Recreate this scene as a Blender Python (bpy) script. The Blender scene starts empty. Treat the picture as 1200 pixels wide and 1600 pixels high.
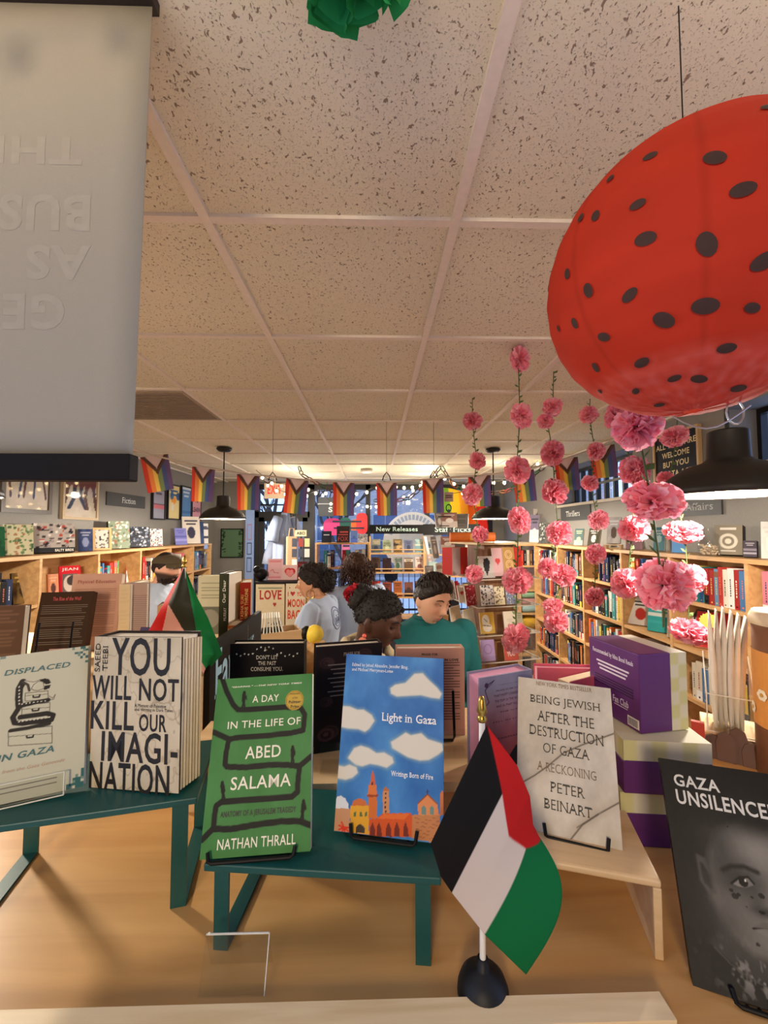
import bpy, math, random
import numpy as np
from mathutils import Vector, Matrix, Euler, noise
random.seed(7); RNG = np.random.RandomState(11)
S = bpy.context.scene
COL = S.collection
R = math.radians
# ---------------------------------------------------------------- camera, world, exposure
F = 643.0            # focal length in pixels of the 1200x1600 frame
CAMZ = 1.84          # camera height over the shop floor (metres)
def _cam_axes():
    d = Vector(((585-600)/F, 1, -(831-800)/F)).normalized()
    u = Vector((0, 0, 1)); u = (u - d*d.dot(u)).normalized()
    r = d.cross(u)
    return Matrix((r, d, u))          # rows: world axes in camera (right, forward, up)
CA = _cam_axes()
def ray(px, py):
    return CA @ Vector(((px-600)/F, 1, -(py-800)/F))
def at(px, py, Y):
    w = ray(px, py); w = w*(Y/w.y); return Vector((w.x, w.y, w.z+CAMZ))
def onz(px, py, z):
    w = ray(px, py); w = w*((z-CAMZ)/w.z); return Vector((w.x, w.y, z))
def onx(px, py, x):
    w = ray(px, py); w = w*(x/w.x); return Vector((w.x, w.y, w.z+CAMZ))
cam = bpy.data.cameras.new('camera'); camo = bpy.data.objects.new('camera', cam); COL.objects.link(camo)
cam.sensor_fit = 'VERTICAL'; cam.sensor_height = 32; cam.lens = F*32/1600; cam.clip_start = 0.02
rr = CA  # columns of camera->world: right, up, -forward
cx = CA @ Vector((1, 0, 0)); cy = CA @ Vector((0, 0, 1)); cz = CA @ Vector((0, -1, 0))
camo.matrix_world = Matrix(((cx.x, cy.x, cz.x, 0), (cx.y, cy.y, cz.y, 0), (cx.z, cy.z, cz.z, CAMZ), (0, 0, 0, 1)))
S.camera = camo
S.view_settings.view_transform = 'Standard'; S.view_settings.look = 'None'
S.view_settings.exposure = EXPOSURE = 0.0; S.view_settings.gamma = 1; S.view_settings.use_curve_mapping = False
WORLD_STRENGTH = 3.4
PENDANT_W = 95.0
STRING_W = 8.5
FRONT_STRING_W = 0.3
FRONT_FILL_W = 175.0  # power of the added front fill behind the viewer
def srgb(c):
    c = [v/255 for v in c[:3]]
    return tuple(v/12.92 if v <= .04045 else ((v+.055)/1.055)**2.4 for v in c)
W = bpy.data.worlds.new('dusk'); S.world = W; W.use_nodes = True
nt = W.node_tree; nt.nodes.clear()
o_ = nt.nodes.new('ShaderNodeOutputWorld'); b_ = nt.nodes.new('ShaderNodeBackground')
b_.inputs[0].default_value = (*srgb((146, 178, 234)), 1); b_.inputs[1].default_value = WORLD_STRENGTH      # even dusk sky
nt.links.new(b_.outputs[0], o_.inputs[0])
S.cycles.max_bounces = 10; S.cycles.diffuse_bounces = 5; S.cycles.transparent_max_bounces = 16
S.cycles.sample_clamp_indirect = 4.0
def point_light(name, loc, watts, rgb, size=.03, parent=None):
    l = bpy.data.lights.new(name, 'POINT'); l.energy = watts; l.color = srgb(rgb); l.shadow_soft_size = size
    o = bpy.data.objects.new(name, l); COL.objects.link(o); o.location = loc
    if parent: o.parent = parent
    return o
# ---------------------------------------------------------------- materials
_M = {}
def mat(rgb, rough=.6, metal=0., emit=0., name=None, trans=0., bump=0., bscale=60, spec=.4, alpha=1., sss=0.):
    key = (tuple(rgb), rough, metal, emit, trans, bump, bscale, spec, alpha, sss)
    if key in _M: return _M[key]
    m = bpy.data.materials.new(name or 'surface'); m.use_nodes = True
    n = m.node_tree; p = n.nodes['Principled BSDF']; c = (*srgb(rgb), 1)
    p.inputs['Base Color'].default_value = c; p.inputs['Roughness'].default_value = rough
    p.inputs['Metallic'].default_value = metal; p.inputs['Specular IOR Level'].default_value = spec
    p.inputs['Transmission Weight'].default_value = trans; p.inputs['Alpha'].default_value = alpha
    if emit: p.inputs['Emission Color'].default_value = c; p.inputs['Emission Strength'].default_value = emit
    if not trans and not emit:
        t = n.nodes.new('ShaderNodeTexNoise'); t.inputs['Scale'].default_value = bscale; t.inputs['Detail'].default_value = 4
        g = n.nodes.new('ShaderNodeTexCoord'); n.links.new(g.outputs['Object'], t.inputs['Vector'])
        h = n.nodes.new('ShaderNodeHueSaturation'); h.inputs['Color'].default_value = c
        q = n.nodes.new('ShaderNodeMapRange'); q.inputs[3].default_value = .9; q.inputs[4].default_value = 1.1
        n.links.new(t.outputs['Fac'], q.inputs[0]); n.links.new(q.outputs[0], h.inputs['Value'])
        n.links.new(h.outputs[0], p.inputs['Base Color'])
        if bump:
            b = n.nodes.new('ShaderNodeBump'); b.inputs['Strength'].default_value = bump; b.inputs['Distance'].default_value = .004
            n.links.new(t.outputs['Fac'], b.inputs['Height']); n.links.new(b.outputs[0], p.inputs['Normal'])
    _M[key] = m
    return m
def print_mat(rough=.5, name='printed_paper', transl=0., spec=.1):
    key = ('print', rough, transl, spec)
    if key in _M: return _M[key]
    m = bpy.data.materials.new(name); m.use_nodes = True; n = m.node_tree; p = n.nodes['Principled BSDF']
    a = n.nodes.new('ShaderNodeAttribute'); a.attribute_name = 'Col'
    n.links.new(a.outputs['Color'], p.inputs['Base Color']); p.inputs['Roughness'].default_value = rough
    p.inputs['Specular IOR Level'].default_value = spec
    t = n.nodes.new('ShaderNodeTexNoise'); t.inputs['Scale'].default_value = 300
    b = n.nodes.new('ShaderNodeBump'); b.inputs['Strength'].default_value = .06; b.inputs['Distance'].default_value = .002
    n.links.new(t.outputs['Fac'], b.inputs['Height']); n.links.new(b.outputs[0], p.inputs['Normal'])
    if transl:
        tr = n.nodes.new('ShaderNodeBsdfTranslucent'); mx = n.nodes.new('ShaderNodeMixShader'); mx.inputs[0].default_value = transl
        n.links.new(a.outputs['Color'], tr.inputs[0]); n.links.new(p.outputs[0], mx.inputs[1]); n.links.new(tr.outputs[0], mx.inputs[2])
        n.links.new(mx.outputs[0], n.nodes['Material Output'].inputs[0])
    _M[key] = m
    return m
def wood_mat(a, b, name, scale=9., rough=.45, axis='X', stretch=12., knots=True):
    m = bpy.data.materials.new(name); m.use_nodes = True; n = m.node_tree; p = n.nodes['Principled BSDF']
    g = n.nodes.new('ShaderNodeTexCoord'); mp = n.nodes.new('ShaderNodeMapping')
    sc = {'X': (1, stretch, stretch), 'Y': (stretch, 1, stretch), 'Z': (stretch, stretch, 1)}[axis]
    mp.inputs['Scale'].default_value = sc
    n.links.new(g.outputs['Object'], mp.inputs[0])
    t = n.nodes.new('ShaderNodeTexNoise'); t.inputs['Scale'].default_value = scale/3; t.inputs['Detail'].default_value = 6; t.inputs['Distortion'].default_value = .6
    n.links.new(mp.outputs[0], t.inputs['Vector'])
    r = n.nodes.new('ShaderNodeValToRGB'); r.color_ramp.elements[0].color = (*srgb(a), 1); r.color_ramp.elements[1].color = (*srgb(b), 1)
    r.color_ramp.elements[0].position = .35; r.color_ramp.elements[1].position = .68
    n.links.new(t.outputs['Fac'], r.inputs[0]); n.links.new(r.outputs[0], p.inputs['Base Color'])
    p.inputs['Roughness'].default_value = rough
    return m
def acrylic_mat():
    if 'acr' in _M: return _M['acr']
    m = bpy.data.materials.new('clear_acrylic'); m.use_nodes = True; n = m.node_tree; n.nodes.remove(n.nodes['Principled BSDF'])
    tr = n.nodes.new('ShaderNodeBsdfTransparent'); tr.inputs[0].default_value = (.975, .98, .975, 1)
    gl = n.nodes.new('ShaderNodeBsdfGlossy'); gl.inputs['Roughness'].default_value = .04
    lw = n.nodes.new('ShaderNodeLayerWeight'); lw.inputs[0].default_value = .5
    pw = n.nodes.new('ShaderNodeMath'); pw.operation = 'POWER'; pw.inputs[1].default_value = 4; n.links.new(lw.outputs['Facing'], pw.inputs[0])
    fr = n.nodes.new('ShaderNodeMath'); fr.operation = 'MULTIPLY_ADD'; fr.inputs[1].default_value = .45; fr.inputs[2].default_value = .03; n.links.new(pw.outputs[0], fr.inputs[0])
    mx = n.nodes.new('ShaderNodeMixShader'); n.links.new(fr.outputs[0], mx.inputs[0])
    n.links.new(tr.outputs[0], mx.inputs[1]); n.links.new(gl.outputs[0], mx.inputs[2]); n.links.new(mx.outputs[0], n.nodes['Material Output'].inputs[0])
    _M['acr'] = m
    return m
PAPER = (232, 222, 200)
M_SHELF = wood_mat((192, 148, 96), (216, 174, 120), 'pale_shelf_wood', axis='Y', stretch=9)
M_PLY = wood_mat((206, 170, 122), (226, 194, 148), 'birch_plywood', scale=8, axis='X', rough=.4)
M_LEDGE = wood_mat((196, 146, 86), (214, 166, 104), 'varnished_ledge_wood', scale=6, axis='X', rough=.35)
M_LIP = wood_mat((226, 196, 146), (244, 220, 176), 'pine_strip_wood', scale=14, axis='X', rough=.5)
M_TEAL = mat((22, 78, 74), .4, name='teal_painted_metal', bscale=200)
M_BLACK = mat((20, 19, 18), .5, spec=.15, name='black_coating')
M_WIRE = mat((16, 16, 17), .3, .6, name='black_wire')
M_BRASS = mat((178, 140, 62), .28, 1., name='brass')
# ---------------------------------------------------------------- mesh builder
class MB:
    def __init__(s): s.v = []; s.f = []; s.m = []; s.c = []; s.mats = []
    def mi(s, m):
        if m not in s.mats: s.mats.append(m)
        return s.mats.index(m)
    def add(s, verts, faces, m, M=None, c=(255, 255, 255)):
        o = len(s.v); i = s.mi(m)
        if M is not None: verts = [M @ Vector(v) for v in verts]
        s.v += [tuple(v) for v in verts]; s.f += [tuple(k+o for k in f) for f in faces]; s.m += [i]*len(faces)
        if len(c) == len(verts) and len(c) > 0 and hasattr(c[0], '__len__'): s.c += [tuple(q) for q in c]
        else: s.c += [tuple(c)]*len(verts)
        return s
    def box(s, a, b, m, M=None, c=(255, 255, 255), bev=0):
        (x0, y0, z0), (x1, y1, z1) = a, b
        if bev:
            vs = []; fs = []
            import bmesh
            bm = bmesh.new(); bmesh.ops.create_cube(bm, size=1)
            for v in bm.verts: v.co = Vector(((x0+x1)/2+v.co.x*(x1-x0), (y0+y1)/2+v.co.y*(y1-y0), (z0+z1)/2+v.co.z*(z1-z0)))
            bmesh.ops.bevel(bm, geom=bm.edges[:], offset=bev, segments=2, profile=.5, affect='EDGES')
            bm.verts.index_update()
            vs = [v.co.copy() for v in bm.verts]; fs = [[v.index for v in f.verts] for f in bm.faces]; bm.free()
            return s.add(vs, fs, m, M, c)
        vs = [(x0, y0, z0), (x1, y0, z0), (x1, y1, z0), (x0, y1, z0), (x0, y0, z1), (x1, y0, z1), (x1, y1, z1), (x0, y1, z1)]
        fs = [(0, 3, 2, 1), (4, 5, 6, 7), (0, 1, 5, 4), (1, 2, 6, 5), (2, 3, 7, 6), (3, 0, 4, 7)]
        return s.add(vs, fs, m, M, c)
    def lathe(s, prof, m, M=None, n=32, c=(255, 255, 255)):
        vs = []; fs = []; k = len(prof)
        for i in range(n):
            a = 2*math.pi*i/n
            vs += [(r*math.cos(a), r*math.sin(a), z) for r, z in prof]
        for i in range(n):
            j = (i+1) % n
            fs += [(i*k+q, j*k+q, j*k+q+1, i*k+q+1) for q in range(k-1)]
        return s.add(vs, fs, m, M, c)
    def tube(s, pts, r, m, n=8, M=None, c=(255, 255, 255), closed=False):
        pts = [Vector(p) for p in pts]; vs = []; fs = []; k = len(pts)
        rs = r if isinstance(r, (list, tuple)) else [r]*k
        up = None
        for i, p in enumerate(pts):
            t = (pts[min(i+1, k-1)]-pts[max(i-1, 0)])
            t = t.normalized() if t.length > 1e-9 else Vector((0, 0, 1))
            if up is None: up = t.orthogonal().normalized()
            else:
                up = up-t*t.dot(up); up = up.normalized() if up.length > 1e-6 else t.orthogonal().normalized()
            b = t.cross(up)
            for j in range(n):
                a = 2*math.pi*j/n; vs.append(p+(up*math.cos(a)+b*math.sin(a))*rs[i])
        for i in range(k-1):
            for j in range(n):
                q = (j+1) % n; fs.append((i*n+j, i*n+q, (i+1)*n+q, (i+1)*n+j))
        fs.append(tuple(range(n))[::-1]); fs.append(tuple((k-1)*n+j for j in range(n)))
        return s.add(vs, fs, m, M, c)
    def sphere(s, p, r, m, nu=16, nv=10, M=None, c=(255, 255, 255)):
        r = r if hasattr(r, '__len__') else (r, r, r); p = Vector(p); vs = []; fs = []
        for i in range(nv+1):
            th = math.pi*i/nv
            for j in range(nu):
                a = 2*math.pi*j/nu
                vs.append((p.x+r[0]*math.sin(th)*math.cos(a), p.y+r[1]*math.sin(th)*math.sin(a), p.z+r[2]*math.cos(th)))
        for i in range(nv):
            for j in range(nu):
                q = (j+1) % nu; fs.append((i*nu+j, (i+1)*nu+j, (i+1)*nu+q, i*nu+q))
        return s.add(vs, fs, m, M, c)
    def plate(s, poly, z0, z1, m, M=None, c=(255, 255, 255)):      # prism over a 2-D outline in x,z ; thickness along y
        k = len(poly); vs = [(x, z0, z) for x, z in poly]+[(x, z1, z) for x, z in poly]
        fs = [tuple(range(k)), tuple(range(2*k-1, k-1, -1))]+[(i, i+k, (i+1) % k+k, (i+1) % k) for i in range(k)]
        return s.add(vs, fs, m, M, c)
    def art(s, A, w, h, m, M=None, y=0., x0=0., z0=0.):            # artwork pixels (rows from the top) on a w x h panel facing -y
        A = np.asarray(A, float); H, Wd = A.shape[:2]
        xs = np.linspace(0, w, Wd)+x0; zs = np.linspace(h, 0, H)+z0
        X, Z = np.meshgrid(xs, zs)
        vs = np.stack([X.ravel(), np.full(X.size, y), Z.ravel()], 1)
        if M is not None:
            MM = np.array(M); vs = vs @ MM[:3, :3].T+MM[:3, 3]
        i = np.arange((H-1)*(Wd-1)); rr_, cc = i//(Wd-1), i % (Wd-1); a = rr_*Wd+cc
        o = len(s.v); fs = np.stack([a+Wd, a+Wd+1, a+1, a], 1)+o
        s.v += [tuple(v) for v in vs.tolist()]; s.f += [tuple(f) for f in fs.tolist()]; s.m += [s.mi(m)]*len(fs)
        s.c += [tuple(q) for q in A.reshape(-1, 3).tolist()]
        return s
    def text(s, t, x0, z0, x1, z1, m, M=None, y=-.0006, bold=0., slab=0., shear=0., c=(0, 0, 0), mirror=False, rot90=False):
        vs, fs = glyphs(t, bold, slab, shear)
        if not vs: return s
        a = np.array(vs); lo = a.min(0); hi = a.max(0); sz = np.maximum(hi-lo, 1e-6); a = (a-lo)/sz
        if mirror: a[:, 0] = 1-a[:, 0]
        if rot90: a = np.stack([1-a[:, 1], a[:, 0]], 1)
        P = [(x0+u*(x1-x0), y, z0+v*(z1-z0)) for u, v in a]
        return s.add(P, fs, m, M, c)
    def build(s, name, parent=None, smooth=False, link=True):
        me = bpy.data.meshes.new(name); me.from_pydata(s.v, [], s.f)
        for m in s.mats: me.materials.append(m)
        me.polygons.foreach_set('material_index', s.m)
        if smooth: me.polygons.foreach_set('use_smooth', [True]*len(s.f))
        if any(m.name.startswith(('printed', 'tissue', 'cloth', 'skin')) for m in s.mats):
            at_ = me.color_attributes.new('Col', 'FLOAT_COLOR', 'POINT')
            c = np.array(s.c, float)/255; c = np.where(c <= .04045, c/12.92, ((c+.055)/1.055)**2.4)
            at_.data.foreach_set('color', np.concatenate([c, np.ones((len(c), 1))], 1).ravel())
        me.update()
        ob = bpy.data.objects.new(name, me); COL.objects.link(ob)
        if parent is not None: ob.parent = parent
        return ob
_G = {}
def glyphs(t, bold, slab, shear):
    key = (t, bold, slab, shear)
    if key in _G: return _G[key]
    cu = bpy.data.curves.new('lettering', 'FONT'); cu.body = t; cu.size = 1; cu.offset = bold; cu.resolution_u = 3; cu.shear = shear; cu.fill_mode = 'FRONT' if False else 'BOTH'
    cu.dimensions = '2D'; cu.space_character = 1.04+bold*2
    ob = bpy.data.objects.new('lettering', cu); me = ob.to_mesh()
    vs = [(v.co.x, v.co.y) for v in me.vertices]; fs = [tuple(p.vertices) for p in me.polygons]
    # keep one orientation only, normals towards the reader
    if slab:
        from collections import Counter
        ec = Counter()
        for f in fs:
            for i in range(len(f)): ec[tuple(sorted((f[i], f[(i+1) % len(f)])))] += 1
        for (a, b), k in list(ec.items()):
            if k != 1: continue
            (xa, ya), (xb, yb) = vs[a], vs[b]
            ln = abs(xa-xb)
            if abs(ya-yb) < .003 and .03 < ln < .26:
                lo, hi = min(xa, xb)-slab, max(xa, xb)+slab; o = len(vs)
                mid = ya+.004; up = ya > .3
                d = -.055 if up else .055
                vs += [(lo, ya), (hi, ya), (hi, ya+d), (lo, ya+d)]; fs.append((o, o+1, o+2, o+3))
    ob.to_mesh_clear(); bpy.data.objects.remove(ob); bpy.data.curves.remove(cu)
    # triangles of mixed winding: make each face towards -y once mapped (x,z): counter-clockwise in x,z
    out = []
    for f in fs:
        ar = sum(vs[f[i]][0]*vs[f[(i+1) % len(f)]][1]-vs[f[(i+1) % len(f)]][0]*vs[f[i]][1] for i in range(len(f)))
        out.append(f if ar > 0 else f[::-1])
    _G[key] = (vs, out)
    return _G[key]
# ---------------------------------------------------------------- things
LABELS = set()
def tag(o, label, cat, group=None, kind=None):
    o['label'] = label; o['category'] = cat
    if group: o['group'] = group
    if kind: o['kind'] = kind
    return o
def thing(name, label, cat, loc=(0, 0, 0), rot=(0, 0, 0), group=None, M=None):
    o = bpy.data.objects.new(name, None); COL.objects.link(o); o.empty_display_size = .05
    if M is not None: o.matrix_world = M
    else: o.location = loc; o.rotation_euler = rot
    return tag(o, label, cat, group)
def struct(o): o['kind'] = 'structure'; return o
def TRS(loc, rz=0, rx=0, ry=0, s=1):
    return Matrix.Translation(Vector(loc)) @ Matrix.Rotation(rz, 4, 'Z') @ Matrix.Rotation(rx, 4, 'X') @ Matrix.Rotation(ry, 4, 'Y') @ Matrix.Diagonal((s, s, s, 1))
def frame(o, right, back, up):                                     # matrix from axes
    return Matrix(((right[0], back[0], up[0], o[0]), (right[1], back[1], up[1], o[1]), (right[2], back[2], up[2], o[2]), (0, 0, 0, 1)))
# ---------------------------------------------------------------- artwork
def fbm(h, w, cells, seed, octaves=4):
    r = np.random.RandomState(seed); out = np.zeros((h, w)); amp = 1; tot = 0
    for o in range(octaves):
        n = max(2, int(cells*2**o)); g = r.rand(n+2, n+2)
        yy = np.linspace(0, n, h); xx = np.linspace(0, n, w); yi = yy.astype(int); xi = xx.astype(int)
        fy = (yy-yi)[:, None]; fx = (xx-xi)[None]; fy = fy*fy*(3-2*fy); fx = fx*fx*(3-2*fx)
        a = g[yi][:, xi]; b = g[yi][:, xi+1]; c = g[yi+1][:, xi]; d = g[yi+1][:, xi+1]
        out += amp*((a*(1-fx)+b*fx)*(1-fy)+(c*(1-fx)+d*fx)*fy); tot += amp; amp *= .5
    return out/tot
class Canvas:
    def __init__(s, W, H, res, bg):                               # metres
        s.W, s.H = W, H; s.w, s.h = int(W/res)+1, int(H/res)+1
        s.A = np.ones((s.h, s.w, 3))*np.array(bg, float)
        s.U, s.V = np.meshgrid(np.linspace(0, W, s.w), np.linspace(H, 0, s.h))
    def put(s, mask, c, a=1.):
        k = np.clip(mask.astype(float)*a, 0, 1)[..., None]; s.A = s.A*(1-k)+np.array(c, float)*k
    def poly(s, pts, c, soft=0., a=1.):
        pts = list(pts); inside = np.zeros(s.U.shape, bool); n = len(pts)
        for i in range(n):
            (x0, y0), (x1, y1) = pts[i], pts[(i+1) % n]
            if y0 == y1: continue
            cnd = ((y0 > s.V) != (y1 > s.V)) & (s.U < (x1-x0)*(s.V-y0)/(y1-y0)+x0)
            inside ^= cnd
        m = inside.astype(float)
        if soft:
            d = s.dist(pts+[pts[0]]); m = np.where(inside, 1, np.clip(1-d/soft, 0, 1))
        s.put(m, c, a)
    def dist(s, pts):
        d = np.full(s.U.shape, 9.)
        for (x0, y0), (x1, y1) in zip(pts[:-1], pts[1:]):
            dx, dy = x1-x0, y1-y0; L = dx*dx+dy*dy+1e-12
            t = np.clip(((s.U-x0)*dx+(s.V-y0)*dy)/L, 0, 1)
            d = np.minimum(d, np.hypot(s.U-x0-t*dx, s.V-y0-t*dy))
        return d
    def line(s, pts, wd, c, a=1., soft=.0006):
        s.put(np.clip((wd/2-s.dist(list(pts)))/soft+.5, 0, 1), c, a)
    def ell(s, cx, cy, rx, ry, c, a=1., soft=.06):
        q = np.hypot((s.U-cx)/rx, (s.V-cy)/ry); s.put(np.clip((1-q)/soft+.5, 0, 1), c, a)
    def gauss(s, cx, cy, rx, ry, c, a=1., rot=0.):
        dx, dy = s.U-cx, s.V-cy; ca, sa = math.cos(rot), math.sin(rot)
        s.put(np.exp(-(((dx*ca+dy*sa)/rx)**2+((-dx*sa+dy*ca)/ry)**2)), c, a)
    def rect(s, x0, z0, x1, z1, c, a=1.): s.put((s.U >= x0) & (s.U <= x1) & (s.V >= z0) & (s.V <= z1), c, a)
    def speck(s, amp, cells, seed): s.A = np.clip(s.A+((fbm(s.h, s.w, cells, seed)-.5)*amp)[..., None], 0, 255)
def rnd_art(w, h, seed, pal, kind=None):
    """small background cover: colour fields, shapes and lines of unreadable print"""
    r = random.Random(seed); C = Canvas(w, h, max(w, h)/34, pal[0])
    kind = kind or r.choice(['field', 'blob', 'band', 'photo'])
    if kind == 'field':
        C.rect(0, h*r.uniform(.3, .6), w, h, pal[1 % len(pal)]); C.ell(w*.5, h*r.uniform(.3, .5), w*.25, h*.16, pal[2 % len(pal)])
    elif kind == 'blob':
        for i in range(5): C.ell(w*r.random(), h*r.random(), w*r.uniform(.1, .25), h*r.uniform(.08, .2), pal[(1+i) % len(pal)])
    elif kind == 'band':
        for i in range(4): z = h*r.random(); C.rect(0, z, w, z+h*.12, pal[(1+i) % len(pal)])
    elif kind == 'pattern':
        for i in range(80): C.ell(w*r.random(), h*r.random(), w*r.uniform(.03, .07), h*r.uniform(.025, .06), pal[(1+i) % len(pal)])
    elif kind == 'lines':
        z = h*.9
        while z > h*.15: C.rect(w*.12, z, w*r.uniform(.7, .9), z+h*.022, pal[1 % len(pal)], .7); z -= h*.055
    else:
        f = fbm(C.h, C.w, 3, seed)[..., None]; C.A = np.array(pal[0])*(1-f)+np.array(pal[1 % len(pal)])*f
        C.ell(w*.5, h*.4, w*.22, h*.22, pal[2 % len(pal)])
    if kind not in ('pattern', 'lines', 'plain'):
        C.rect(w*.15, h*.8, w*.85, h*.86, pal[-1]); C.rect(w*.25, h*.7, w*.75, h*.75, pal[-1])
    return C.A
def slab_book(name, label, cat, M, w, h, t, A, cover, group=None, pages=PAPER, split=False, spine='left', extra=None, rough=.45):
    """a book/box: front panel artwork faces local -y, origin at the bottom centre of the front; covers stand proud of the pages"""
    pm = print_mat(rough)
    b = MB(); e = .0022 if split else 0.002; x0, x1 = -w/2, w/2
    k = .0025
    b.art(A, w, h, pm, None, -.0003, x0, 0)
    b.box((x0, 0, 0), (x1, e, h), pm, None, cover); b.box((x0, t-e, 0), (x1, t, h), pm, None, cover)
    if pages is None: b.box((x0, e, 0), (x1, t-e, h), pm, None, cover)
    else:
        sx = (x0, x0+e) if spine == 'left' else (x1-e, x1)
        b.box((sx[0], e, 0), (sx[1], t-e, h), pm, None, cover)
    if extra: extra(b)
    def pageblock(q):
        a0, a1 = (x0+e, x1-k) if spine == 'left' else (x0+k, x1-e)
        q.box((a0, e, .002), (a1, t-e, h-k), pm, None, pages)
    if split:
        o = thing(name, label, cat, group=group, M=M); b.build('cover', o)
        if pages is not None: q = MB(); pageblock(q); q.build('page_block', o)
        return o
    if pages is not None: pageblock(b)
    o = b.build(name); o.matrix_world = M
    return tag(o, label, cat, group)
# ================================================================ ROOM
XL, XR, YB, YF, ZC = -2.43, 1.99, 6.3, .32, 2.60
LZ = 1.333                                                         # top of the window ledge
M_WALL = mat((128, 125, 119), .75, name='grey_wall_paint', bump=.1, bscale=90)
M_DARKFRAME = mat((26, 25, 26), .4, name='dark_window_frame')
M_WHITE = mat((214, 208, 198), .6, name='white_paint')
def ceiling_mat():
    m = bpy.data.materials.new('mineral_fibre_tile'); m.use_nodes = True; n = m.node_tree; p = n.nodes['Principled BSDF']
    g = n.nodes.new('ShaderNodeTexCoord'); p.inputs['Roughness'].default_value = .9
    def pits(scale, lo, hi, sx=1., sy=1.):
        mp = n.nodes.new('ShaderNodeMapping'); mp.inputs['Scale'].default_value = (sx, sy, 1)
        n.links.new(g.outputs['Object'], mp.inputs[0])
        t = n.nodes.new('ShaderNodeTexNoise'); t.inputs['Scale'].default_value = scale; t.inputs['Detail'].default_value = 2; t.inputs['Distortion'].default_value = .5
        n.links.new(mp.outputs[0], t.inputs['Vector'])
        r = n.nodes.new('ShaderNodeMapRange'); r.inputs[1].default_value = lo; r.inputs[2].default_value = hi
        n.links.new(t.outputs['Fac'], r.inputs[0]); return r.outputs[0]
    a = pits(150, .635, .675, 1, .75); b = pits(380, .62, .70); 
    mx = n.nodes.new('ShaderNodeMath'); mx.operation = 'MAXIMUM'; n.links.new(a, mx.inputs[0])
    hb = n.nodes.new('ShaderNodeMath'); hb.operation = 'MULTIPLY'; hb.inputs[1].default_value = .55; n.links.new(b, hb.inputs[0]); n.links.new(hb.outputs[0], mx.inputs[1])
    c = n.nodes.new('ShaderNodeMix'); c.data_type = 'RGBA'; c.inputs['A'].default_value = (*srgb((230, 222, 196)), 1); c.inputs['B'].default_value = (*srgb((146, 126, 104)), 1)
    n.links.new(mx.outputs[0], c.inputs['Factor']); n.links.new(c.outputs['Result'], p.inputs['Base Color'])
    bp = n.nodes.new('ShaderNodeBump'); bp.invert = True; bp.inputs['Strength'].default_value = .6; bp.inputs['Distance'].default_value = .004
    n.links.new(mx.outputs[0], bp.inputs['Height']); n.links.new(bp.outputs[0], p.inputs['Normal'])
    return m
M_TILE = ceiling_mat()
M_TEE = mat((232, 220, 204), .55, name='white_ceiling_grid')
b = MB(); b.box((XL, YF, ZC+.009), (XR, YB, ZC+.05), M_TILE); struct(b.build('ceiling'))
b = MB()
x = -.411-.61*3
while x < XR: b.box((x-.012, YF, ZC-.001), (x+.012, YB, ZC+.010), M_TEE); x += .61
y = .978-.61
while y < YB: b.box((XL, y-.011, ZC), (XR, y+.011, ZC+.010), M_TEE); y += .61
struct(b.build('trim_1'))
b = MB(); b.box((XR-.03, YF, ZC-.012), (XR, YB, ZC+.004), M_WHITE); b.box((XL, YF, ZC-.012), (XL+.03, YB, ZC+.004), M_WHITE); struct(b.build('trim_2'))
M_FLOOR = wood_mat((176, 158, 140), (196, 180, 162), 'floor_boards', axis='Y', scale=5)
b = MB(); b.box((XL, YF, -.05), (XR, YB, 0), M_FLOOR); struct(b.build('floor'))
b = MB(); b.box((XL-.1, YF, 0), (XL, YB, ZC+.05), M_WALL); struct(b.build('wall_left'))
# right wall with two high windows
WIN = [(1.35, 2.27, 2.2, 2.535), (3.1, 4.42, 2.12, 2.5)]
b = MB(); T = .26
b.box((XR, YF, 0), (XR+T, YB, 2.12), M_WALL); b.box((XR, YF, 2.535), (XR+T, YB, ZC+.05), M_WALL)
b.box((XR, YF, 2.12), (XR+T, 1.35, 2.535), M_WALL); b.box((XR, 1.35, 2.12), (XR+T, 2.27, 2.2), M_WALL)
b.box((XR, 2.27, 2.12), (XR+T, 3.1, 2.535), M_WALL); b.box((XR, 3.1, 2.5), (XR+T, 4.42, 2.535), M_WALL); b.box((XR, 4.42, 2.12), (XR+T, YB, 2.535), M_WALL)
struct(b.build('wall_right'))
GLASS = acrylic_mat()
for k, (y0, y1, z0, z1) in enumerate(WIN):
    o = MB().box((XR+.19, y0, z0), (XR+.23, y1, z0+.03), M_DARKFRAME).box((XR+.19, y0, z1-.03), (XR+.23, y1, z1), M_DARKFRAME)
    n = 9 if k else 2
    for i in range(n+1):
        y = y0+(y1-y0-.025)*i/n; o.box((XR+.19, y, z0+.03), (XR+.23, y+.025, z1-.03), M_DARKFRAME)
    if k:
        o.box((XR+.185, y0, (z0+z1)/2-.012), (XR+.19, y1, (z0+z1)/2+.012), M_DARKFRAME)
    o = struct(o.build('window_%d' % (k+2)))
    struct(MB().box((XR+.205, y0+.01, z0+.01), (XR+.211, y1-.01, z1-.01), GLASS).build('window_pane', o))
    struct(MB().box((XR-.02, y0-.02, z0-.025), (XR+.19, y1+.02, z0), mat((176, 168, 152), .6)).build('window_sill', o))
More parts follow.
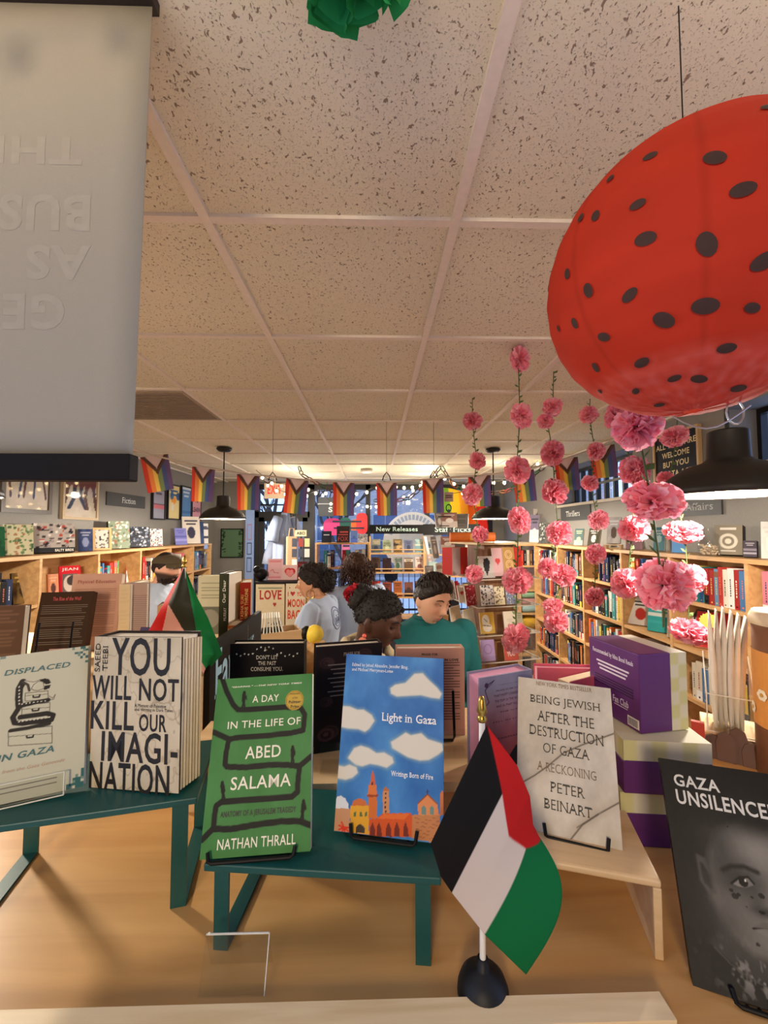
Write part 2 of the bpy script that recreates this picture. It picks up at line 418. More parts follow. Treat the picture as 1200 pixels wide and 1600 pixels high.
# rear wall and shopfront
def px_x(px, Y=6.3): return (px-585)/F*Y
XA, XZ = px_x(396), px_x(771)
b = MB(); b.box((XL, YB, 0), (XA, YB+.12, ZC+.05), M_WALL); b.box((XZ, YB, 0), (XR, YB+.12, ZC+.05), M_WALL); b.box((XA, YB, 2.57), (XZ, YB+.12, ZC+.05), M_WALL)
struct(b.build('wall_back'))
xd = px_x(484); xm = px_x(575); xm2 = px_x(668)
b = MB()
for x, w in ((xm, .07), (xm2, .07), (XZ-.04, .08), (xd+.02, .1)): b.box((x-w/2, YB+.01, 0), (x+w/2, YB+.1, 2.57), M_DARKFRAME)
b.box((xd, YB+.01, 2.49), (XZ, YB+.1, 2.57), M_DARKFRAME); b.box((xd, YB+.01, 0), (XZ, YB+.1, .5), M_DARKFRAME)
wf = struct(b.build('window_1'))
struct(MB().box((xd+.05, YB+.05, .5), (XZ-.06, YB+.056, 2.5), GLASS).build('window_pane', wf))
b = MB(); zt = 2.06
b.box((XA, YB+.01, 0), (XA+.09, YB+.1, 2.57), M_DARKFRAME); b.box((XA, YB+.01, 2.49), (xd, YB+.1, 2.57), M_DARKFRAME); b.box((XA, YB+.01, zt), (xd, YB+.1, zt+.09), M_DARKFRAME)
b.box((XA+.09, YB+.02, 0), (XA+.17, YB+.07, zt), M_DARKFRAME); b.box((xd-.11, YB+.02, 0), (xd-.03, YB+.07, zt), M_DARKFRAME)
b.box((XA+.09, YB+.02, 0), (xd-.03, YB+.07, .25), M_DARKFRAME); b.box((XA+.09, YB+.02, zt-.06), (xd-.03, YB+.07, zt), M_DARKFRAME)
d1 = struct(b.build('door_1'))
struct(MB().box((XA+.1, YB+.04, .2), (xd-.04, YB+.046, 2.5), GLASS).build('door_pane', d1))
struct(MB().box((xd-.16, YB-.03, 1.0), (xd-.13, YB+.02, 1.3), mat((150, 148, 145), .3, .9)).box((XA+.35, YB-.02, zt-.01), (XA+.62, YB+.02, zt+.05), mat((60, 58, 56), .4, .5)).build('door_handle', d1))
# front wall: below, above and beside the opening the picture is taken through
b = MB()
b.box((XL, YF-.1, 0), (XR, YF, LZ-.05), M_WALL); b.box((XL, YF-.1, 2.62), (XR, YF, ZC+.3), M_WALL)
b.box((XL, YF-.1, LZ-.05), (-1.75, YF, 2.62), M_WALL); b.box((1.75, YF-.1, LZ-.05), (XR, YF, 2.62), M_WALL)
struct(b.build('wall_front'))
# -------- ledge and its pine strip
b = MB(); b.box((-1.7, YF, LZ-.04), (1.75, .957, LZ), M_LEDGE); struct(b.build('window_sill_ledge'))
b = MB(); b.box((-1.7, YF+.005, LZ-.3), (1.75, .94, LZ-.04), M_BLACK); struct(b.build('ledge_base_trim'))
p0 = onz(-2, 1578, LZ+.012); p1 = onz(1030, 1549, LZ+.012); f1 = onz(1047, 1584, LZ+.012); d = (p1-p0).normalized(); s0 = p0-d*.6
nrm = Vector((d.y, -d.x, 0)); wd = .026
b = MB(); L = (p1-s0).length
b.box((0, -wd, -.009), (L, 0, .0), M_LIP, c=(0, 0, 0)); b.box((.0, -wd+.001, -.010), (L-.004, -.002, -.009), M_BLACK)
o = b.build('pine_edge_strip'); o.matrix_world = Matrix.Translation(s0) @ Matrix.Rotation(math.atan2(d.y, d.x), 4, 'Z') @ Matrix.Translation((0, 0, 0)); struct(o)
MB_ = MB(); MB_.box((0, -wd+.001, -.0115), (L-.002, -.001, -.009), M_BLACK)
# ================================================================ STREET BEYOND THE REAR WINDOWS
M_PAVE = mat((206, 206, 208), .9, name='pavement'); 
b = MB(); b.box((-14, YB+.12, -.12), (14, 26, -.02), M_PAVE); struct(b.build('ground'))
b = MB(); b.box((-9, -5.4, -.1), (9, -5, 40), mat((92, 78, 64), .9)); tag(b.build('sky_blocker'), 'added unseen slab behind the viewer, blocking sky light', 'building'); struct(MB().box((-9, -5, -.12), (9, YF-.1, -.05), M_PAVE).build('ground_outside'))  # tall slab out of view, added to keep blue sky off the window display
sl = thing('added_fill_lamp', 'added unseen fill lamp on a post behind the viewer', 'fill lamp', (-.9, -2.7, -.05))  # unseen lamp added as warm fill on the fronts of the window books
MB().lathe([(0, 0), (.09, 0), (.07, .3), (.045, .5), (.04, 2.25), (0, 2.25)], M_BLACK, n=16).build('post', sl); MB().sphere((0, 0, 2.45), (.19, .19, .22), mat((255, 240, 220), .5, emit=6.), 20, 14).build('globe', sl, True)
point_light('added_fill_light', (.22, .5, 2.45), FRONT_FILL_W, (255, 230, 196), .3, sl)
bl = thing('street_building', 'brick building across the street seen through the rear windows', 'building', (0, 17, 0))
def brick():
    m = bpy.data.materials.new('street_brick'); m.use_nodes = True; n = m.node_tree; p = n.nodes['Principled BSDF']
    t = n.nodes.new('ShaderNodeTexBrick'); t.inputs['Scale'].default_value = 5; t.inputs['Color1'].default_value = (*srgb((206, 190, 182)), 1); t.inputs['Color2'].default_value = (*srgb((184, 168, 162)), 1); t.inputs['Mortar'].default_value = (*srgb((170, 165, 160)), 1)
    g = n.nodes.new('ShaderNodeTexCoord'); mp = n.nodes.new('ShaderNodeMapping'); mp.inputs['Rotation'].default_value = (R(90), 0, 0)
    n.links.new(g.outputs['Object'], mp.inputs[0]); n.links.new(mp.outputs[0], t.inputs['Vector']); n.links.new(t.outputs['Color'], p.inputs['Base Color']); p.inputs['Roughness'].default_value = .9
    return m
MB().box((-3.5, 0, -.1), (10, .6, 9), brick()).build('facade', bl)
for i in range(5):
    for j in range(2):
        x = -2.4+i*2.3; z = .9+j*3.0; q = MB()
        q.box((x, -.06, z), (x+1.1, 0, z+1.7), mat((196, 194, 190), .6))
        w_ = q.build('window_frame', bl); q = MB()
        for a in range(2):
            for c in range(3): q.box((x+.06+a*.51, -.075, z+.07+c*.54), (x+.53+a*.51, -.06, z+.56+c*.54), mat((96, 112, 140), .15))
        q.build('pane', w_)
def tree(x, y, h, seed, label):
    r = random.Random(seed); q = MB(); bark = mat((70, 60, 54), .9)
    def br(p, d, l, rad, dep):
        e = p+d*l; m = p+d*l*.5+Vector((r.uniform(-.06, .06), r.uniform(-.06, .06), 0))*l
        q.tube([p, m, e], [rad, rad*.85, rad*.65], bark, 5)
        if dep == 0: return
        for k in range(3): br(e if k else m, (d+Vector((r.uniform(-.8, .8), r.uniform(-.8, .8), r.uniform(-.1, .5)))).normalized(), l*r.uniform(.55, .8), rad*.6, dep-1)
    br(Vector((0, 0, 0)), Vector((0, 0, 1)), h*.38, .11, 4)
    o = q.build('bare_tree'); o.location = (x, y, -.05); tag(o, label, 'tree')
tree(-2.6, 10.6, 4.5, 1, 'leafless tree behind the rear door glass'); tree(-1.0, 12.2, 5.2, 2, 'leafless tree beyond the window right of the rear door')
fe = thing('iron_railing', 'black iron railing along the pavement behind the rear door', 'railing', (0, 9.2, -.02)); q = MB()
q.box((-6, -.02, .95), (4, .02, .99), M_BLACK); q.box((-6, -.02, .12), (4, .02, .16), M_BLACK); q.build('rail', fe); q = MB()
for i in range(78): q.box((-6+i*.13, -.008, .02), (-5.984+i*.13, .008, 1.12), M_BLACK)
q.build('bars', fe)
for i in range(3):
    q = MB(); x = -5.2+i*2.2; q.box((x, 15.2, .25), (x+1.7, 16.0, .75), mat((120, 128, 140), .3), bev=.08); q.box((x+.35, 15.25, .75), (x+1.35, 15.95, 1.2), mat((80, 90, 105), .2), bev=.1)
    for a in (.3, 1.4): q.lathe([(0, -.06), (.24, -.06), (.24, .06), (0, .06)], M_BLACK, Matrix.Translation((x+a, 15.2, .22)) @ Matrix.Rotation(R(90), 4, 'X'))
    o = q.build('parked_car'); tag(o, 'parked grey car across the street, %s from the rear door' % ('nearest', 'second', 'third')[2-i], 'car', 'parked cars')
# ================================================================ LAMPS
M_SHADE = mat((38, 34, 31), .5, .3, name='dark_bronze_shade'); M_INNER = mat((255, 236, 205), .6, name='shade_inside')
M_GLOW = mat((255, 236, 208), .5, emit=10., name='lit_bulb')
def pendant(x, y, label, watts=PENDANT_W):
    o = thing('pendant_lamp', label, 'lamp', (x, y, 1.955), group='dark pendant lamps')
    r = .2
    b = MB(); b.lathe([(.055, .205), (.058, .12), (.07, .108), (.12, .092), (.165, .06), (.195, .022), (r, .0), (r-.004, 0), (.19, .022), (.16, .056), (.116, .087), (.06, .102), (0, .104)], M_SHADE, n=48); 
    b.lathe([(0, .21), (.05, .21), (.055, .205)], M_SHADE, n=48); b.build('shade', o, True)
    b = MB(); b.lathe([(.1935, .0025), (.1875, .022), (.157, .054), (.114, .084), (.058, .099), (0, .1)], M_INNER, n=48); b.build('shade_lining', o, True)
    b = MB(); b.tube([(0, 0, .2), (0, 0, ZC-1.955-.02)], .006, M_SHADE); b.build('stem', o)
    b = MB(); b.lathe([(0, ZC-1.955), (.065, ZC-1.955), (.068, ZC-1.955-.012), (.05, ZC-1.955-.03), (.012, ZC-1.955-.035), (0, ZC-1.955-.035)], M_SHADE); b.build('ceiling_rose', o, True)
    b = MB(); b.sphere((0, 0, .045), (.05, .05, .045), M_GLOW); b.build('bulb', o, True)
    point_light('bulb_light', (0, 0, -.012), watts, (255, 243, 226), .05, o)
    return o
pendant(-1.36, 3.73, 'dark dome pendant lamp hanging near the left shelves and green picture')
pendant(1.09, 3.73, 'dark dome pendant lamp hanging near the staff picks sign')
pendant(1.14, 1.29, 'large dark dome pendant lamp nearest the red paper lantern', 62.)
pendant(-1.4, 1.29, 'dark dome pendant lamp out behind the hanging banner', 88.)
# vent tile, smoke detector, exit sign
b = MB(); b.box((-1.62, 2.21, ZC-.004), (-1.035, 2.78, ZC+.004), mat((168, 152, 134), .7))
for i in range(18): b.box((-1.6, 2.235+i*.029, ZC-.008), (-1.05, 2.247+i*.029, ZC-.004), mat((150, 136, 120), .7))
tag(b.build('ceiling_vent'), 'square grey vent panel set in the ceiling beside the banner', 'vent')
p = at(573, 741, 5.0); b = MB(); b.lathe([(0, 0), (.075, 0), (.07, -.03), (.05, -.042), (0, -.044)], M_WHITE); o = b.build('smoke_detector', smooth=True); o.location = (p.x, 5.0, ZC); tag(o, 'white round smoke detector on the ceiling near the rear windows', 'smoke detector')
p = at(429, 767, 5.85); o = thing('exit_sign', 'red EXIT sign hanging over the rear door', 'sign', (p.x, 5.85, p.z))
b = MB(); b.box((-.145, 0, -.108), (.145, .03, .108), mat((226, 205, 180), .5)); b.build('sign_panel', o)
b = MB(); b.text('EXIT', -.1, -.045, .1, .08, mat((255, 40, 34), .5, emit=1.3), bold=.02); b.build('lettering', o)
b = MB(); b.tube([(0, .015, .108), (0, .015, ZC-p.z)], .008, M_WHITE); b.build('stem', o)
# string lights --------------------------------------------------
def swag(p, q, sag, n=14):
    p, q = Vector(p), Vector(q); return [p.lerp(q, i/n)-Vector((0, 0, sag*4*(i/n)*(1-i/n))) for i in range(n+1)]
def string_lights(label, spans, step, lights, watts=STRING_W):
    pts = []
    for a, c, s in spans: pts += swag(a, c, s)
    o = thing('string_lights', label, 'string lights', pts[0], group='warm string lights'); o0 = pts[0]
    pts = [q-o0 for q in pts]
    MB().tube(pts, .0035, mat((40, 38, 30), .5), 5).build('cable', o)
    acc = 0; k = 0; bulbs = []; me = None
    for a, c in zip(pts[:-1], pts[1:]):
        acc += (c-a).length
        if acc > step:
            acc = 0; k += 1
            if me is None:
                q = MB(); q.sphere((0, 0, -.03), (.017, .017, .02), mat((255, 226, 170), .5, emit=14.)); q.lathe([(0, 0), (.008, 0), (.008, -.016), (0, -.016)], M_BLACK, n=8); e = q.build('bulb', o, True); me = e.data
            else: e = bpy.data.objects.new('bulb', me); COL.objects.link(e); e.parent = o
            e.location = c; bulbs.append(c)
    for i in range(lights):
        c = bulbs[int((i+.5)*len(bulbs)/lights)]; point_light('string_glow', c-Vector((0, 0, .05)), watts, (255, 240, 220), .04, o)
A1 = [at(400, 734.5, 5.0), at(470, 752, 5.0), at(525, 760, 5.0), at(600, 752, 5.0), at(690, 740, 4.8), at(760, 748, 4.6), at(840, 720.5, 4.4)]
string_lights('warm string lights looped along the rear windows above the new releases', [(A1[i], A1[i+1], .09) for i in range(6)], .1, 4)
A2 = [at(405, 744.5, 5.6), at(500, 765, 5.6), at(560, 785, 5.6), at(660, 750, 5.4), at(740, 758, 5.3)]
string_lights('warm string lights hanging beneath the exit sign across the shopfront', [(A2[i], A2[i+1], .14) for i in range(4)], .12, 2)
# the shop-window string lights above the viewer, whose bulbs show mirrored in the framed pictures
A3 = [Vector((-1.5+i*.6, .36, 2.592)) for i in range(6)]
string_lights('warm string lights draped along the front window head', [(A3[i], A3[i+1], .07) for i in range(5)], .13, 5, FRONT_STRING_W)
# ================================================================ BOOKCASES
SH = [.05, .38, .65, .92, 1.19, 1.455, 1.70]                       # undersides... tops of the boards
ORD = ['first', 'second', 'third', 'fourth', 'fifth', 'sixth', 'seventh', 'eighth', 'ninth', 'tenth', 'eleventh', 'twelfth', 'thirteenth', 'fourteenth', 'fifteenth', 'sixteenth', 'seventeenth', 'eighteenth', 'nineteenth', 'twentieth', 'twenty-first', 'twenty-second', 'twenty-third', 'twenty-fourth', 'twenty-fifth', 'twenty-sixth', 'twenty-seventh', 'twenty-eighth', 'twenty-ninth', 'thirtieth', 'thirty-first', 'thirty-second', 'thirty-third', 'thirty-fourth', 'thirty-fifth', 'thirty-sixth']
def bookcase(name, label, side, xf, xw, divs, levels, top):
    o = thing(name, label, 'bookcase', (0, 0, 0)); a, c = min(xf, xw), max(xf, xw); t = .02
    q = MB(); xb = xw; q.box((xb-.008 if side > 0 else xb, divs[0], .0), (xb if side > 0 else xb+.008, divs[-1], top), M_SHELF); q.build('back_panel', o)
    q = MB(); q.box((a-(.004 if side > 0 else 0), divs[0]-.012, top-.022), (c+(.004 if side < 0 else 0), divs[-1]+.012, top), M_SHELF); q.build('top_board', o)
    for y in divs: MB().box((a, y-.01, 0), (c, y+.01, top-.022), M_SHELF).build('upright', o)
    for y0, y1 in zip(divs[:-1], divs[1:]):
        for z in levels: MB().box((a+.003, y0+.01, z-.02), (c-.003, y1-.01, z), M_SHELF).build('shelf', o)
    MB().box((xf+(.02 if side > 0 else -.04), divs[0], 0), (xf+(.04 if side > 0 else -.02), divs[-1], .06), M_SHELF).build('plinth', o)
    return o
RF, LF = 1.75, -2.15
RD = [1.40, 1.91, 2.42, 2.90, 3.44, 3.92, 4.48]
LD = [2.16, 2.72, 3.28, 3.86, 4.42, 4.97, 5.49]
bookcase('bookcase', 'long pale wood bookcase along the right wall below the high windows', 1, RF, XR-.003, RD, SH[:6], 1.71)
bookcase('bookcase', 'long pale wood bookcase along the left wall below the Fiction sign', -1, LF, XL+.003, LD, [.1, .42, .74, 1.07, 1.38], 1.69)
PM = print_mat(.5)
PAL = {'black': [(24, 23, 24), (32, 30, 32), (40, 36, 34)], 'navy': [(28, 38, 66), (34, 48, 84)], 'blue': [(46, 92, 150), (70, 120, 176), (96, 150, 190)],
       'red': [(172, 40, 36), (196, 56, 48), (150, 30, 40)], 'orange': [(222, 106, 44), (230, 130, 60)], 'yellow': [(226, 190, 70), (214, 200, 96)],
       'green': [(58, 110, 70), (84, 140, 88), (40, 80, 56)], 'teal': [(40, 120, 124), (70, 150, 150)], 'cream': [(230, 220, 194), (236, 228, 208), (214, 202, 176)],
       'white': [(236, 234, 228), (226, 222, 214)], 'grey': [(130, 128, 126), (96, 94, 96)], 'pink': [(224, 130, 146), (216, 100, 124)], 'purple': [(92, 62, 124), (120, 90, 150)], 'brown': [(104, 70, 50), (132, 94, 66)]}
PAL = {k: [tuple(int(x*.86+sum(c)/3*.1) for x in c) for c in v] for k, v in PAL.items()}
def spine_mesh(t, h, d, cname, seed):
    """upright book, spine facing local -y, bottom at z=0, x from 0 to t"""
    r = random.Random(seed); c = r.choice(PAL[cname]); q = MB(); e = .002
    lightish = sum(c) > 420
    ink = r.choice([(30, 28, 30), (150, 40, 36), (40, 60, 110)]) if lightish else r.choice([(236, 228, 206), (226, 196, 110), (220, 220, 224), (214, 120, 90)])
    q.box((0, 0, 0), (t, e, h), PM, None, c); q.box((0, e, 0), (e, d, h), PM, None, c); q.box((t-e, e, 0), (t, d, h), PM, None, c)
    q.box((e, e, .002), (t-e, d-.003, h-.003), PM, None, r.choice([PAPER, (222, 208, 180), (238, 232, 218)]))
    def patch(x0, z0, x1, z1, k): q.add([(x0, -.0006, z0), (x1, -.0006, z0), (x1, -.0006, z1), (x0, -.0006, z1)], [(0, 1, 2, 3)], PM, None, k)
    st = r.random()
    if st < .3: patch(0, h*.78, t, h*.93, ink if r.random() < .4 else r.choice(PAL[r.choice(list(PAL))]))
    if st > .8: patch(0, 0, t, h*.25, r.choice(PAL[r.choice(list(PAL))]))
    # title reads along the spine as broken bars of ink
    z = h*.3; w = min(t*.24, .006)
    while z < h*.74:
        l = r.uniform(.004, .011); patch(t/2-w/2, z, t/2+w/2, min(z+l, h*.76), ink); z += l+r.uniform(.0025, .006)
    patch(t/2-t*.14, h*.05, t/2+t*.14, h*.05+t*.25, ink)
    return q
NBOOK = {'right': 0, 'left': 0}
def fill_row(side, y0, y1, z, hmax, mix, where, grp, seed, gap=.0, thick=(.014, .036), near_first=True, hmin=.165):
    """stand individual books on a board; on the right wall they face -x, on the left +x"""
    r = random.Random(seed); y = y0+.006; k = 0; xf = RF if side == 'right' else LF
    names = [n for n, w in mix for _ in range(w)]
    while True:
        t = r.uniform(*thick); h = min(hmax, r.uniform(hmin, hmax)); d = r.uniform(.13, .16)
        if y+t > y1-.008-gap: break
        cn = r.choice(names); o = spine_mesh(t, h, d, cn, seed*100+k).build('book')
        ins = r.uniform(.02, .035)
        if side == 'right': o.matrix_world = Matrix.Translation((xf+ins, y+t, z+.0005)) @ Matrix.Rotation(R(-90), 4, 'Z')
        else: o.matrix_world = Matrix.Translation((xf-ins, y, z+.0005)) @ Matrix.Rotation(R(90), 4, 'Z')
        tag(o, '%s %s book, %s %s' % (cn, 'tall' if h > .205 else ('thick' if t > .028 else 'slim'), ORD[min(k, 35)], where), 'book', grp)
        y += t+.0012; k += 1; NBOOK[side] += 1
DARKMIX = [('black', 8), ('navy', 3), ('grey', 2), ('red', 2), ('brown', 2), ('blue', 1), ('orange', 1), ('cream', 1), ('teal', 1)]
BRIGHT = [('red', 4), ('orange', 3), ('cream', 4), ('yellow', 3), ('green', 2), ('blue', 3), ('teal', 2), ('black', 3), ('pink', 2), ('white', 3), ('navy', 2)]
rowname = {5: 'top shelf', 4: 'second shelf', 3: 'third shelf', 2: 'fourth shelf', 1: 'fifth shelf'}
ri = {5: 1.455, 4: 1.19, 3: .92, 2: .65, 1: .38}
bayname = {5: 'farthest bay', 4: 'second-farthest bay', 3: 'third-farthest bay', 2: 'third-nearest bay', 1: 'second-nearest bay', 0: 'nearest bay'}
RV = {0: (5,), 1: (5, 3), 2: (5, 3), 3: (5, 4, 3), 4: (5, 4, 3, 2), 5: (5, 4, 3, 2, 1)}
for bay in range(6):
    for row in RV[bay]:
        y0, y1 = RD[bay]+.01, RD[bay+1]-.01
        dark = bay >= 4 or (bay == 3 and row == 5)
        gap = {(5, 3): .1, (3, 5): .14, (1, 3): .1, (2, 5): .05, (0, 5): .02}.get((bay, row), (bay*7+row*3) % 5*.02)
        if bay == 0: y0 = RD[1]-.26
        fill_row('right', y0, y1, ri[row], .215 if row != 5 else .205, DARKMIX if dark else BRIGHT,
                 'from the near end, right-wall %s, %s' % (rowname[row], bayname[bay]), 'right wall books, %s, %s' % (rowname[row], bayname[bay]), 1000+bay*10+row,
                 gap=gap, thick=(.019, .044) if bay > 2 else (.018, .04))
lrow = {4: (1.38, 'top shelf'), 3: (1.07, 'second shelf'), 2: (.74, 'third shelf')}
lbay = ['banner bay', 'nearest bay', 'second-nearest bay', 'third-nearest bay', 'bay behind capped man', 'second-farthest bay', 'farthest bay']
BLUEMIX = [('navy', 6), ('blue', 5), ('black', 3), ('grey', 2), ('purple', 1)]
LV = {1: (4, 3), 3: (4,), 4: (4,), 5: (4, 3), 6: (4, 3)}
for bay in LV:
    for row in LV[bay]:
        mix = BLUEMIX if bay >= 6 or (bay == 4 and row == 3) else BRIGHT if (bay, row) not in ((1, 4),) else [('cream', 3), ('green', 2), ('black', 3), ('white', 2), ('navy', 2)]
        gap = {(1, 4): .12, (3, 4): .24, (4, 4): .15, (1, 3): .1, (5, 4): .16}.get((bay, row), .04)
        z, rn = lrow[row]
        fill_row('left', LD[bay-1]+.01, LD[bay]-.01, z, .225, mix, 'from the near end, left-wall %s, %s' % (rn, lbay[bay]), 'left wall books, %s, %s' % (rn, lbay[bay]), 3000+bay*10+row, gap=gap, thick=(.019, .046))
print('BOOKS', NBOOK)
# ---------------------------------------------------------------- face-out pieces on and in the bookcases
def faceout(name, label, cat, px, py, wpx, hpx, Y, yaw, t, A_or_seed, pal=None, cover=(60, 60, 60), kind=None, group=None, pages=PAPER, lean=-8, z=None, extra=None, wm=None, hm=None):
    """px,py: bottom centre in the photo; sizes from the photo at distance Y; yaw turns the front (0 = towards the viewer)"""
    if z is not None: p = onx(px, py, RF+.08 if px > 600 else LF-.085); Y = p.y; p.z = z
    else: p = at(px, py, Y)
    th = math.atan2(p.x, p.y)
    w = wm or wpx*Y*math.cos(th)/F/max(.4, math.cos(th+R(yaw))); h = hm or hpx*Y/F
    A = A_or_seed if not isinstance(A_or_seed, int) else rnd_art(w, h, A_or_seed, pal, kind)
    p.z += t*math.sin(R(abs(lean)))
    M = TRS(p, R(yaw), R(lean))
    return slab_book(name, label, cat, M, w, h, t, A, cover, group, pages, extra=extra)
def label_text(t, u0, v0, u1, v1, rgb, bold=.0, slab=0., w=None, h=None, y=-.001):
    def f(b):
        b.text(t, u0, v0, u1, v1, mat(rgb, .5), bold=bold, slab=slab, y=y)
    return f
TR_ = 1.7105   # right top board
TL_ = 1.6905
ST = 'left bookcase top'
C_ = lambda *a: rnd_art(*a)
GL = 'things displayed on top of the left bookcase'
faceout('gift_book', 'dark green book at the banner end of the left bookcase top', 'book', -2, 866, 20, 46, 2.42, 62, .04, 1, [(24, 66, 44), (30, 80, 50)], (22, 60, 40), 'field', GL, z=TL_)
A = rnd_art(.17, .185, 2, [(186, 180, 150), (86, 116, 78), (70, 100, 72), (120, 140, 96), (150, 110, 80)], 'pattern')
faceout('puzzle_box', 'cream puzzle box patterned with green cactuses on left bookcase top', 'puzzle', 29, 868, 46, 47, 2.5, 55, .05, A, cover=(200, 190, 160), group=GL, pages=None, z=TL_)
A = rnd_art(.25, .19, 3, [(172, 164, 158), (60, 54, 58), (170, 70, 60), (150, 140, 140), (40, 40, 46), (226, 220, 214)], 'pattern')
def sb(b):
    b.add([(-.117, -.0008, .0), (.117, -.0008, 0), (.117, -.0008, .034), (-.117, -.0008, .034)], [(0, 1, 2, 3)], mat((18, 24, 30), .5))
    b.text('SALTY BIRDS', -.0, .006, .108, .024, mat((240, 236, 226), .5), bold=.03, y=-.0014)
faceout('puzzle_box', 'black boxed puzzle titled SALTY BIRDS covered in seabirds', 'puzzle', 86, 862, 55, 45, 2.78, 52, .06, A, cover=(22, 22, 24), group=GL, pages=None, z=TL_, extra=sb, wm=.235)
faceout('book', 'slim navy book leaning back beside the small wood framed print', 'book', 134, 857, 22, 36, 3.02, 40, .012, 5, [(44, 56, 92), (90, 104, 150), (150, 160, 196), (180, 186, 210)], (36, 46, 80), 'photo', GL, z=TL_, lean=-22)
A = rnd_art(.11, .165, 6, [(206, 200, 190), (60, 60, 62), (120, 118, 114)], 'pattern')
o = faceout('framed_print', 'small pale wood framed black and white print on bookcase top', 'picture', 160, 855, 24, 35, 3.2, 48, .015, A, cover=(206, 172, 120), group=GL, pages=None, z=TL_,
        extra=lambda b: [b.box((-.066, -.006, 0), (-.05, 0, .185), mat((208, 172, 120))), b.box((.05, -.006, 0), (.066, 0, .185), mat((208, 172, 120))), b.box((-.05, -.006, 0), (.05, 0, .016), mat((208, 172, 120))), b.box((-.05, -.006, .168), (.05, 0, .185), mat((208, 172, 120)))], wm=.13, hm=.183)
faceout('puzzle_box', 'grey green forest puzzle box beside the small framed print', 'puzzle', 187, 853, 32, 42, 3.4, 50, .05, 7, [(128, 140, 120), (86, 104, 84), (206, 210, 190), (150, 104, 80), (226, 226, 206)], (60, 70, 60), 'pattern', GL, None, z=TL_)
faceout('puzzle_box', 'black puzzle box with a green base edge on left bookcase top', 'puzzle', 219, 849, 31, 31, 3.75, 50, .07, 8, [(22, 26, 40), (140, 146, 160), (90, 100, 120), (200, 200, 204), (30, 36, 50)], (18, 20, 28), 'pattern', GL, None, z=TL_)
faceout('puzzle_box', 'white box printed with red and grey shells beyond black puzzle', 'puzzle', 245, 846, 19, 27, 4.0, 50, .04, 9, [(214, 206, 200), (150, 70, 66), (70, 80, 110), (60, 54, 56)], (50, 60, 80), 'pattern', GL, None, z=TL_)
faceout('book', 'periwinkle paperback leaning on the bookcase beside the white tote', 'book', 284, 845, 18, 27, 4.62, 42, .012, 10, [(122, 124, 190), (150, 150, 214), (96, 100, 170)], (110, 112, 180), 'band', GL, z=TL_, lean=-20)
faceout('folded_tote', 'white canvas tote with dark print propped below the posters', 'tote bag', 300, 844, 27, 44, 4.85, 35, .03, rnd_art(.2, .33, 11, [(214, 206, 196), (204, 196, 186), (60, 60, 80)], 'photo'), cover=(206, 198, 186), group=GL, pages=None, z=TL_, lean=-18)
faceout('book', 'slate blue book standing behind the white sticker card', 'book', 312, 844, 14, 34, 5.2, 45, .03, 12, [(58, 78, 120), (48, 66, 104)], (52, 70, 110), 'field', GL, z=TL_)
faceout('sticker_card', 'white card with four dark stickers above pale blue note', 'card', 320, 843, 11, 31, 5.15, 35, .004, rnd_art(.09, .25, 13, [(226, 226, 226), (70, 72, 90), (226, 226, 226), (90, 90, 110)], 'band'), cover=(220, 220, 220), group=GL, pages=None, z=TL_)
o = MB(); o.art(rnd_art(.11, .06, 14, [(150, 176, 226), (120, 150, 210)], 'lines'), .11, .06, PM, None, -.001); o.box((0, 0, 0), (.11, .002, .06), PM, None, (150, 176, 226)); o = o.build('shelf_note')
p = onx(319, 853, LF+.004); o.matrix_world = TRS((LF+.004, p.y, 1.625), R(90)); tag(o, 'pale blue paper note taped to the left bookcase front edge', 'note')
# inside the left bookcase
faceout('paperback', 'paperback with a woman\'s face on peach, left of red one', 'book', 84, 929, 16, 36, 2.74, 60, .02, 20, [(224, 150, 90), (214, 150, 130), (90, 60, 56), (226, 180, 150)], (214, 130, 80), 'photo', 'face-out novels in the left bookcase', z=1.3805)
def jn(b): b.text('JEAN', -.05, .17, .05, .195, mat((244, 226, 220), .5), bold=.01, y=-.001)
C = Canvas(.13, .21, .004, (196, 36, 48)); C.rect(.02, .0, .11, .15, (96, 86, 84)); C.ell(.06, .08, .035, .06, (196, 184, 174)); C.ell(.075, .1, .03, .035, (60, 54, 54))
faceout('paperback', 'red paperback titled JEAN with a grey photograph', 'book', 110, 921, 30, 38, 2.86, 52, .02, C.A, cover=(190, 34, 46), group='face-out novels in the left bookcase', z=1.3805, extra=jn, wm=.13, hm=.21)
faceout('paperback', 'aqua and orange paperback right of the red JEAN cover', 'book', 136, 914, 22, 36, 3.05, 52, .02, 22, [(150, 206, 186), (226, 140, 70), (226, 150, 130), (214, 110, 110), (230, 90, 90)], (226, 140, 70), 'field', 'face-out novels in the left bookcase', z=1.3805)
faceout('paperback', 'black and amber paperback leaning at the end of its row', 'book', 40, 930, 24, 50, 2.62, 60, .025, 23, [(40, 32, 26), (190, 150, 80), (60, 48, 36), (210, 170, 90)], (30, 26, 22), 'photo', 'face-out novels in the left bookcase', z=1.3805, lean=-14, wm=.12, hm=.2)
faceout('paperback', 'white and red paperback behind the capped man\'s shoulder', 'book', 206, 902, 16, 34, 3.66, 50, .02, 24, [(200, 196, 196), (190, 60, 44), (120, 120, 130), (60, 60, 70)], (190, 60, 44), 'field', 'face-out novels in the left bookcase', z=1.3805)
faceout('paperback', 'blue and white paperback on the lower left shelf edge', 'book', 40, 985, 22, 48, 2.5, 55, .02, 25, [(110, 160, 196), (60, 110, 160), (206, 214, 220), (40, 70, 110)], (80, 130, 176), 'pattern', 'face-out novels in the left bookcase', z=1.0705)
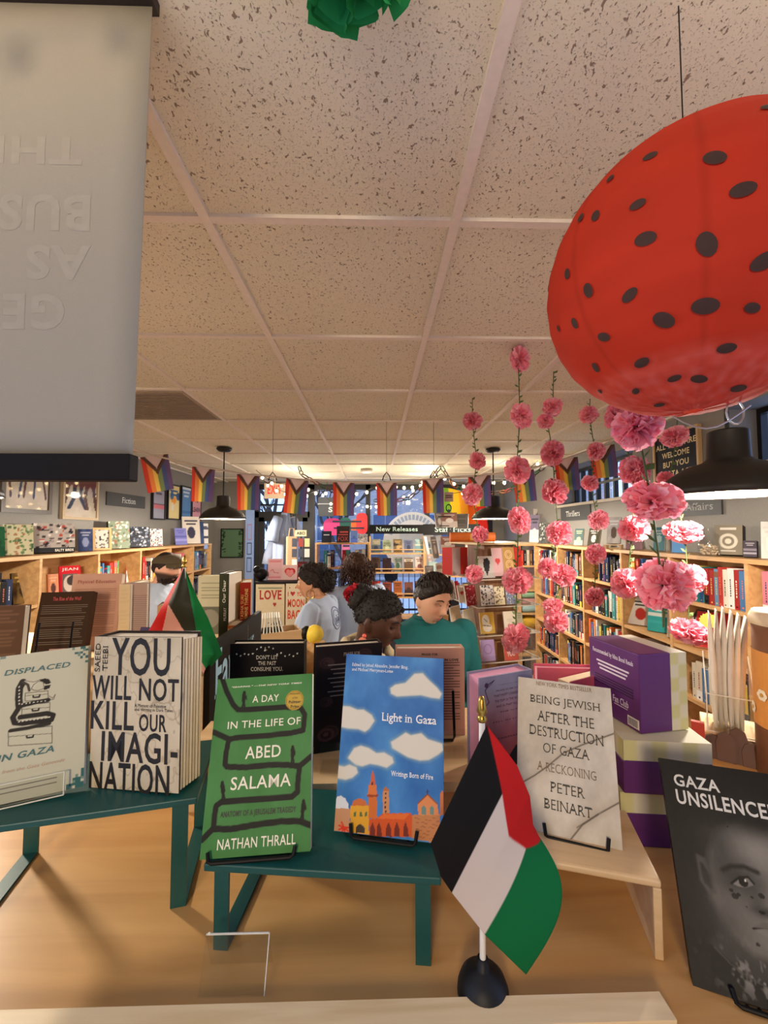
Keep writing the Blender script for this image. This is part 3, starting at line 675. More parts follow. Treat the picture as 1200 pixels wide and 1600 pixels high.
# right bookcase, top
GR = 'things displayed on top of the right bookcase'
def ro(px, y0, wpx, Yw): return None
faceout('book', 'white and violet book at the far end of right bookcase top', 'book', 834, 841, 15, 45, 4.35, -38, .02, 30, [(206, 206, 206), (110, 100, 120), (190, 190, 196), (90, 90, 96), (60, 60, 66)], (200, 198, 196), 'field', GR, z=TR_, lean=-12)
faceout('framed_print', 'narrow black and white plant print in a pale frame', 'picture', 847, 842, 12, 33, 4.1, -35, .015, 31, [(70, 74, 72), (180, 180, 172), (40, 42, 42)], (206, 186, 150), 'pattern', GR, None, z=TR_)
faceout('book', 'slim blue and white book leaning beside a cream spine', 'book', 903, 847, 14, 28, 3.55, -45, .02, 32, [(150, 170, 170), (90, 110, 110), (190, 200, 160)], (196, 190, 176), 'field', GR, z=TR_, lean=-20)
faceout('book', 'olive dark book with a small white label, leaning', 'book', 926, 850, 18, 30, 3.25, -48, .03, 33, [(74, 70, 60), (86, 80, 70), (226, 224, 216)], (58, 54, 48), 'photo', GR, z=TR_, lean=-24)
o = faceout('book', 'grey book with white horses on a little wooden easel', 'book', 958, 841, 22, 43, 3.0, -45, .02, 34, [(150, 146, 150), (206, 204, 200), (96, 84, 76), (60, 58, 66), (210, 210, 214)], (60, 62, 66), 'photo', GR, z=TR_+.035, lean=-14)
p = at(958, 841, 3.0); e = thing('book_easel', 'small wooden easel holding the grey horses book', 'easel', (p.x, p.y, TR_), (0, 0, R(-45)), group=GR)
MB().box((-.06, -.03, .028), (.06, .03, .0345), M_PLY).build('ledge', e); MB().box((-.055, -.02, 0), (-.043, .05, .028), M_PLY).build('leg', e); MB().box((.043, -.02, 0), (.055, .05, .028), M_PLY).build('leg', e)
faceout('book', 'dusty pink book hidden behind the coral flower', 'book', 990, 851, 26, 30, 2.72, -48, .02, 35, [(150, 120, 130), (190, 150, 160)], (130, 100, 110), 'field', GR, z=TR_)
faceout('book', 'teal book with a pale emblem on right bookcase top', 'book', 1029, 860, 18, 38, 2.5, -50, .03, 36, [(84, 124, 134), (74, 112, 124), (150, 176, 176)], (58, 62, 64), 'field', GR, z=TR_, lean=-14)
faceout('book', 'bright blue book beneath the pale pink pompom', 'book', 1060, 862, 22, 26, 2.38, -50, .02, 37, [(96, 150, 206), (120, 170, 220)], (80, 130, 190), 'band', GR, z=TR_)
o = thing('glass_jar', 'clear glass jar of pale pieces on right bookcase top', 'jar', (at(1108, 864, 2.1).x, at(1108, 864, 2.1).y, TR_), group=GR)
MB().lathe([(0, .001), (.045, .001), (.048, .01), (.048, .11), (.03, .128), (.026, .145), (.028, .15), (.024, .15), (.022, .13), (.044, .108), (.044, .006), (0, .006)], GLASS).build('jar_body', o, True)
q = MB(); r = random.Random(3)
for i in range(60): q.box((-.007, -.003, -.005), (.007, .003, .005), mat((196, 176, 150), .6), TRS((r.uniform(-.028, .028), r.uniform(-.028, .028), r.uniform(.014, .06)), r.random()*6, r.random()*6))
q.build('contents', o)
C = Canvas(.12, .155, .003, (128, 120, 104)); C.ell(.06, .07, .04, .04, (206, 200, 184)); C.ell(.06, .07, .026, .026, (128, 120, 104)); C.ell(.06, .07, .014, .014, (210, 204, 190)); C.rect(.025, .13, .095, .142, (206, 200, 190)); C.rect(.03, .018, .09, .023, (206, 200, 190))
faceout('boxed_deck', 'grey book with a pale ringed emblem beside the glass jar', 'book', 1138, 871, 34, 50, 1.98, -52, .07, C.A, cover=(36, 36, 38), group=GR, pages=None, z=TR_, wm=.115, hm=.155)
faceout('card_deck', 'small dark violet card deck box with crossed lines', 'card deck', 1172, 873, 22, 26, 1.86, -52, .04, 41, [(62, 56, 66), (120, 114, 126), (62, 56, 66), (150, 146, 156)], (50, 46, 54), 'band', GR, None, z=TR_)
faceout('book', 'pale grey book cut off at the right picture edge', 'book', 1203, 876, 28, 60, 1.74, -52, .02, 42, [(206, 204, 198), (180, 178, 174)], (200, 198, 194), 'photo', GR, z=TR_)
# right bookcase, face-out inside the bays
GI = 'face-out books inside the right bookcase'
faceout('book', 'white book with a small red figure, under the flowers', 'book', 1000, 984, 28, 38, 2.7, -50, .02, 50, [(226, 220, 210), (228, 222, 212), (190, 60, 50), (60, 60, 60)], (220, 214, 204), 'photo', GI, z=1.1905, lean=-16, wm=.15, hm=.19)
faceout('book', 'turquoise book right of the white red-figure book', 'book', 1032, 992, 28, 40, 2.52, -50, .02, 51, [(60, 176, 180), (70, 186, 188), (226, 240, 236)], (50, 160, 166), 'band', GI, z=1.1905, lean=-16, wm=.15, hm=.19)
faceout('book', 'white edged book at the near divider beside turquoise book', 'book', 1060, 996, 18, 34, 2.3, -50, .02, 52, [(220, 214, 200), (200, 196, 186)], (214, 206, 190), 'lines', GI, z=1.1905, lean=-12, wm=.12, hm=.17)
def onf(b): b.text('ON', -.035, .16, .0, .178, mat((220, 214, 200), .5), bold=.02, y=-.001); b.text('FIRE', -.035, .135, .025, .153, mat((220, 214, 200), .5), bold=.02, y=-.001); b.text('FOR', -.035, .11, .02, .128, mat((220, 214, 200), .5), bold=.02, y=-.001)
faceout('book', 'charcoal book reading ON FIRE FOR below the near flowers', 'book', 1080, 1000, 26, 40, 2.2, -50, .02, rnd_art(.14, .2, 53, [(70, 66, 62), (84, 80, 74), (60, 58, 54)], 'photo'), cover=(60, 58, 54), group=GI, z=1.1905, lean=-24, extra=onf, wm=.14, hm=.2)
o = MB(); pts = []
for i in range(32): a = i/32*2*math.pi; rr_ = .04 if i % 2 else .034; pts.append((rr_*math.cos(a), rr_*math.sin(a)))
o.plate(pts, -.002, 0, mat((238, 206, 70), .5)); o = o.build('price_burst'); o.matrix_world = TRS(at(1107, 970, 2.08), R(-40), R(-15)); tag(o, 'yellow starburst sign clipped to the right bookcase shelf', 'price sign')
def cha(b): b.text('HAT', -.02, .09, .05, .12, mat((60, 26, 28), .5), bold=.02, y=-.001)
faceout('book', 'red book lying back beside the yellow starburst', 'book', 1110, 1016, 30, 40, 2.02, -50, .025, rnd_art(.15, .21, 54, [(196, 60, 62), (190, 54, 58), (220, 120, 116)], 'lines'), cover=(186, 50, 54), group=GI, z=1.1905, lean=-32, extra=cha, wm=.15, hm=.21)
# ---------------------------------------------------------------- signs and pictures on the walls
M_SIGN = mat((62, 64, 64), .6, name='slate_sign')
def wall_sign(label, side, px0, px1, pyt, pyb, txt, tb, slab=.06, rgb=(206, 208, 204)):
    x = XL+.012 if side == 'left' else XR-.012
    a = onx(px0, (pyt+pyb)/2, x); c = onx(px1, (pyt+pyb)/2, x); ym = onx((px0+px1)/2, pyt, x); yb = onx((px0+px1)/2, pyb, x)
    w = abs(c.y-a.y); h = ym.z-yb.z
    o = thing('section_sign', label, 'sign', M=TRS((x, (a.y+c.y)/2, yb.z), R(90 if side == 'left' else -90)), group='slate section signs')
    MB().box((-w/2, 0, 0), (w/2, .012, h), M_SIGN).build('sign_board', o)
    q = MB(); q.text(txt, w*(tb[0]-.5), h*tb[1], w*(tb[2]-.5), h*tb[3], mat(rgb, .6), bold=.0, slab=slab); q.build('lettering', o)
    return o
wall_sign('slate board reading Fiction on the left wall', 'left', 167, 227, 772, 792, 'Fiction', (.36, .28, .72, .72))
wall_sign('small slate board reading Thrillers on the right wall', 'right', 876, 922, 791, 813, 'Thrillers', (.2, .3, .68, .7))
wall_sign('slate board reading Affairs half hidden by a pink flower', 'right', 1036, 1127, 781, 806, 'Affairs', (.42, .32, .88, .78), rgb=(150, 150, 146))
def wall_pic(name, label, side, px0, px1, pyt, pyb, A, fr, fw=.012, group=None, glass=False, extra=None, cat='picture'):
    x = XL+.022 if side == 'left' else XR-.022
    a = onx(px0, 800, x); c = onx(px1, 800, x); pm = (px0+px1)/2; zt = onx(pm, pyt, x).z; zb = onx(pm, pyb, x).z
    w = abs(c.y-a.y); h = zt-zb
    if A is None or isinstance(A, tuple): A = rnd_art(w, h, A[0], A[1], A[2])
    o = thing(name, label, cat, M=TRS((x, (a.y+c.y)/2, zb), R(90 if side == 'left' else -90)), group=group)
    q = MB(); q.art(A, w-2*fw, h-2*fw, PM, None, .004, -w/2+fw, fw); q.box((-w/2+fw, .0045, fw), (w/2-fw, .018, h-fw), PM, None, (200, 196, 190)); 
    if extra: extra(q, w, h)
    q.build('print', o)
    q = MB(); m = mat(fr, .45); q.box((-w/2, -.006, 0), (-w/2+fw, .02, h), m); q.box((w/2-fw, -.006, 0), (w/2, .02, h), m); q.box((-w/2+fw, -.006, 0), (w/2-fw, .02, fw), m); q.box((-w/2+fw, -.006, h-fw), (w/2-fw, .02, h), m); q.build('frame', o)
    if glass: MB().box((-w/2+fw, -.001, fw), (w/2-fw, .001, h-fw), GLASS).build('glass', o)
    return o
def street_art(w, h, seed):
    C = Canvas(w, h, .012, (190, 176, 160)); r = random.Random(seed); C.speck(50, 5, seed)
    for i in range(5):
        x = w*(.12+.19*i); C.line([(x, h*.75), (x+r.uniform(-.05, .05), h*.45), (x+r.uniform(-.08, .08), h*.2)], .045, r.choice([(40, 42, 60), (90, 60, 50), (60, 70, 100)])); C.ell(x, h*.85, .05, .12, (110, 60, 60))
    return C.A
wall_pic('framed_painting', 'large framed painting of walking legs half under the banner', 'left', 0, 80, 690, 802, street_art(.9, .7, 3), (74, 66, 58), .03, None, True)
wall_pic('framed_painting', 'smaller framed drawing left of the Fiction sign', 'left', 97, 153, 735, 812, street_art(.42, .6, 4), (168, 148, 118), .02, None, True)
GP = 'black framed posters on the left wall'
wall_pic('framed_poster', 'grey violet poster with blurred capitals, nearest of four', 'left', 238, 258, 754, 812, (60, [(150, 150, 166), (96, 80, 100), (150, 150, 166), (190, 110, 120), (84, 76, 96)], 'band'), (24, 23, 24), .014, GP)
wall_pic('framed_poster', 'poster of a blue bird on cream and orange', 'left', 262, 281, 757, 812, (61, [(214, 196, 140), (226, 150, 60), (70, 104, 140), (214, 206, 190), (60, 90, 130)], 'blob'), (24, 23, 24), .014, GP)
wall_pic('framed_poster', 'blue lettered poster right of the bird poster', 'left', 283, 299, 760, 812, (62, [(90, 130, 176), (206, 214, 224), (70, 110, 160), (190, 204, 220)], 'band'), (24, 23, 24), .014, GP)
def tol(q, w, h): q.text('TO', -w*.2, h*.62, w*.2, h*.78, mat((70, 40, 60), .6), bold=.04, y=.003); q.text('LEARN', -w*.42, h*.3, w*.42, h*.46, mat((70, 40, 60), .6), bold=.04, y=.003)
wall_pic('framed_poster', 'pink poster reading TO LEARN above the white tote', 'left', 300, 314, 768, 814, (63, [(206, 150, 160), (206, 150, 160)], 'plain'), (60, 44, 50), .006, GP, extra=tol)
def yall(q, w, h):
    m = mat((214, 196, 150), .6)
    for i, t in enumerate(["ALL Y'ALL ARE", 'WELCOME', 'BUT YOU', 'GOTTA ACT']):
        k = [.44, .3, .28, .36][i]; z = h*(.78-.14*i); q.text(t, -w*k, z, w*k, z+h*.085, m, bold=.02, y=.003)
wall_pic('framed_poster', "navy poster reading ALL Y'ALL ARE WELCOME BUT YOU GOTTA ACT", 'right', 1024, 1096, 672, 782, (64, [(26, 27, 34), (28, 29, 36)], 'plain'), (190, 160, 116), .014, None, extra=yall)
# rear wall picture and blue poster column
p = at(362, 870, YB-.02); w, h = .31, .41; C = Canvas(w, h, .008, (84, 112, 84))
r = random.Random(5)
for i in range(40):
    u = r.choice([r.uniform(.0, .05), r.uniform(w-.05, w)]); v = r.uniform(0, h); C.ell(u, v, .018, .01, (36, 50, 40))
o = thing('framed_print', 'green leafy bordered print in a black frame, rear wall', 'picture', M=TRS((p.x, YB-.02, p.z)))
q = MB(); q.art(C.A, w, h, PM, None, .004, -w/2, 0); q.box((-w/2, .005, 0), (w/2, .018, h), PM, None, (60, 70, 60)); q.build('print', o)
q = MB(); fw = .015
for a in ((-w/2-fw, -fw, -w/2, h+fw), (w/2, -fw, w/2+fw, h+fw), (-w/2, -fw, w/2, 0), (-w/2, h, w/2, h+fw)): q.box((a[0], -.004, a[1]), (a[2], .018, a[3]), M_BLACK)
q.build('frame', o)
p = at(388.5, 910, YB-.06); z1 = at(388.5, 792, YB-.06).z
o = thing('poster_column', 'tall pale blue board with small framed cards beside the rear door', 'notice board', M=TRS((p.x, YB-.05, 0)))
MB().box((-.062, 0, 0), (.062, .035, z1), mat((150, 180, 232), .6)).build('board', o)
for i, z in enumerate((1.72, 1.5, 1.24)): q = MB(); q.box((-.036, -.004, z), (.036, 0, z+[.24, .18, .22][i]), mat([(170, 140, 176), (60, 76, 130), (70, 88, 140)][i], .6)); q.box((-.026, -.006, z+.014), (.026, -.004, z+[.22, .165, .2][i]), mat((150, 176, 230), .6)); q.build('card', o)
# ================================================================ MIDDLE OF THE SHOP
M_BLUEBASE = mat((70, 84, 110), .6)
# --- gondola of fantasy books at the left, its black header board facing right
GZ = 1.84-.335
o = thing('display_unit', 'left display bookcase with a black Fantasy header behind the window books', 'display unit', (0, 0, 0))
gx0, gx1, gy0, gy1 = -1.28, -.40, .962, 1.42
MB().box((gx0, gy0, GZ-.022), (gx1, gy1, GZ), M_PLY).build('top_board', o)
MB().box((gx0, gy0, 0), (gx0+.02, gy1, GZ-.022), M_PLY).build('side_panel', o); MB().box((gx1-.02, gy0, 0), (gx1, gy1, GZ-.022), M_PLY).build('side_panel', o)
MB().box((gx0+.02, (gy0+gy1)/2-.01, 0), (gx1-.02, (gy0+gy1)/2+.01, GZ-.022), M_PLY).build('back_panel', o)
for z in (.3, .75, 1.13): MB().box((gx0+.02, gy0+.01, z-.02), (gx1-.02, gy1-.01, z), M_PLY).build('shelf', o)
q = MB(); q.box((gx1, gy0+.03, GZ-.125), (gx1+.014, gy1+.01, GZ+.066), M_BLACK); hb = q.build('header_board', o)
q = MB(); m_ = Matrix.Translation((gx1+.014, gy0+.04, GZ-.105)) @ Matrix.Rotation(R(90), 4, 'Z'); q.text('Fantasy', .02, .0, .34, .15, mat((150, 190, 206), .5), M=m_, bold=.02, slab=.05); q.build('lettering', hb)
GB = 'books standing on the left display unit'
def gbook(label, px, py, w, h, t, Y, yaw, seed, pal, cover, kind='field', pages=PAPER, lean=0, extra=None, split=False, spine='left', A=None):
    p = at(px, py, Y); p.z = GZ+.0008
    return slab_book('book', label, 'book', TRS(p, R(yaw), R(lean)), w, h, t, A if A is not None else rnd_art(w, h, seed, pal, kind), cover, GB, pages, split, spine, extra)
def wolf(b):
    b.text('The Rise of the Wolf', -.032, .155, .036, .165, mat((200, 84, 84), .6), bold=.02, y=-.001)
    r = random.Random(2)
    for i in range(20):
        z = .142-i*.0052
        if i % 6 == 5: continue
        b.box((-.055, -.0008, z), (-.055+r.uniform(.095, .11), -.0005, z+.0014), mat((130, 116, 100), .7))
    b.box((-.02, -.001, .018), (.02, -.0006, .032), mat((206, 160, 150), .6))
gbook('dark brown paperback back cover on a wire easel, nearest the banner', 88, 1014, .125, .178, .025, 1.1, 9, 1, [(62, 42, 28), (62, 42, 28)], (58, 40, 28), 'plain', lean=-14, extra=wolf, split=True, spine='right')
ea = thing('wire_easel', 'black wire easel legs against the dark brown back cover', 'easel', M=TRS(at(88, 1020, 1.06) + Vector((0, 0, 0)), R(9)), group='black wire book easels')
ea.location.z = GZ
for sx in (-.032, .042):
    MB().tube([(sx, -.03, .004), (sx, -.016, .1), (sx, -.012, .113)], .0022, M_WIRE, 6).build('prong', ea)
MB().tube([(-.032, -.03, .004), (.042, -.03, .004)], .0022, M_WIRE, 6).build('crossbar', ea)
def phys(b):
    b.text('Physical Education', -.05, .185, .05, .197, mat((170, 90, 90), .6), bold=.02, y=-.001)
    for i in range(26):
        z = .17-i*.0052
        if i % 7 == 6: continue
        b.box((-.055, -.0008, z), (.055, -.0005, z+.0013), mat((150, 110, 96), .7))
gbook('dusty pink hardback back cover right of the dark brown one', 141, 1006, .13, .215, .03, 1.2, 8, 2, [(206, 164, 146), (206, 164, 146)], (202, 160, 142), 'plain', lean=-8, extra=phys, split=True)
gbook('cream paged hardback standing with its pale fore-edge to the viewer', 193, 992, .03, .185, .12, 1.2, 4, 3, [(232, 210, 170), (224, 200, 158)], (196, 170, 150), 'lines')
def ln(b):
    for i in range(22): b.box((-.03, -.0008, .15-i*.006), (.03, -.0005, .1515-i*.006), mat((150, 124, 116), .7))
gbook('mauve grey book with a closely printed back, before the capped man', 212, 990, .055, .185, .02, 1.22, 2, 4, [(186, 160, 150), (186, 160, 150)], (176, 150, 142), 'plain', extra=ln)
gbook('tan book leaning sideways behind the rear flag', 258, 985, .045, .115, .07, 1.26, 16, 5, [(196, 160, 120), (170, 130, 96)], (150, 116, 90), 'lines')
def bk(b): b.text('BOOK', -.03, .02, .028, .04, mat((226, 220, 226), .6), bold=.03, y=-.001)
gbook('small purple card reading BOOK tucked before the tan book', 228, 1000, .075, .08, .004, 1.12, -10, 6, [(70, 58, 96), (70, 58, 96)], (66, 54, 92), 'plain', pages=None, extra=bk, lean=-20)
gbook('brown striped book back cut off at the left picture edge', -8, 1040, .1, .15, .03, 1.05, 14, 8, [(96, 72, 56), (130, 100, 80)], (90, 66, 52), 'lines', lean=-6)
gbook('pale cream back cover with grey landscape between flag and dark green book', 328, 985, .082, .19, .03, 1.38, 0, 9, [(196, 190, 160), (150, 150, 120)], (190, 184, 150), 'lines', A=(lambda C: (C.rect(0, 0, .082, .09, (110, 110, 96)), C.ell(.04, .05, .03, .03, (150, 146, 132)), [C.rect(.01, .165-.008*i, .072, .167-.008*i, (150, 146, 120)) for i in range(7)], C.A)[-1])(Canvas(.082, .19, .003, (206, 200, 170))))
def mosc(b):
    b.text('On the Other Long Quiet', -.012, .1, .012, .2, mat((226, 226, 206), .6), y=-.001, rot90=False) if False else None
    b.text('MURRAY', .0, .06, .009, .1, mat((226, 226, 206), .6), y=-.001, rot90=True)
    b.text('Our Dear', -.004, .115, .006, .185, mat((226, 226, 206), .6), y=-.001, rot90=True, bold=.02)
gbook('dark green hardback spine with pale lettering beside the amber fantasy', 349, 978, .03, .205, .11, 1.3, -4, 10, [(58, 62, 44), (58, 62, 44)], (64, 58, 46), 'plain', extra=mosc)
def jas(b):
    b.text('JASMINE THRONE', -.002, .04, .011, .15, mat((236, 196, 110), .5), y=-.001, rot90=True, bold=.02)
    b.text('TASHA SURI', -.014, .05, -.005, .13, mat((236, 196, 110), .5), y=-.001, rot90=True)
gbook('red spined fantasy with gold lettering at the header board end', 383, 966, .034, .17, .1, 1.36, 14, 11, [(160, 44, 30), (160, 44, 30)], (206, 160, 70), 'plain', extra=jas)
gbook('low stack end in amber and white below the red spine', 372, 975, .06, .05, .1, 1.28, 8, 12, [(226, 130, 60), (236, 220, 190)], (226, 200, 160), 'band')
# --- counter with gift cards and two posters
cx0, cx1, cyf = at(398, 900, 3.25).x, at(486, 900, 3.25).x, 3.25
cz = at(440, 909, 3.25).z
o = thing('gift_counter', 'black topped counter behind the woman in profile', 'counter', (0, 0, 0))
MB().box((cx0, cyf, cz-.03), (cx1, cyf+.5, cz), M_BLACK).build('top_board', o); MB().box((cx0+.01, cyf+.01, 0), (cx1-.01, cyf+.49, cz-.03), M_SHELF).build('body', o)
def poster(label, px0, px1, pyt, pyb, rgb, f):
    a = at(px0, pyb, cyf-.012); w = at(px1, pyb, cyf-.012).x-a.x; h = at(px0, pyt, cyf-.012).z-a.z
    q = MB(); q.box((0, 0, 0), (w, .004, h), mat(rgb, .6)); f(q, w, h); q = q.build('letterpress_poster'); q.location = a
    return tag(q, label, 'poster', 'letterpress posters on the counter front')
RED = mat((186, 44, 48), .6); ORG = mat((222, 70, 40), .6)
def love(q, w, h):
    q.text('LOVE', w*.12, h*.66, w*.9, h*.87, RED, bold=.03, slab=.05); q.text('HAVE', w*.4, h*.1, w*.9, h*.2, mat((60, 50, 50)), bold=.02)
    for z in (.9, .92): q.box((w*.08, -.001, h*z), (w*.92, 0, h*z+.004), mat((90, 120, 90)))
    q.plate([(w*.66, h*.5), (w*.72, h*.56), (w*.7, h*.6), (w*.66, h*.58), (w*.62, h*.6), (w*.6, h*.56)], -.001, 0, RED)
poster('cream poster with LOVE in red circus capitals', 399, 444, 913, 984, (230, 214, 176), love)
def moon(q, w, h):
    q.text('I', w*.1, h*.72, w*.14, h*.82, ORG, bold=.03); q.text('YOU', w*.56, h*.72, w*.94, h*.82, ORG, bold=.03); q.text('MOON', w*.1, h*.48, w*.94, h*.66, ORG, bold=.03); q.text('BACK', w*.1, h*.22, w*.98, h*.42, ORG, bold=.03)
    q.plate([(w*.35, h*.72), (w*.47, h*.79), (w*.44, h*.83), (w*.35, h*.81), (w*.26, h*.83), (w*.23, h*.79)], -.001, 0, RED)
    for a in (.2, .5, .8): q.plate([(w*(a+.05*math.cos(t*1.2566+.3)*(1 if t % 2 else .5)), h*.91+w*.05*math.sin(t*1.2566)) for t in range(5)], -.001, 0, RED)
poster('cream poster reading I heart YOU MOON BACK in orange red', 446, 477, 912, 983, (232, 218, 186), moon)
def cnt(name, label, cat, px, py, w, h, t, A, cover, dy=.12, yaw=0, lean=-6, pages=None):
    p = at(px, py, cyf+dy); p.z = cz+.0005
    return slab_book(name, label, cat, TRS(p, R(yaw), R(lean)), w, h, t, A, cover, 'gift items on the counter', pages)
C = Canvas(.115, .17, .003, (236, 186, 190)); C.rect(.01, .14, .105, .155, (226, 140, 150)); C.line([(.02, .07), (.04, .085), (.05, .06), (.09, .055)], .004, (200, 70, 80)); C.rect(.01, .015, .105, .03, (226, 140, 150))
cnt('book', 'pale pink book with a red sketch on the gift counter', 'book', 429, 908, .115, .17, .02, C.A, (230, 180, 184))
C = Canvas(.125, .12, .0025, (238, 200, 196))
for (dx, c, s) in ((.004, (190, 40, 50), 1.), (-.004, (226, 60, 60), .8), (0, (240, 150, 150), .5)):
    C.ell(.05+dx, .07, .03*s, .026*s, c); C.ell(.078+dx, .068, .028*s, .026*s, c); C.poly([(.024+dx, .06), (.104+dx, .06), (.066+dx, .022)], c)
cnt('gift_box', 'square box with a big red heart beside the pink book', 'gift box', 452, 908, .125, .12, .06, C.A, (226, 90, 90))
cnt('gift_box', 'dark red box behind the woman\'s forehead on the counter', 'gift box', 472, 906, .08, .14, .06, rnd_art(.08, .14, 4, [(120, 40, 40), (96, 30, 34), (150, 60, 60)], 'field'), (100, 30, 34), dy=.2)
q = MB(); q.sphere((0, 0, .05), (.055, .05, .05), M_BLACK); q.sphere((-.02, -.03, .09), (.03, .03, .03), M_BLACK); q = q.build('plush_toy', smooth=True); p = at(403, 908, cyf+.1); q.location = (p.x+.02, p.y, cz); tag(q, 'small round black plush toy at the counter end', 'toy')
# white envelopes in a wooden box, yellow toy
p = at(425, 1000, 2.05); bo = thing('card_box', 'wooden box of upright white cards beside the header board', 'card box', (p.x, 2.05, p.z-.02), (0, 0, R(24)))
MB().box((-.13, -.07, 0), (.13, .07, .01), M_PLY).build('base', bo)
for a in ((-.13, -.07, .13, -.06), (-.13, .06, .13, .07), (-.13, -.06, -.12, .06), (.12, -.06, .13, .06)): MB().box((a[0], a[1], .01), (a[2], a[3], .07), M_PLY).build('side_panel', bo)
for i in range(9): MB().box((-.07, -.003, 0), (.07, .003, .13), mat((232, 228, 214) if i % 3 else (196, 206, 200), .6), TRS((-.08+i*.018, 0, .012), R(80), R(10-i*3))).build('envelope', bo)
MB().box((p.x-.16, 1.96, 0), (p.x+.16, 2.15, p.z-.021), M_SHELF).build('small_plinth'); tag(bpy.data.objects['small_plinth'], 'low wooden plinth carrying the box of white cards', 'plinth')
q = MB(); q.sphere((0, 0, .045), .045, mat((236, 206, 70), .6)); q.sphere((-.04, 0, .05), (.03, .03, .035), M_BLACK); q = q.build('plush_toy', smooth=True); p2 = at(437, 998, 2.32); q.location = (p2.x+.03, 2.3, p.z-.02+.0); q.location = (p.x+.205, 2.06, p.z-.02); tag(q, 'yellow and black plush toy right of the white card box', 'toy')
MB().box((p.x+.165, 2.0, 0), (p.x+.25, 2.12, p.z-.021), M_SHELF).build('narrow_plinth'); tag(bpy.data.objects['narrow_plinth'], 'narrow wooden plinth under the yellow plush toy', 'plinth')
# --- T-shirts on hangers by the door, tote, sticker rack
def tee_hang(label, px, pyt, Y, w, h, rgb, seed, yaw):
    p = at(px, pyt, Y); o = thing('hanging_tshirt', label, 't-shirt', M=TRS(p, R(yaw)), group='t-shirts hanging by the rear door'); m = mat(rgb, .85); q = MB()
    n, k = 26, 16; vs = []; fs = []
    for s in (0, 1):
        for j in range(k+1):
            v = j/k; half = w*(.18+.82*min(1, v*3.2))*.5*(1+.12*v)
            for i in range(n+1):
                u = i/n*2-1; fold = .022*math.sin(u*7+seed+v*1.2)*(.3+v)
                vs.append((u*half, fold+(.03*(1-u*u)**.5+.012)*(1 if s else -1), -v*h))
    N = (n+1)*(k+1)
    for s in (0, 1):
        for j in range(k):
            for i in range(n):
                a = s*N+j*(n+1)+i; f = (a, a+n+1, a+n+2, a+1); fs.append(f if not s else f[::-1])
    for j in range(k):
        a = j*(n+1); fs.append((a, a+N, a+N+n+1, a+n+1)); a += n; fs.append((a, a+n+1, a+N+n+1, a+N))
    for i in range(n): fs.append((i, i+1, N+i+1, N+i)); a = k*(n+1)+i; fs.append((a, N+a, N+a+1, a+1))
    q.add(vs, fs, m); q.build('shirt_body', o, True)
    for s in (-1, 1): q = MB(); q.tube([(s*w*.36, 0, -.06), (s*w*.6, 0, -.2), (s*w*.68, .0, -.3)], [.05, .062, .07], m, 12); q.build('sleeve', o, True)
    MB().tube([(-w*.3, 0, -.02), (0, 0, .03), (w*.3, 0, -.02)], .006, M_WIRE).tube([(0, 0, .03), (.0, 0, .07), (.015, 0, .09), (0, 0, .1)], .003, M_WIRE).build('hanger', o)
    return p
p = tee_hang('pale blue grey t-shirt hanging in front of the rear door', 446, 800, 4.3, .25, .78, (140, 154, 182), 1, 50)
tee_hang('white edged grey t-shirt hanging behind the pale blue one', 434, 838, 4.6, .2, .6, (128, 138, 160), 3, 60)
q = MB(); pr = at(446, 793, 4.3); q.box((pr.x-.25, 4.28, pr.z+.02), (pr.x+.12, 4.3, pr.z+.035), M_WIRE); q.box((pr.x+.105, 4.28, 0), (pr.x+.12, 4.3, pr.z+.035), M_WIRE); q.box((pr.x-.3, 4.2, 0), (pr.x+.2, 4.4, .02), M_WIRE); q.box((pr.x-.25, 4.3, pr.z+.02), (pr.x-.238, 4.68, pr.z+.032), M_WIRE)
tag(q.build('garment_rail'), 'thin black garment rail holding the t-shirts by the door', 'rail')
o = thing('hanging_tote', 'tan canvas tote hanging right of the t-shirts', 'tote bag', M=TRS(at(456, 838, 4.2), R(20))); MB().box((-.055, -.02, -.3), (.055, .02, 0), mat((190, 158, 124), .85), bev=.012).build('bag', o); MB().tube([(-.03, 0, 0), (-.02, 0, .08), (.02, 0, .08), (.03, 0, 0)], .006, mat((176, 146, 112), .85)).build('strap', o)
p = at(470, 912, 4.0); zt = at(470, 838, 4.0).z
o = thing('sticker_rack', 'tall wire rack of small stickers near the door post', 'rack', (p.x, 4.0, 0)); MB().box((-.008, -.008, 0), (.008, .008, zt), M_WIRE).build('post', o); MB().lathe([(0, 0), (.16, 0), (.16, .015), (0, .02)], M_WIRE).build('base', o)
r = random.Random(8)
for i in range(5):
    for j, xx in enumerate((-.06, .0, .06)):
        MB().box((xx-.024, -.02, zt-.1-i*.1), (xx+.024, -.016, zt-.02-i*.1), mat(r.choice([(220, 216, 206), (60, 64, 80), (150, 60, 56), (226, 210, 150), (90, 110, 150)]), .5)).build('sticker_card', o)
MB().box((-.055, -.024, zt-.0), (.055, -.02, zt+.06), mat((214, 206, 170))).build('rack_sign', o)
q = MB(); q.text('ABO', -.04, zt+.015, .04, zt+.045, M_BLACK, bold=.02, y=-.0245); q.build('lettering', o)
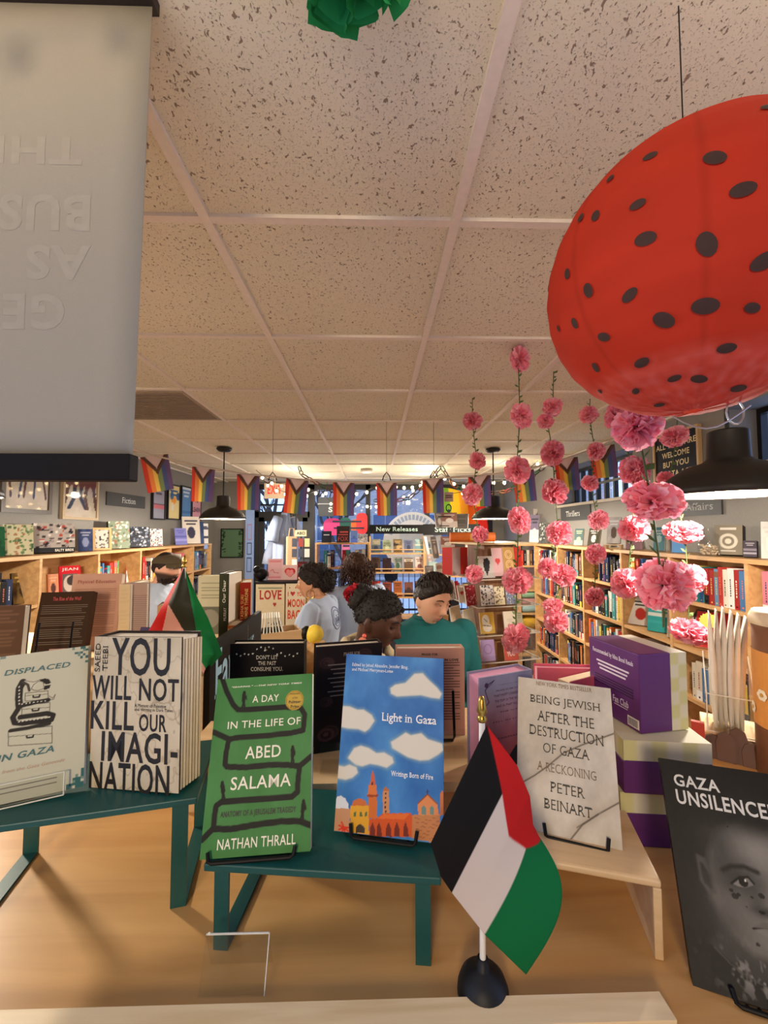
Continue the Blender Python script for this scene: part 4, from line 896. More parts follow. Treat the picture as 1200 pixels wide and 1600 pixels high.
# --- open bookcase under the window and the New Releases rack
def shelf_unit(name, label, x0, x1, y0, y1, levels, top, t=.02, back=False, m=M_SHELF):
    o = thing(name, label, 'bookcase', (0, 0, 0))
    for x in (x0, x1-t): MB().box((x, y0, 0), (x+t, y1, top), m).build('upright', o)
    for z in levels: MB().box((x0+t, y0, z-t), (x1-t, y1, z), m).build('shelf', o)
    return o
Y1 = 5.0; ax0, ax1 = at(492, 900, Y1).x, at(577, 900, Y1).x; at_z = at(530, 848, Y1).z
shelf_unit('open_bookcase', 'open backed bookcase against the rear window under the top display', ax0, ax1, Y1, Y1+.26, [.1, .45, .8, 1.12, 1.41, at_z], at_z)
GT = 'things standing on the open bookcase top'
def onY(name, label, cat, px, pyb, pyt, wpx, Y, zb, A, cover, yaw=0, t=.02, pages=PAPER, group=GT, extra=None, lean=-6):
    p = at(px, pyb, Y); h = at(px, pyt, Y).z-(p.z if zb is None else p.z); p.z = zb if zb is not None else p.z; w = wpx*Y/F
    A = rnd_art(w, h, *A) if isinstance(A, tuple) else A
    return slab_book(name, label, cat, TRS(p, R(yaw), R(lean)), w, h, t, A, cover, group, pages, extra=extra)
onY('book', 'small black book at the left of the open bookcase top', 'book', 510, 848, 830, 15, Y1+.08, at_z, (1, [(28, 32, 44), (28, 32, 44)], 'plain'), (24, 28, 40), extra=lambda b: b.box((-.035, -.001, .09), (.035, -.0004, .1), mat((200, 200, 206))))
def fox(b): b.text('FOX', -.06, .02, .06, .075, mat((190, 80, 84), .6), bold=.0, y=-.001); b.box((-.04, -.001, .12), (.06, -.0004, .14), mat((180, 76, 80))); b.box((-.06, -.001, .09), (.06, -.0004, .105), mat((180, 76, 80)))
onY('book', 'dark book with rose lettering ending FOX on bookcase top', 'book', 536, 848, 822, 20, Y1+.06, at_z+.0, (2, [(52, 44, 44), (52, 44, 44)], 'plain'), (44, 38, 38), extra=fox)
onY('book', 'blue book right of the dark FOX book', 'book', 553, 848, 829, 10, Y1+.08, at_z, (3, [(84, 110, 190), (110, 140, 206)], 'field'), (80, 104, 180))
onY('book', 'grey and white patterned book at the top right corner', 'book', 567, 848, 835, 15, Y1+.08, at_z, (4, [(150, 150, 156), (70, 74, 84), (206, 206, 206)], 'pattern'), (110, 112, 120))
r = random.Random(12)
x = ax0+.1; k = 0
while x < ax1-.07:
    t = r.uniform(.03, .055); cn = r.choice(['cream', 'grey', 'navy', 'white', 'brown', 'teal', 'red']); o = spine_mesh(t, r.uniform(.17, .23), .15, cn, 900+k).build('book'); o.location = (x, Y1+.05, 1.4105 if k % 2 == 0 else 1.4105)
    tag(o, '%s book, %s from the left on the open window bookcase' % (cn, ORD[k]), 'book', 'books on the open window bookcase'); x += t+.002+(.1 if k == 2 else 0); k += 1
onY('print', 'pale pink card standing inside the open bookcase', 'card', 512, 893, 865, 14, Y1-.2, None, (6, [(214, 190, 180), (220, 196, 186)], 'plain'), (206, 184, 176), group=None) if False else None
Y2 = 4.6; bx0, bx1 = at(577, 900, Y2).x, at(664, 900, Y2).x
lv = [at(600, y, Y2).z for y in (1000, 965, 933, 894, 864)]
tz = at(600, 838, Y2).z
o = shelf_unit('display_rack', 'pale wood New Releases display rack before the round window decal', bx0, bx1, Y2, Y2+.2, lv, tz, .016)
o['category'] = 'display rack'
for z in lv[1:]: MB().box((bx0+.016, Y2-.004, z+.03), (bx1-.016, Y2+.004, z+.042), M_SHELF).build('retaining_rail', o)
q = MB(); hz0, hz1 = at(600, 834, Y2).z, at(600, 820, Y2).z; q.box((bx0, Y2-.02, hz0), (bx1, Y2-.005, hz1), M_BLACK); hb = q.build('header_board', o)
q = MB(); hh = hz1-hz0; hw = bx1-bx0; q.text('New Releases', bx0+hw*.12, hz0+hh*.28, bx0+hw*.87, hz0+hh*.76, mat((190, 214, 200), .5), y=Y2-.0215, slab=.05, bold=.01); q.build('lettering', hb)
PALS = [[(90, 104, 110), (150, 150, 130), (60, 70, 90), (206, 190, 160)], [(190, 196, 160), (110, 120, 96), (190, 196, 160), (90, 96, 80)], [(120, 100, 70), (60, 54, 50), (190, 160, 110)], [(84, 92, 116), (120, 126, 150), (60, 66, 90)], [(120, 150, 156), (150, 180, 180), (190, 196, 180)],
        [(60, 46, 40), (96, 70, 56), (40, 34, 32)], [(50, 34, 38), (80, 50, 54), (36, 28, 30)], [(40, 44, 40), (206, 206, 200), (60, 90, 70)], [(96, 76, 60), (206, 190, 170), (60, 50, 46)], [(190, 150, 136), (210, 190, 180), (110, 70, 66)],
        [(170, 50, 44), (200, 90, 70), (120, 34, 34)], [(96, 40, 36), (150, 80, 60), (40, 30, 30)], [(150, 84, 44), (190, 120, 60), (80, 46, 34)], [(60, 44, 44), (110, 70, 60)], [(80, 50, 46), (150, 80, 70)]]
rn = ['upper', 'middle', 'lower']; cn_ = ['muted', 'dark', 'reddish']
for row in range(3):
    z = lv[4-row]
    for i in range(5):
        w, h = .098, [.155, .165, .17][row]-.01*(i % 2); xx = bx0+.075+i*(hw-.13)/4
        def ex(b, row=row, i=i):
            if (row, i) == (0, 1): b.text('GOOD', -.035, .1, .035, .12, mat((60, 70, 60)), bold=.02, y=-.001); b.text('PEOPLE', -.04, .07, .04, .09, mat((60, 70, 60)), bold=.02, y=-.001)
        slab_book('book', '%s cover facing out, %s from left, %s New Releases shelf' % (cn_[row], ORD[i], rn[row]), 'book', TRS((xx, Y2+.03, z+.0008), 0, R(-12)), w, h, .02,
                  rnd_art(w, h, 70+row*5+i, PALS[row*5+i], ['field', 'photo', 'blob', 'photo', 'band'][(i+row) % 5] if (row, i) != (0, 1) else 'plain'), PALS[row*5+i][0], 'face-out books on the New Releases rack', extra=ex)
# --- staff picks rack
Y3 = 4.75; sx0, sx1 = at(664, 900, Y3).x, at(742, 900, Y3).x
o = shelf_unit('display_rack', 'pale wood Staff Picks display rack right of New Releases', sx0, sx1, Y3, Y3+.2, [at(700, y, Y3).z for y in (1000, 965, 933, 900, 866)], at(700, 838, Y3).z, .016); o['category'] = 'display rack'
q = MB(); hz0, hz1 = at(700, 836, Y3).z, at(700, 819, Y3).z; q.box((sx0-.02, Y3-.02, hz0), (sx1+.06, Y3-.005, hz1), M_BLACK); hb = q.build('header_board', o)
q = MB(); w = sx1-sx0; q.text('Staff Picks', sx0+w*.2, hz0+.035, sx0+w*.92, hz1-.03, mat((190, 214, 200), .5), y=Y3-.0215, slab=.05, bold=.01); q.build('lettering', hb)
for row in range(3):
    for i in range(4):
        z = at(700, (866, 900, 933)[row], Y3).z; w_, h_ = .1, .16
        slab_book('book', '%s from left, %s Staff Picks shelf, face-out cover' % (ORD[i], rn[row]), 'book', TRS((sx0+.1+i*(w-.18)/3, Y3+.03, z+.0008), 0, R(-12)), w_, h_, .02, rnd_art(w_, h_, 170+row*4+i, PALS[(row*4+i*3) % 15], None), PALS[(row*4+i*3) % 15][0], 'face-out books on the Staff Picks rack')
# --- window decals and hanging things at the rear windows
p = at(645, 846, YB-.03); q = MB(); rr_ = .45
q.lathe([(0, 0), (rr_, 0), (rr_, .003), (0, .003)], mat((214, 222, 236), .7), Matrix.Rotation(R(90), 4, 'X'), n=64); 
for a in range(20, 165, 9): q.box((-.02, .001, -.04), (.02, .0045, .04), mat((150, 170, 206), .7), Matrix.Rotation(R(a-90), 4, 'Y') @ Matrix.Translation((0, -.006, rr_*.82)))
q.box((-.2, -.006, -.02), (.2, -.0035, .12), mat((190, 204, 226), .7)); q.plate([(-.22, .12), (0, .24), (.22, .12)], -.006, -.0035, mat((170, 188, 216), .7))
q = q.build('window_decal'); q.location = (p.x, YB-.02, p.z); tag(q, 'large round white logo decal on the rear window glass', 'decal')
p = at(536, 822, YB-.03); o = thing('window_lettering', 'pink green and orange cut shapes stuck to the rear window', 'decal', (p.x, YB-.02, p.z))
def blob(q, x0, z0, x1, z1, rgb, bev=.08): q.box((x0, -.006, z0), (x1, 0, z1), mat(rgb, .5))
for x0, z0, x1, z1, c, nm in ((-.3, -.14, -.02, .12, (232, 70, 150), 'pink_shape'), (-.05, -.12, .12, .13, (20, 96, 90), 'green_shape'), (.12, -.1, .26, .1, (236, 110, 50), 'orange_shape'), (.2, -.12, .37, .2, (236, 60, 70), 'red_shape'), (-.02, -.5, .1, -.14, (232, 130, 190), 'pale_pink_shape')):
    q = MB(); pts = []; rad = min(x1-x0, z1-z0)*.4
    for cx_, cz_, a0 in ((x1-rad, z1-rad, 0), (x0+rad, z1-rad, 90), (x0+rad, z0+rad, 180), (x1-rad, z0+rad, 270)):
        for a in range(0, 91, 15): pts.append((cx_+rad*math.cos(R(a0+a)), cz_+rad*math.sin(R(a0+a))))
    yy = -.006-.002*len(o.children); q.plate(pts, yy, yy+.004, mat(c, .5)); q.build(nm, o)
for k, (x0, z, x1) in enumerate(((-.16, .07, .28), (-.14, -.03, .32), (0.0, -.22, .1), (.0, -.3, .1))): MB().box((x0, -.022, z-.012), (x1, -.019, z+.012), mat((40, 50, 80), .5)).build('dark_stroke', o)
p = at(511, 792, YB-.2); q = MB(); q.box((-.13, 0, -.14), (.1, .012, .14), mat((70, 76, 84), .6)); q.text('S', .02, -.08, .08, -.0, mat((220, 224, 226)), bold=.03, y=-.0006); q.box((-.13, -.001, .04), (.1, 0, .05), mat((190, 196, 206))); q = q.build('hanging_sign'); q.location = (p.x, YB-.2, p.z); tag(q, 'grey hanging sign with a white S behind the bunting', 'sign')
MB().tube([(p.x, YB-.194, p.z+.14), (p.x, YB-.194, ZC)], .003, M_WIRE).build('sign_cord', bpy.data.objects[q.name]); bpy.data.objects['sign_cord'].matrix_parent_inverse = Matrix.Translation(-q.location)
# large pride flag in the rear window
p = at(722, 790, 5.7); q = MB(); n = 24; vs = []; fs = []; cs = []
cols = [(120, 170, 60), (236, 200, 50), (240, 170, 50), (236, 110, 40), (214, 50, 44)]
for j in range(n+1):
    for i in range(n*2+1):
        u, v = i/(2*n), j/n; vs.append(((u-.5)*.62+.06*v, .03*math.sin(u*9+v*2), (.5-v)*.5-.35*(u)*(.3+v*.4)+.02*math.sin(u*7))); cs.append(cols[min(4, int(u*5))])
for j in range(n):
    for i in range(n*2): a = j*(2*n+1)+i; fs.append((a+2*n+1, a+2*n+2, a+1, a))
q.add(vs, fs, print_mat(.8, 'cloth_print', .35), None, cs); q = q.build('pride_flag', smooth=True); q.location = p; tag(q, 'large yellow orange and red flag draped at the rear window', 'flag')
q.modifiers.new('thickness', 'SOLIDIFY').thickness = .0015
MB().tube([(-.3, 0, .24), (-.3, 0, ZC-p.z)], .003, M_WIRE, 5).tube([(.3, 0, .02), (.3, 0, ZC-p.z)], .003, M_WIRE, 5).build('cord', q)
# --- dark notice board and small rack numerals
p = at(698, 960, 3.62); q = MB(); q.box((-.11, 0, 0), (.11, .015, .24), mat((34, 40, 54), .5)); q.lathe([(0, 0), (.04, 0), (.04, .002), (0, .002)], mat((214, 220, 226)), TRS((-.02, -.0, .165), 0, R(90)), n=24); q.lathe([(0, 0), (.024, 0), (.024, .004), (0, .004)], mat((60, 80, 110)), TRS((-.02, -.0, .165), 0, R(90)), n=24); q.box((.03, -.002, .02), (.085, 0, .075), mat((110, 100, 96)))
q = q.build('info_board'); q.location = p; tag(q, 'navy notice board with a round white emblem beside the teal jumper', 'sign')
p0 = p; q = MB(); q.box((p.x-.12, 3.62-.04, 0), (p.x+.12, 3.62+.3, p.z-.0005), M_SHELF); q.build('small_table'); tag(bpy.data.objects['small_table'], 'wooden stand under the navy notice board', 'stand')
# wire spinner of postcards in front of the staff picks sign
Y4 = 3.2; p = at(702, 900, Y4)
o = thing('wire_spinner', 'tall wire postcard spinner rising in front of the Staff Picks sign', 'card rack', (p.x, Y4, 0)); zt = at(702, 784, Y4).z
MB().box((-.008, -.008, 0), (.008, .008, zt-.06), M_WIRE).lathe([(0, 0), (.14, 0), (.14, .02), (0, .02)], M_WIRE).build('post', o)
ring = [(.02*math.cos(i*.5236), 0, zt-.05+.028*math.sin(i*.5236)) for i in range(13)]; MB().tube(ring, .004, M_WIRE, 6).build('top_ring', o)
q = MB(); q.box((-.035, -.012, zt+.0), (.035, -.008, zt+.075), mat((196, 176, 176), .6)); q.box((-.025, -.013, zt+.03), (.025, -.012, zt+.036), M_BLACK); q.box((-.025, -.013, zt+.045), (.025, -.012, zt+.051), M_BLACK); q.build('rack_sign', o)
q = MB(); 
for z in (.0, .14): q.tube([(-.13+.02*k, -.06-.05*math.sin(k*.4), at(702, 822, Y4).z+z*.5) for k in range(14)], .003, M_WIRE, 6)
q.build('wire_pocket', o)
r = random.Random(21); CP = [[(190, 190, 186), (110, 106, 104), (226, 220, 214)], [(220, 210, 200), (160, 120, 110), (240, 236, 230)], [(120, 116, 110), (60, 58, 56), (190, 180, 170)], [(226, 218, 204), (190, 150, 140)]]
k = 0
for (px, pyb, pyt, wp, yw) in ((688, 824, 800, 14, 30), (703, 824, 800, 22, 0), (721, 826, 802, 18, -28), (672, 878, 838, 9, 60), (682, 872, 838, 12, 40), (700, 858, 838, 20, 0), (718, 858, 838, 16, -20), (690, 905, 880, 14, 40), (672, 902, 884, 14, 20), (704, 900, 866, 10, 10)):
    h = (pyb-pyt)*(Y4-.1)/F; w = wp*(Y4-.1)/F*1.1; q = MB(); A = rnd_art(w, h, 300+k, CP[k % 4], ['photo', 'field', 'lines', 'band'][k % 4]); q.art(A, w, h, PM, None, -.001, -w/2); q.box((-w/2, 0, 0), (w/2, .008, h), PM, None, (220, 214, 206)); c = q.build('postcard')
    c.matrix_world = TRS(at(px, pyb, Y4-.1), R(yw), R(-12)); tag(c, '%s postcard on the wire spinner, counted from its top left' % ORD[k], 'postcard', 'postcards on the wire spinner'); k += 1
# --- acrylic greeting card tower
Y5 = 2.42; pc = at(768, 900, Y5+.2)
o = thing('card_tower', 'revolving greeting card tower with clear pockets right of the teal jumper', 'card rack', M=TRS((pc.x, pc.y, 0), R(14)))
M_CORE = wood_mat((110, 74, 48), (140, 98, 64), 'brown_core_board', axis='Z')
zt = at(768, 848, Y5).z
MB().box((-.11, -.11, .1), (.11, .11, zt-.012), M_CORE).build('core', o); MB().box((-.2, -.2, zt-.012), (.2, .2, zt), mat((226, 206, 160), .5)).build('top_board', o); MB().lathe([(0, 0), (.24, 0), (.24, .05), (.05, .1), (0, .1)], M_CORE).build('base', o)
tiers = [at(768, y, Y5).z for y in (905, 948, 992, 1034)]
for z in tiers:
    for a in range(4):
        mm = Matrix.Rotation(R(90*a), 4, 'Z')
        MB().box((-.2, -.205, z), (.2, -.201, z+.04), GLASS, mm).box((-.2, -.201, z), (.2, -.13, z+.004), GLASS, mm).build('clear_pocket', o)
        MB().box((-.202, -.208, z-.002), (.202, -.2, z+.003), mat((206, 196, 180), .3), mm).build('pocket_edge', o)
GC = 'greeting cards on the card tower'
def card(label, px, pyb, pyt, wpx, A, side=0, yaw=14, t=.006, Y=Y5, extra=None, kind=None):
    w = wpx*Y/F/math.cos(R(yaw)) if side == 0 else wpx*Y/F/.5; h = (pyb-pyt)*Y/F
    A = rnd_art(w, h, *A) if isinstance(A, tuple) else A(w, h)
    q = MB(); q.art(A, w, h, PM, None, -.0004, -w/2); q.box((-w/2, 0, 0), (w/2, t, h), PM, None, (226, 218, 206))
    if extra: extra(q, w, h)
    c = q.build('greeting_card'); c.matrix_world = TRS(at(px, pyb, Y), R(yaw), R(-10)); tag(c, label, 'greeting card', GC)
def catart(w, h):
    C = Canvas(w, h, .004, (196, 190, 186)); C.poly([(w*.35, h*.3), (w*.65, h*.3), (w*.75, h*.75), (w*.6, h*.92), (w*.35, h*.88), (w*.3, h*.6)], (44, 42, 46)); C.poly([(w*.4, h*.3), (w*.6, h*.3), (w*.5, h*.06)], (44, 42, 46)); return C.A
card('grey card with a dark leaf shape, top tier of the tower', 762, 903, 869, 26, catart)
def heart(bg, fg):
    def f(w, h):
        C = Canvas(w, h, .003, bg); C.ell(w*.4, h*.55, w*.15, h*.08, fg); C.ell(w*.6, h*.55, w*.15, h*.08, fg); C.poly([(w*.26, h*.53), (w*.74, h*.53), (w*.5, h*.38)], fg); return C.A
    return f
card('pale pink card with a red heart, top tier', 780, 900, 856, 17, heart((214, 176, 180), (206, 80, 80)), Y=Y5+.02)
def swirl(w, h):
    C = Canvas(w, h, .003, (190, 150, 90))
    for z in (.75, .4):
        for q in (1, .6): C.ell(w*.5, h*z, w*.33*q, h*.16*q, (226, 190, 140)); C.ell(w*.5, h*z, w*.25*q, h*.12*q, (190, 150, 90))
    return C.A
card('gold card with pale swirling rings, top tier', 798, 900, 855, 20, swirl, Y=Y5+.03)
card('red card behind the gold swirl card', 812, 896, 853, 12, (5, [(190, 50, 40), (206, 70, 60)], 'photo'), Y=Y5+.06)
card('black and white scribbled card, second tier of tower', 763, 946, 915, 21, (6, [(206, 200, 196), (50, 46, 52), (70, 66, 72), (40, 38, 44)], 'pattern'))
card('cream card with looping doodles, second tier', 782, 945, 917, 17, (7, [(226, 214, 180), (90, 80, 70)], 'pattern'), Y=Y5+.01)
card('blue grey snowy card, second tier of tower', 800, 944, 920, 18, (8, [(130, 144, 170), (206, 210, 216), (90, 100, 130)], 'pattern'), Y=Y5+.03)
def yellow(w, h):
    C = Canvas(w, h, .003, (206, 166, 76)); C.ell(w*.4, h*.6, w*.26, h*.3, (230, 222, 206)); C.ell(w*.48, h*.28, w*.32, h*.2, (230, 222, 206)); C.line([(w*.2, h*.4), (w*.7, h*.34)], .004, (60, 56, 50)); C.line([(w*.3, h*.7), (w*.5, h*.55)], .003, (90, 84, 76)); return C.A
card('yellow card with a white drawn figure, third tier', 763, 990, 958, 24, yellow)
card('plain white card with a faint oval, third tier', 798, 984, 956, 20, heart((226, 216, 196), (214, 206, 186)), Y=Y5+.02)
card('sage striped card edge at the right of third tier', 814, 985, 958, 10, (11, [(180, 176, 150), (150, 150, 126)], 'band'), Y=Y5+.05)
card('lavender card with a faint line portrait, lowest tier', 764, 1033, 1001, 23, lambda w, h: (lambda C: (C.ell(w*.5, h*.55, w*.3, h*.24, (150, 124, 172)), C.ell(w*.5, h*.55, w*.24, h*.19, (176, 150, 196)), C.A)[-1])(Canvas(w, h, .003, (176, 150, 196))))
card('coral card reading YOU under the lowest pompom', 800, 1032, 1000, 24, (13, [(206, 96, 84), (200, 90, 80)], 'plain'), Y=Y5+.02, extra=lambda q, w, h: q.text('YOU', -w*.3, h*.2, w*.25, h*.42, mat((240, 226, 220)), bold=.03, y=-.001))
card('white card with black script, left face second tier', 708, 937, 907, 10, (14, [(226, 220, 214), (60, 56, 56)], 'pattern'), 1, 52, Y=Y5+.12)
card('crimson card edge, left face second tier of tower', 717, 935, 908, 6, (15, [(190, 50, 70), (170, 40, 60)], 'plain'), 1, 52, Y=Y5+.1)
card('white card with a red heart, left face second tier', 724, 941, 914, 11, heart((230, 222, 210), (206, 60, 56)), 1, 50, Y=Y5+.06)
card('dark red card with white script, left face second tier', 738, 946, 915, 13, (17, [(150, 46, 54), (206, 150, 150), (150, 46, 54)], 'pattern'), 1, 40, Y=Y5+.02)
card('cream card with pale panels, left face third tier', 716, 982, 948, 16, (18, [(226, 206, 176), (214, 190, 160)], 'lines'), 1, 50, Y=Y5+.06)
card('off white lined card, left face third tier', 737, 990, 952, 14, (19, [(222, 216, 196), (206, 200, 180)], 'lines'), 1, 42, Y=Y5+.02)
card('white card with a small sketch, left face lowest tier', 740, 1032, 1000, 14, (20, [(222, 214, 196), (214, 206, 186)], 'plain'), 1, 46, Y=Y5+.03)
p = at(713, 897, Y5+.14); q = MB(); q.box((-.075, -.03, 0), (.075, .05, .165), mat((190, 44, 40), .5)); q.box((-.075, -.032, 0), (.0, -.03, .165), mat((190, 170, 170), .3)); q = q.build('gift_packet'); q.matrix_world = TRS(p, R(40)); tag(q, 'red packet with a clear front on the tower corner', 'packet')
p = at(738, 852, Y5+.16); q = MB(); q.lathe([(0, -.14), (.03, -.14), (.03, .14), (0, .14)], mat((226, 120, 50), .5), Matrix.Rotation(R(90), 4, 'Y'), n=16); q.box((-.02, -.031, -.02), (.06, -.03, .02), mat((236, 190, 90))); q = q.build('orange_roll'); q.location = (p.x, p.y, zt+.031); tag(q, 'orange wrapped roll lying on the card tower top', 'roll')
# --- folded blankets at the end of the right bookcase
bx = at(826, 960, 4.7).x; q = shelf_unit('narrow_bookcase', 'narrow dim bookcase of folded blankets beyond the right bookcase', bx-.13, bx+.13, 4.62, 4.95, [.2, .47, at(826, 985, 4.62).z, at(826, 958, 4.62).z, 1.19, 1.46, 1.70], 1.70); zb = at(826, 958, 4.62).z
for lab, hpx, c in (('folded pale blue blanket at the bottom of the pastel stack', 11, (140, 170, 172)), ('folded dusty pink blanket between blue and mint ones', 11, (190, 140, 140)), ('folded mint green blanket, topmost of the pastel stack', 12, (140, 180, 146)), ('folded mustard blanket on the shelf below the pastel stack', 20, (196, 156, 50))):
    h = hpx*4.62/F; q = MB(); q.box((-.1, 0, 0), (.1, .24, h), mat(c, .95, bump=.4, bscale=120), bev=h*.42); q = q.build('folded_blanket', smooth=True)
    q.location = (bx, 4.635, (zb if 'mustard' not in lab else at(826, 985, 4.62).z)+.0005); zb += h if 'mustard' not in lab else 0; tag(q, lab, 'blanket', 'folded blankets')
for k in range(5):
    q = spine_mesh(.03, .17, .12, ['red', 'black', 'cream', 'brown', 'navy'][k], 500+k).build('book'); q.location = (bx-.1+k*.034, 4.64, 1.4605); tag(q, '%s book, %s on the shelf above the folded blankets' % (['red', 'black', 'cream', 'brown', 'navy'][k], ORD[k]), 'book', 'books above the folded blankets')
q = MB(); q.box((-.09, 0, 0), (.09, .02, .4), mat((186, 176, 166), .6)); 
r = random.Random(31)
for i in range(60): q.box((-.004, -.002, -.018), (.004, 0, .018), mat((60, 54, 54), .6), TRS((r.uniform(-.08, .08), 0, r.uniform(.03, .37)), 0, 0, r.uniform(-1, 1)))
q = q.build('patterned_panel'); p = at(800, 812, 4.95); q.location = (at(848, 800, 4.98).x-.02, 4.97, 1.72); tag(q, 'white panel with small black sprigs standing beyond the right bookcase', 'panel')
q = MB(); q.box((at(776, 850, YB-.5).x, 5.5, 0), (min(1.97, at(832, 850, 5.5).x), 5.8, at(800, 845, 5.5).z), mat((96, 88, 80), .7)); q = q.build('low_cabinet'); tag(q, 'dim cabinet at the rear right corner behind the card tower', 'cabinet')
# ================================================================ HANGING DECORATIONS
# progress pride bunting
FL = [(241, 712, 252, 768, 40), (318, 730, 316, 784, 35), (388, 741, 388, 797, 35), (465, 749, 460, 803, 35), (537, 753, 537, 806, 34), (604, 754, 605, 806, 33), (676, 748, 677, 802, 34), (749, 743, 750, 792, 36), (817, 735, 822, 785, 34), (884, 716, 888, 768, 36), (940, 697, 945, 748, 38)]
YBN = 2.7
o = thing('pride_bunting', 'string of progress pride flags strung across the shop', 'bunting', at(237, 716, YBN)); o0 = o.location.copy()
tops = [at(f[0], f[1], YBN) for f in FL]
e0 = tops[0]+(tops[0]-tops[1])*2.6; e0.z = 2.59; e1 = tops[-1]+(tops[-1]-tops[-2])*1.1; e1.z = min(2.585, e1.z+.14)
MB().tube([e0-o0]+[t-o0 for t in tops]+[e1-o0], .006, mat((196, 180, 168), .8), 6).build('cord', o)
M_CLOTH = print_mat(.8, 'cloth_print', .5)
stripes = [(222, 92, 74), (234, 158, 96), (240, 212, 116), (146, 162, 114), (100, 112, 160), (132, 106, 150)]
for k, (tx, ty, bx_, by, wp) in enumerate(FL):
    w = wp*YBN/F*.98; h = (by-ty)*YBN/F; tilt = (bx_-tx)*YBN/F; n = 46; vs = []; fs = []; cs = []
    for j in range(n+1):
        for i in range(n+1):
            u, v = i/n, j/n; vs.append(((u-.5)*w*(1-.05*v)+tilt*v*.0, .012*math.sin(u*5+k)*v+.004*math.sin(u*12+k*2), -v*h))
            vv = v*h/w; dd = vv-(.5-abs(u-.5))*1.5      # chevron depth from the top edge
            c = stripes[min(5, int(u*6))]
            if dd < 0: c = (118, 88, 76) if dd > -.17 else ((76, 60, 56) if dd > -.22 else ((190, 150, 150) if dd > -.26 else (226, 206, 202)))
            cs.append(c)
    for j in range(n):
        for i in range(n): a = j*(n+1)+i; fs.append((a+n+1, a+n+2, a+1, a))
    q = MB(); q.add(vs, fs, M_CLOTH, None, cs); q = q.build('flag', o, True); q.location = tops[k]-o0; q.rotation_euler = (0, math.atan2(-(bx_-tx), by-ty)*-1 if False else math.atan2(bx_-tx, by-ty)*-1, R([18, 6, 4, 8, 0, 0, 0, -6, -12, -16, -20][k]))
    q.modifiers.new('thickness', 'SOLIDIFY').thickness = .001
# paper chain loops
def chain(label, pts, Y, seed, group='paper chains'):
    r = random.Random(seed); P = [at(x, y, Y) for x, y in pts]; dense = []
    for a, c in zip(P[:-1], P[1:]):
        n = max(2, int((c-a).length/.055)); dense += [a.lerp(c, i/n) for i in range(n)]
    dense.append(P[-1]); o = thing('paper_chain', label, 'paper chain', dense[0], group=group); cols = [(40, 84, 56), (96, 60, 44), (60, 54, 48), (150, 96, 60), (120, 40, 36)]
    for i in range(len(dense)-1):
        c = (dense[i]+dense[i+1])/2-dense[0]; d = (dense[i+1]-dense[i]).normalized(); s = d.orthogonal().normalized(); 
        s = (s if i % 2 else d.cross(s)); b = d.cross(s); L = (dense[i+1]-dense[i]).length*.66; vs = []; fs = []; N = 14
        for k in range(N):
            a = 2*math.pi*k/N; base = c+d*L*math.cos(a)+s*.022*math.sin(a)
            vs += [base-b*.008, base+b*.008]
        for k in range(N): j = (k+1) % N; fs.append((2*k, 2*k+1, 2*j+1, 2*j))
        q = MB(); q.add(vs, fs, mat(cols[i % 5], .7)); q = q.build('paper_link', o, True); q.modifiers.new('thickness', 'SOLIDIFY').thickness = .0012
chain('paper chain hanging from the ceiling left of the middle flags', [(467, 729.5), (472, 742), (490, 752), (508, 762), (530, 772), (545, 778)], 4.75, 1)
chain('paper chain looping between the two middle flags and the right', [(585, 782), (612, 784), (640, 778), (655, 765), (672, 752), (688, 729.5)], 4.75, 2)
chain('paper chain looping at right before the pride flag', [(690, 729.5), (708, 758), (728, 768), (748, 772), (790, 768), (822, 752), (850, 729.5)], 4.75, 3)
# wire hooks where the bunting meets the ceiling grid
for k, (px, py) in enumerate(((426, 744), (604, 744), (678, 742))):
    p = at(px, py, YBN+.1); q = MB(); q.tube([(-.028, 0, -.03), (-.02, 0, .0), (0, 0, .028), (.02, 0, .0), (.028, 0, -.03)], .004, M_WIRE, 6); q.tube([(0, 0, .028), (0, 0, ZC-p.z)], .0015, M_WIRE, 4); q = q.build('ceiling_hook'); q.location = p
    tag(q, ['wire hook above the EXIT sign flags', 'wire hook above the sixth flag', 'wire hook above the seventh flag'][k], 'hook', 'wire hooks over the bunting')
# banner
YN = .56; tr, br = at(238, 6, YN), at(207, 714, YN); wB = .62
o = thing('hanging_banner', 'grey fabric banner seen from behind at top left with faint reversed words', 'banner', (br.x, YN, br.z))
n = 14; vs = []; fs = []
dxt = tr.x-br.x; hB = tr.z-br.z
for j in range(n+1):
    for i in range(n+1): u, v = i/n, j/n; vs.append((-u*wB+dxt*v, .0001*math.sin(u*5+1), hB*v))
for j in range(n):
    for i in range(n): a = j*(n+1)+i; fs.append((a, a+n+1, a+n+2, a+1))
M_BAN = mat((150, 143, 130), .85, name='banner_fabric', bump=.15, bscale=900)
q = MB(); q.add(vs, fs, M_BAN); q = q.build('fabric', o, True); q.modifiers.new('thickness', 'SOLIDIFY').thickness = .0008
MI = mat((154, 147, 134), .85)
def bt(t, x0, y0, x1, y1):
    a, c = at(x0, y1, YN), at(x1, y0, YN); q = MB(); q.text(t, a.x-br.x, a.z-br.z, c.x-br.x, c.z-br.z, MI, y=-.00022, bold=.03, mirror=True); q.build('lettering', o)
bt('THE', -30, 258, 128, 300-88); bt('SUO', -30, 362, 140, 302) if False else bt('BUS', 0, 362, 140, 302); bt('AS', 42, 438, 140, 382); bt('GE', 5, 516, 100, 458)
a = at(210, 712, YN); c = at(210, 752, YN)
MB().box((-wB-.02, -.011, c.z-br.z), (a.x-br.x, .011, a.z-br.z+.001), mat((26, 23, 24), .6, spec=.08), bev=.002).build('bottom_bar', o)
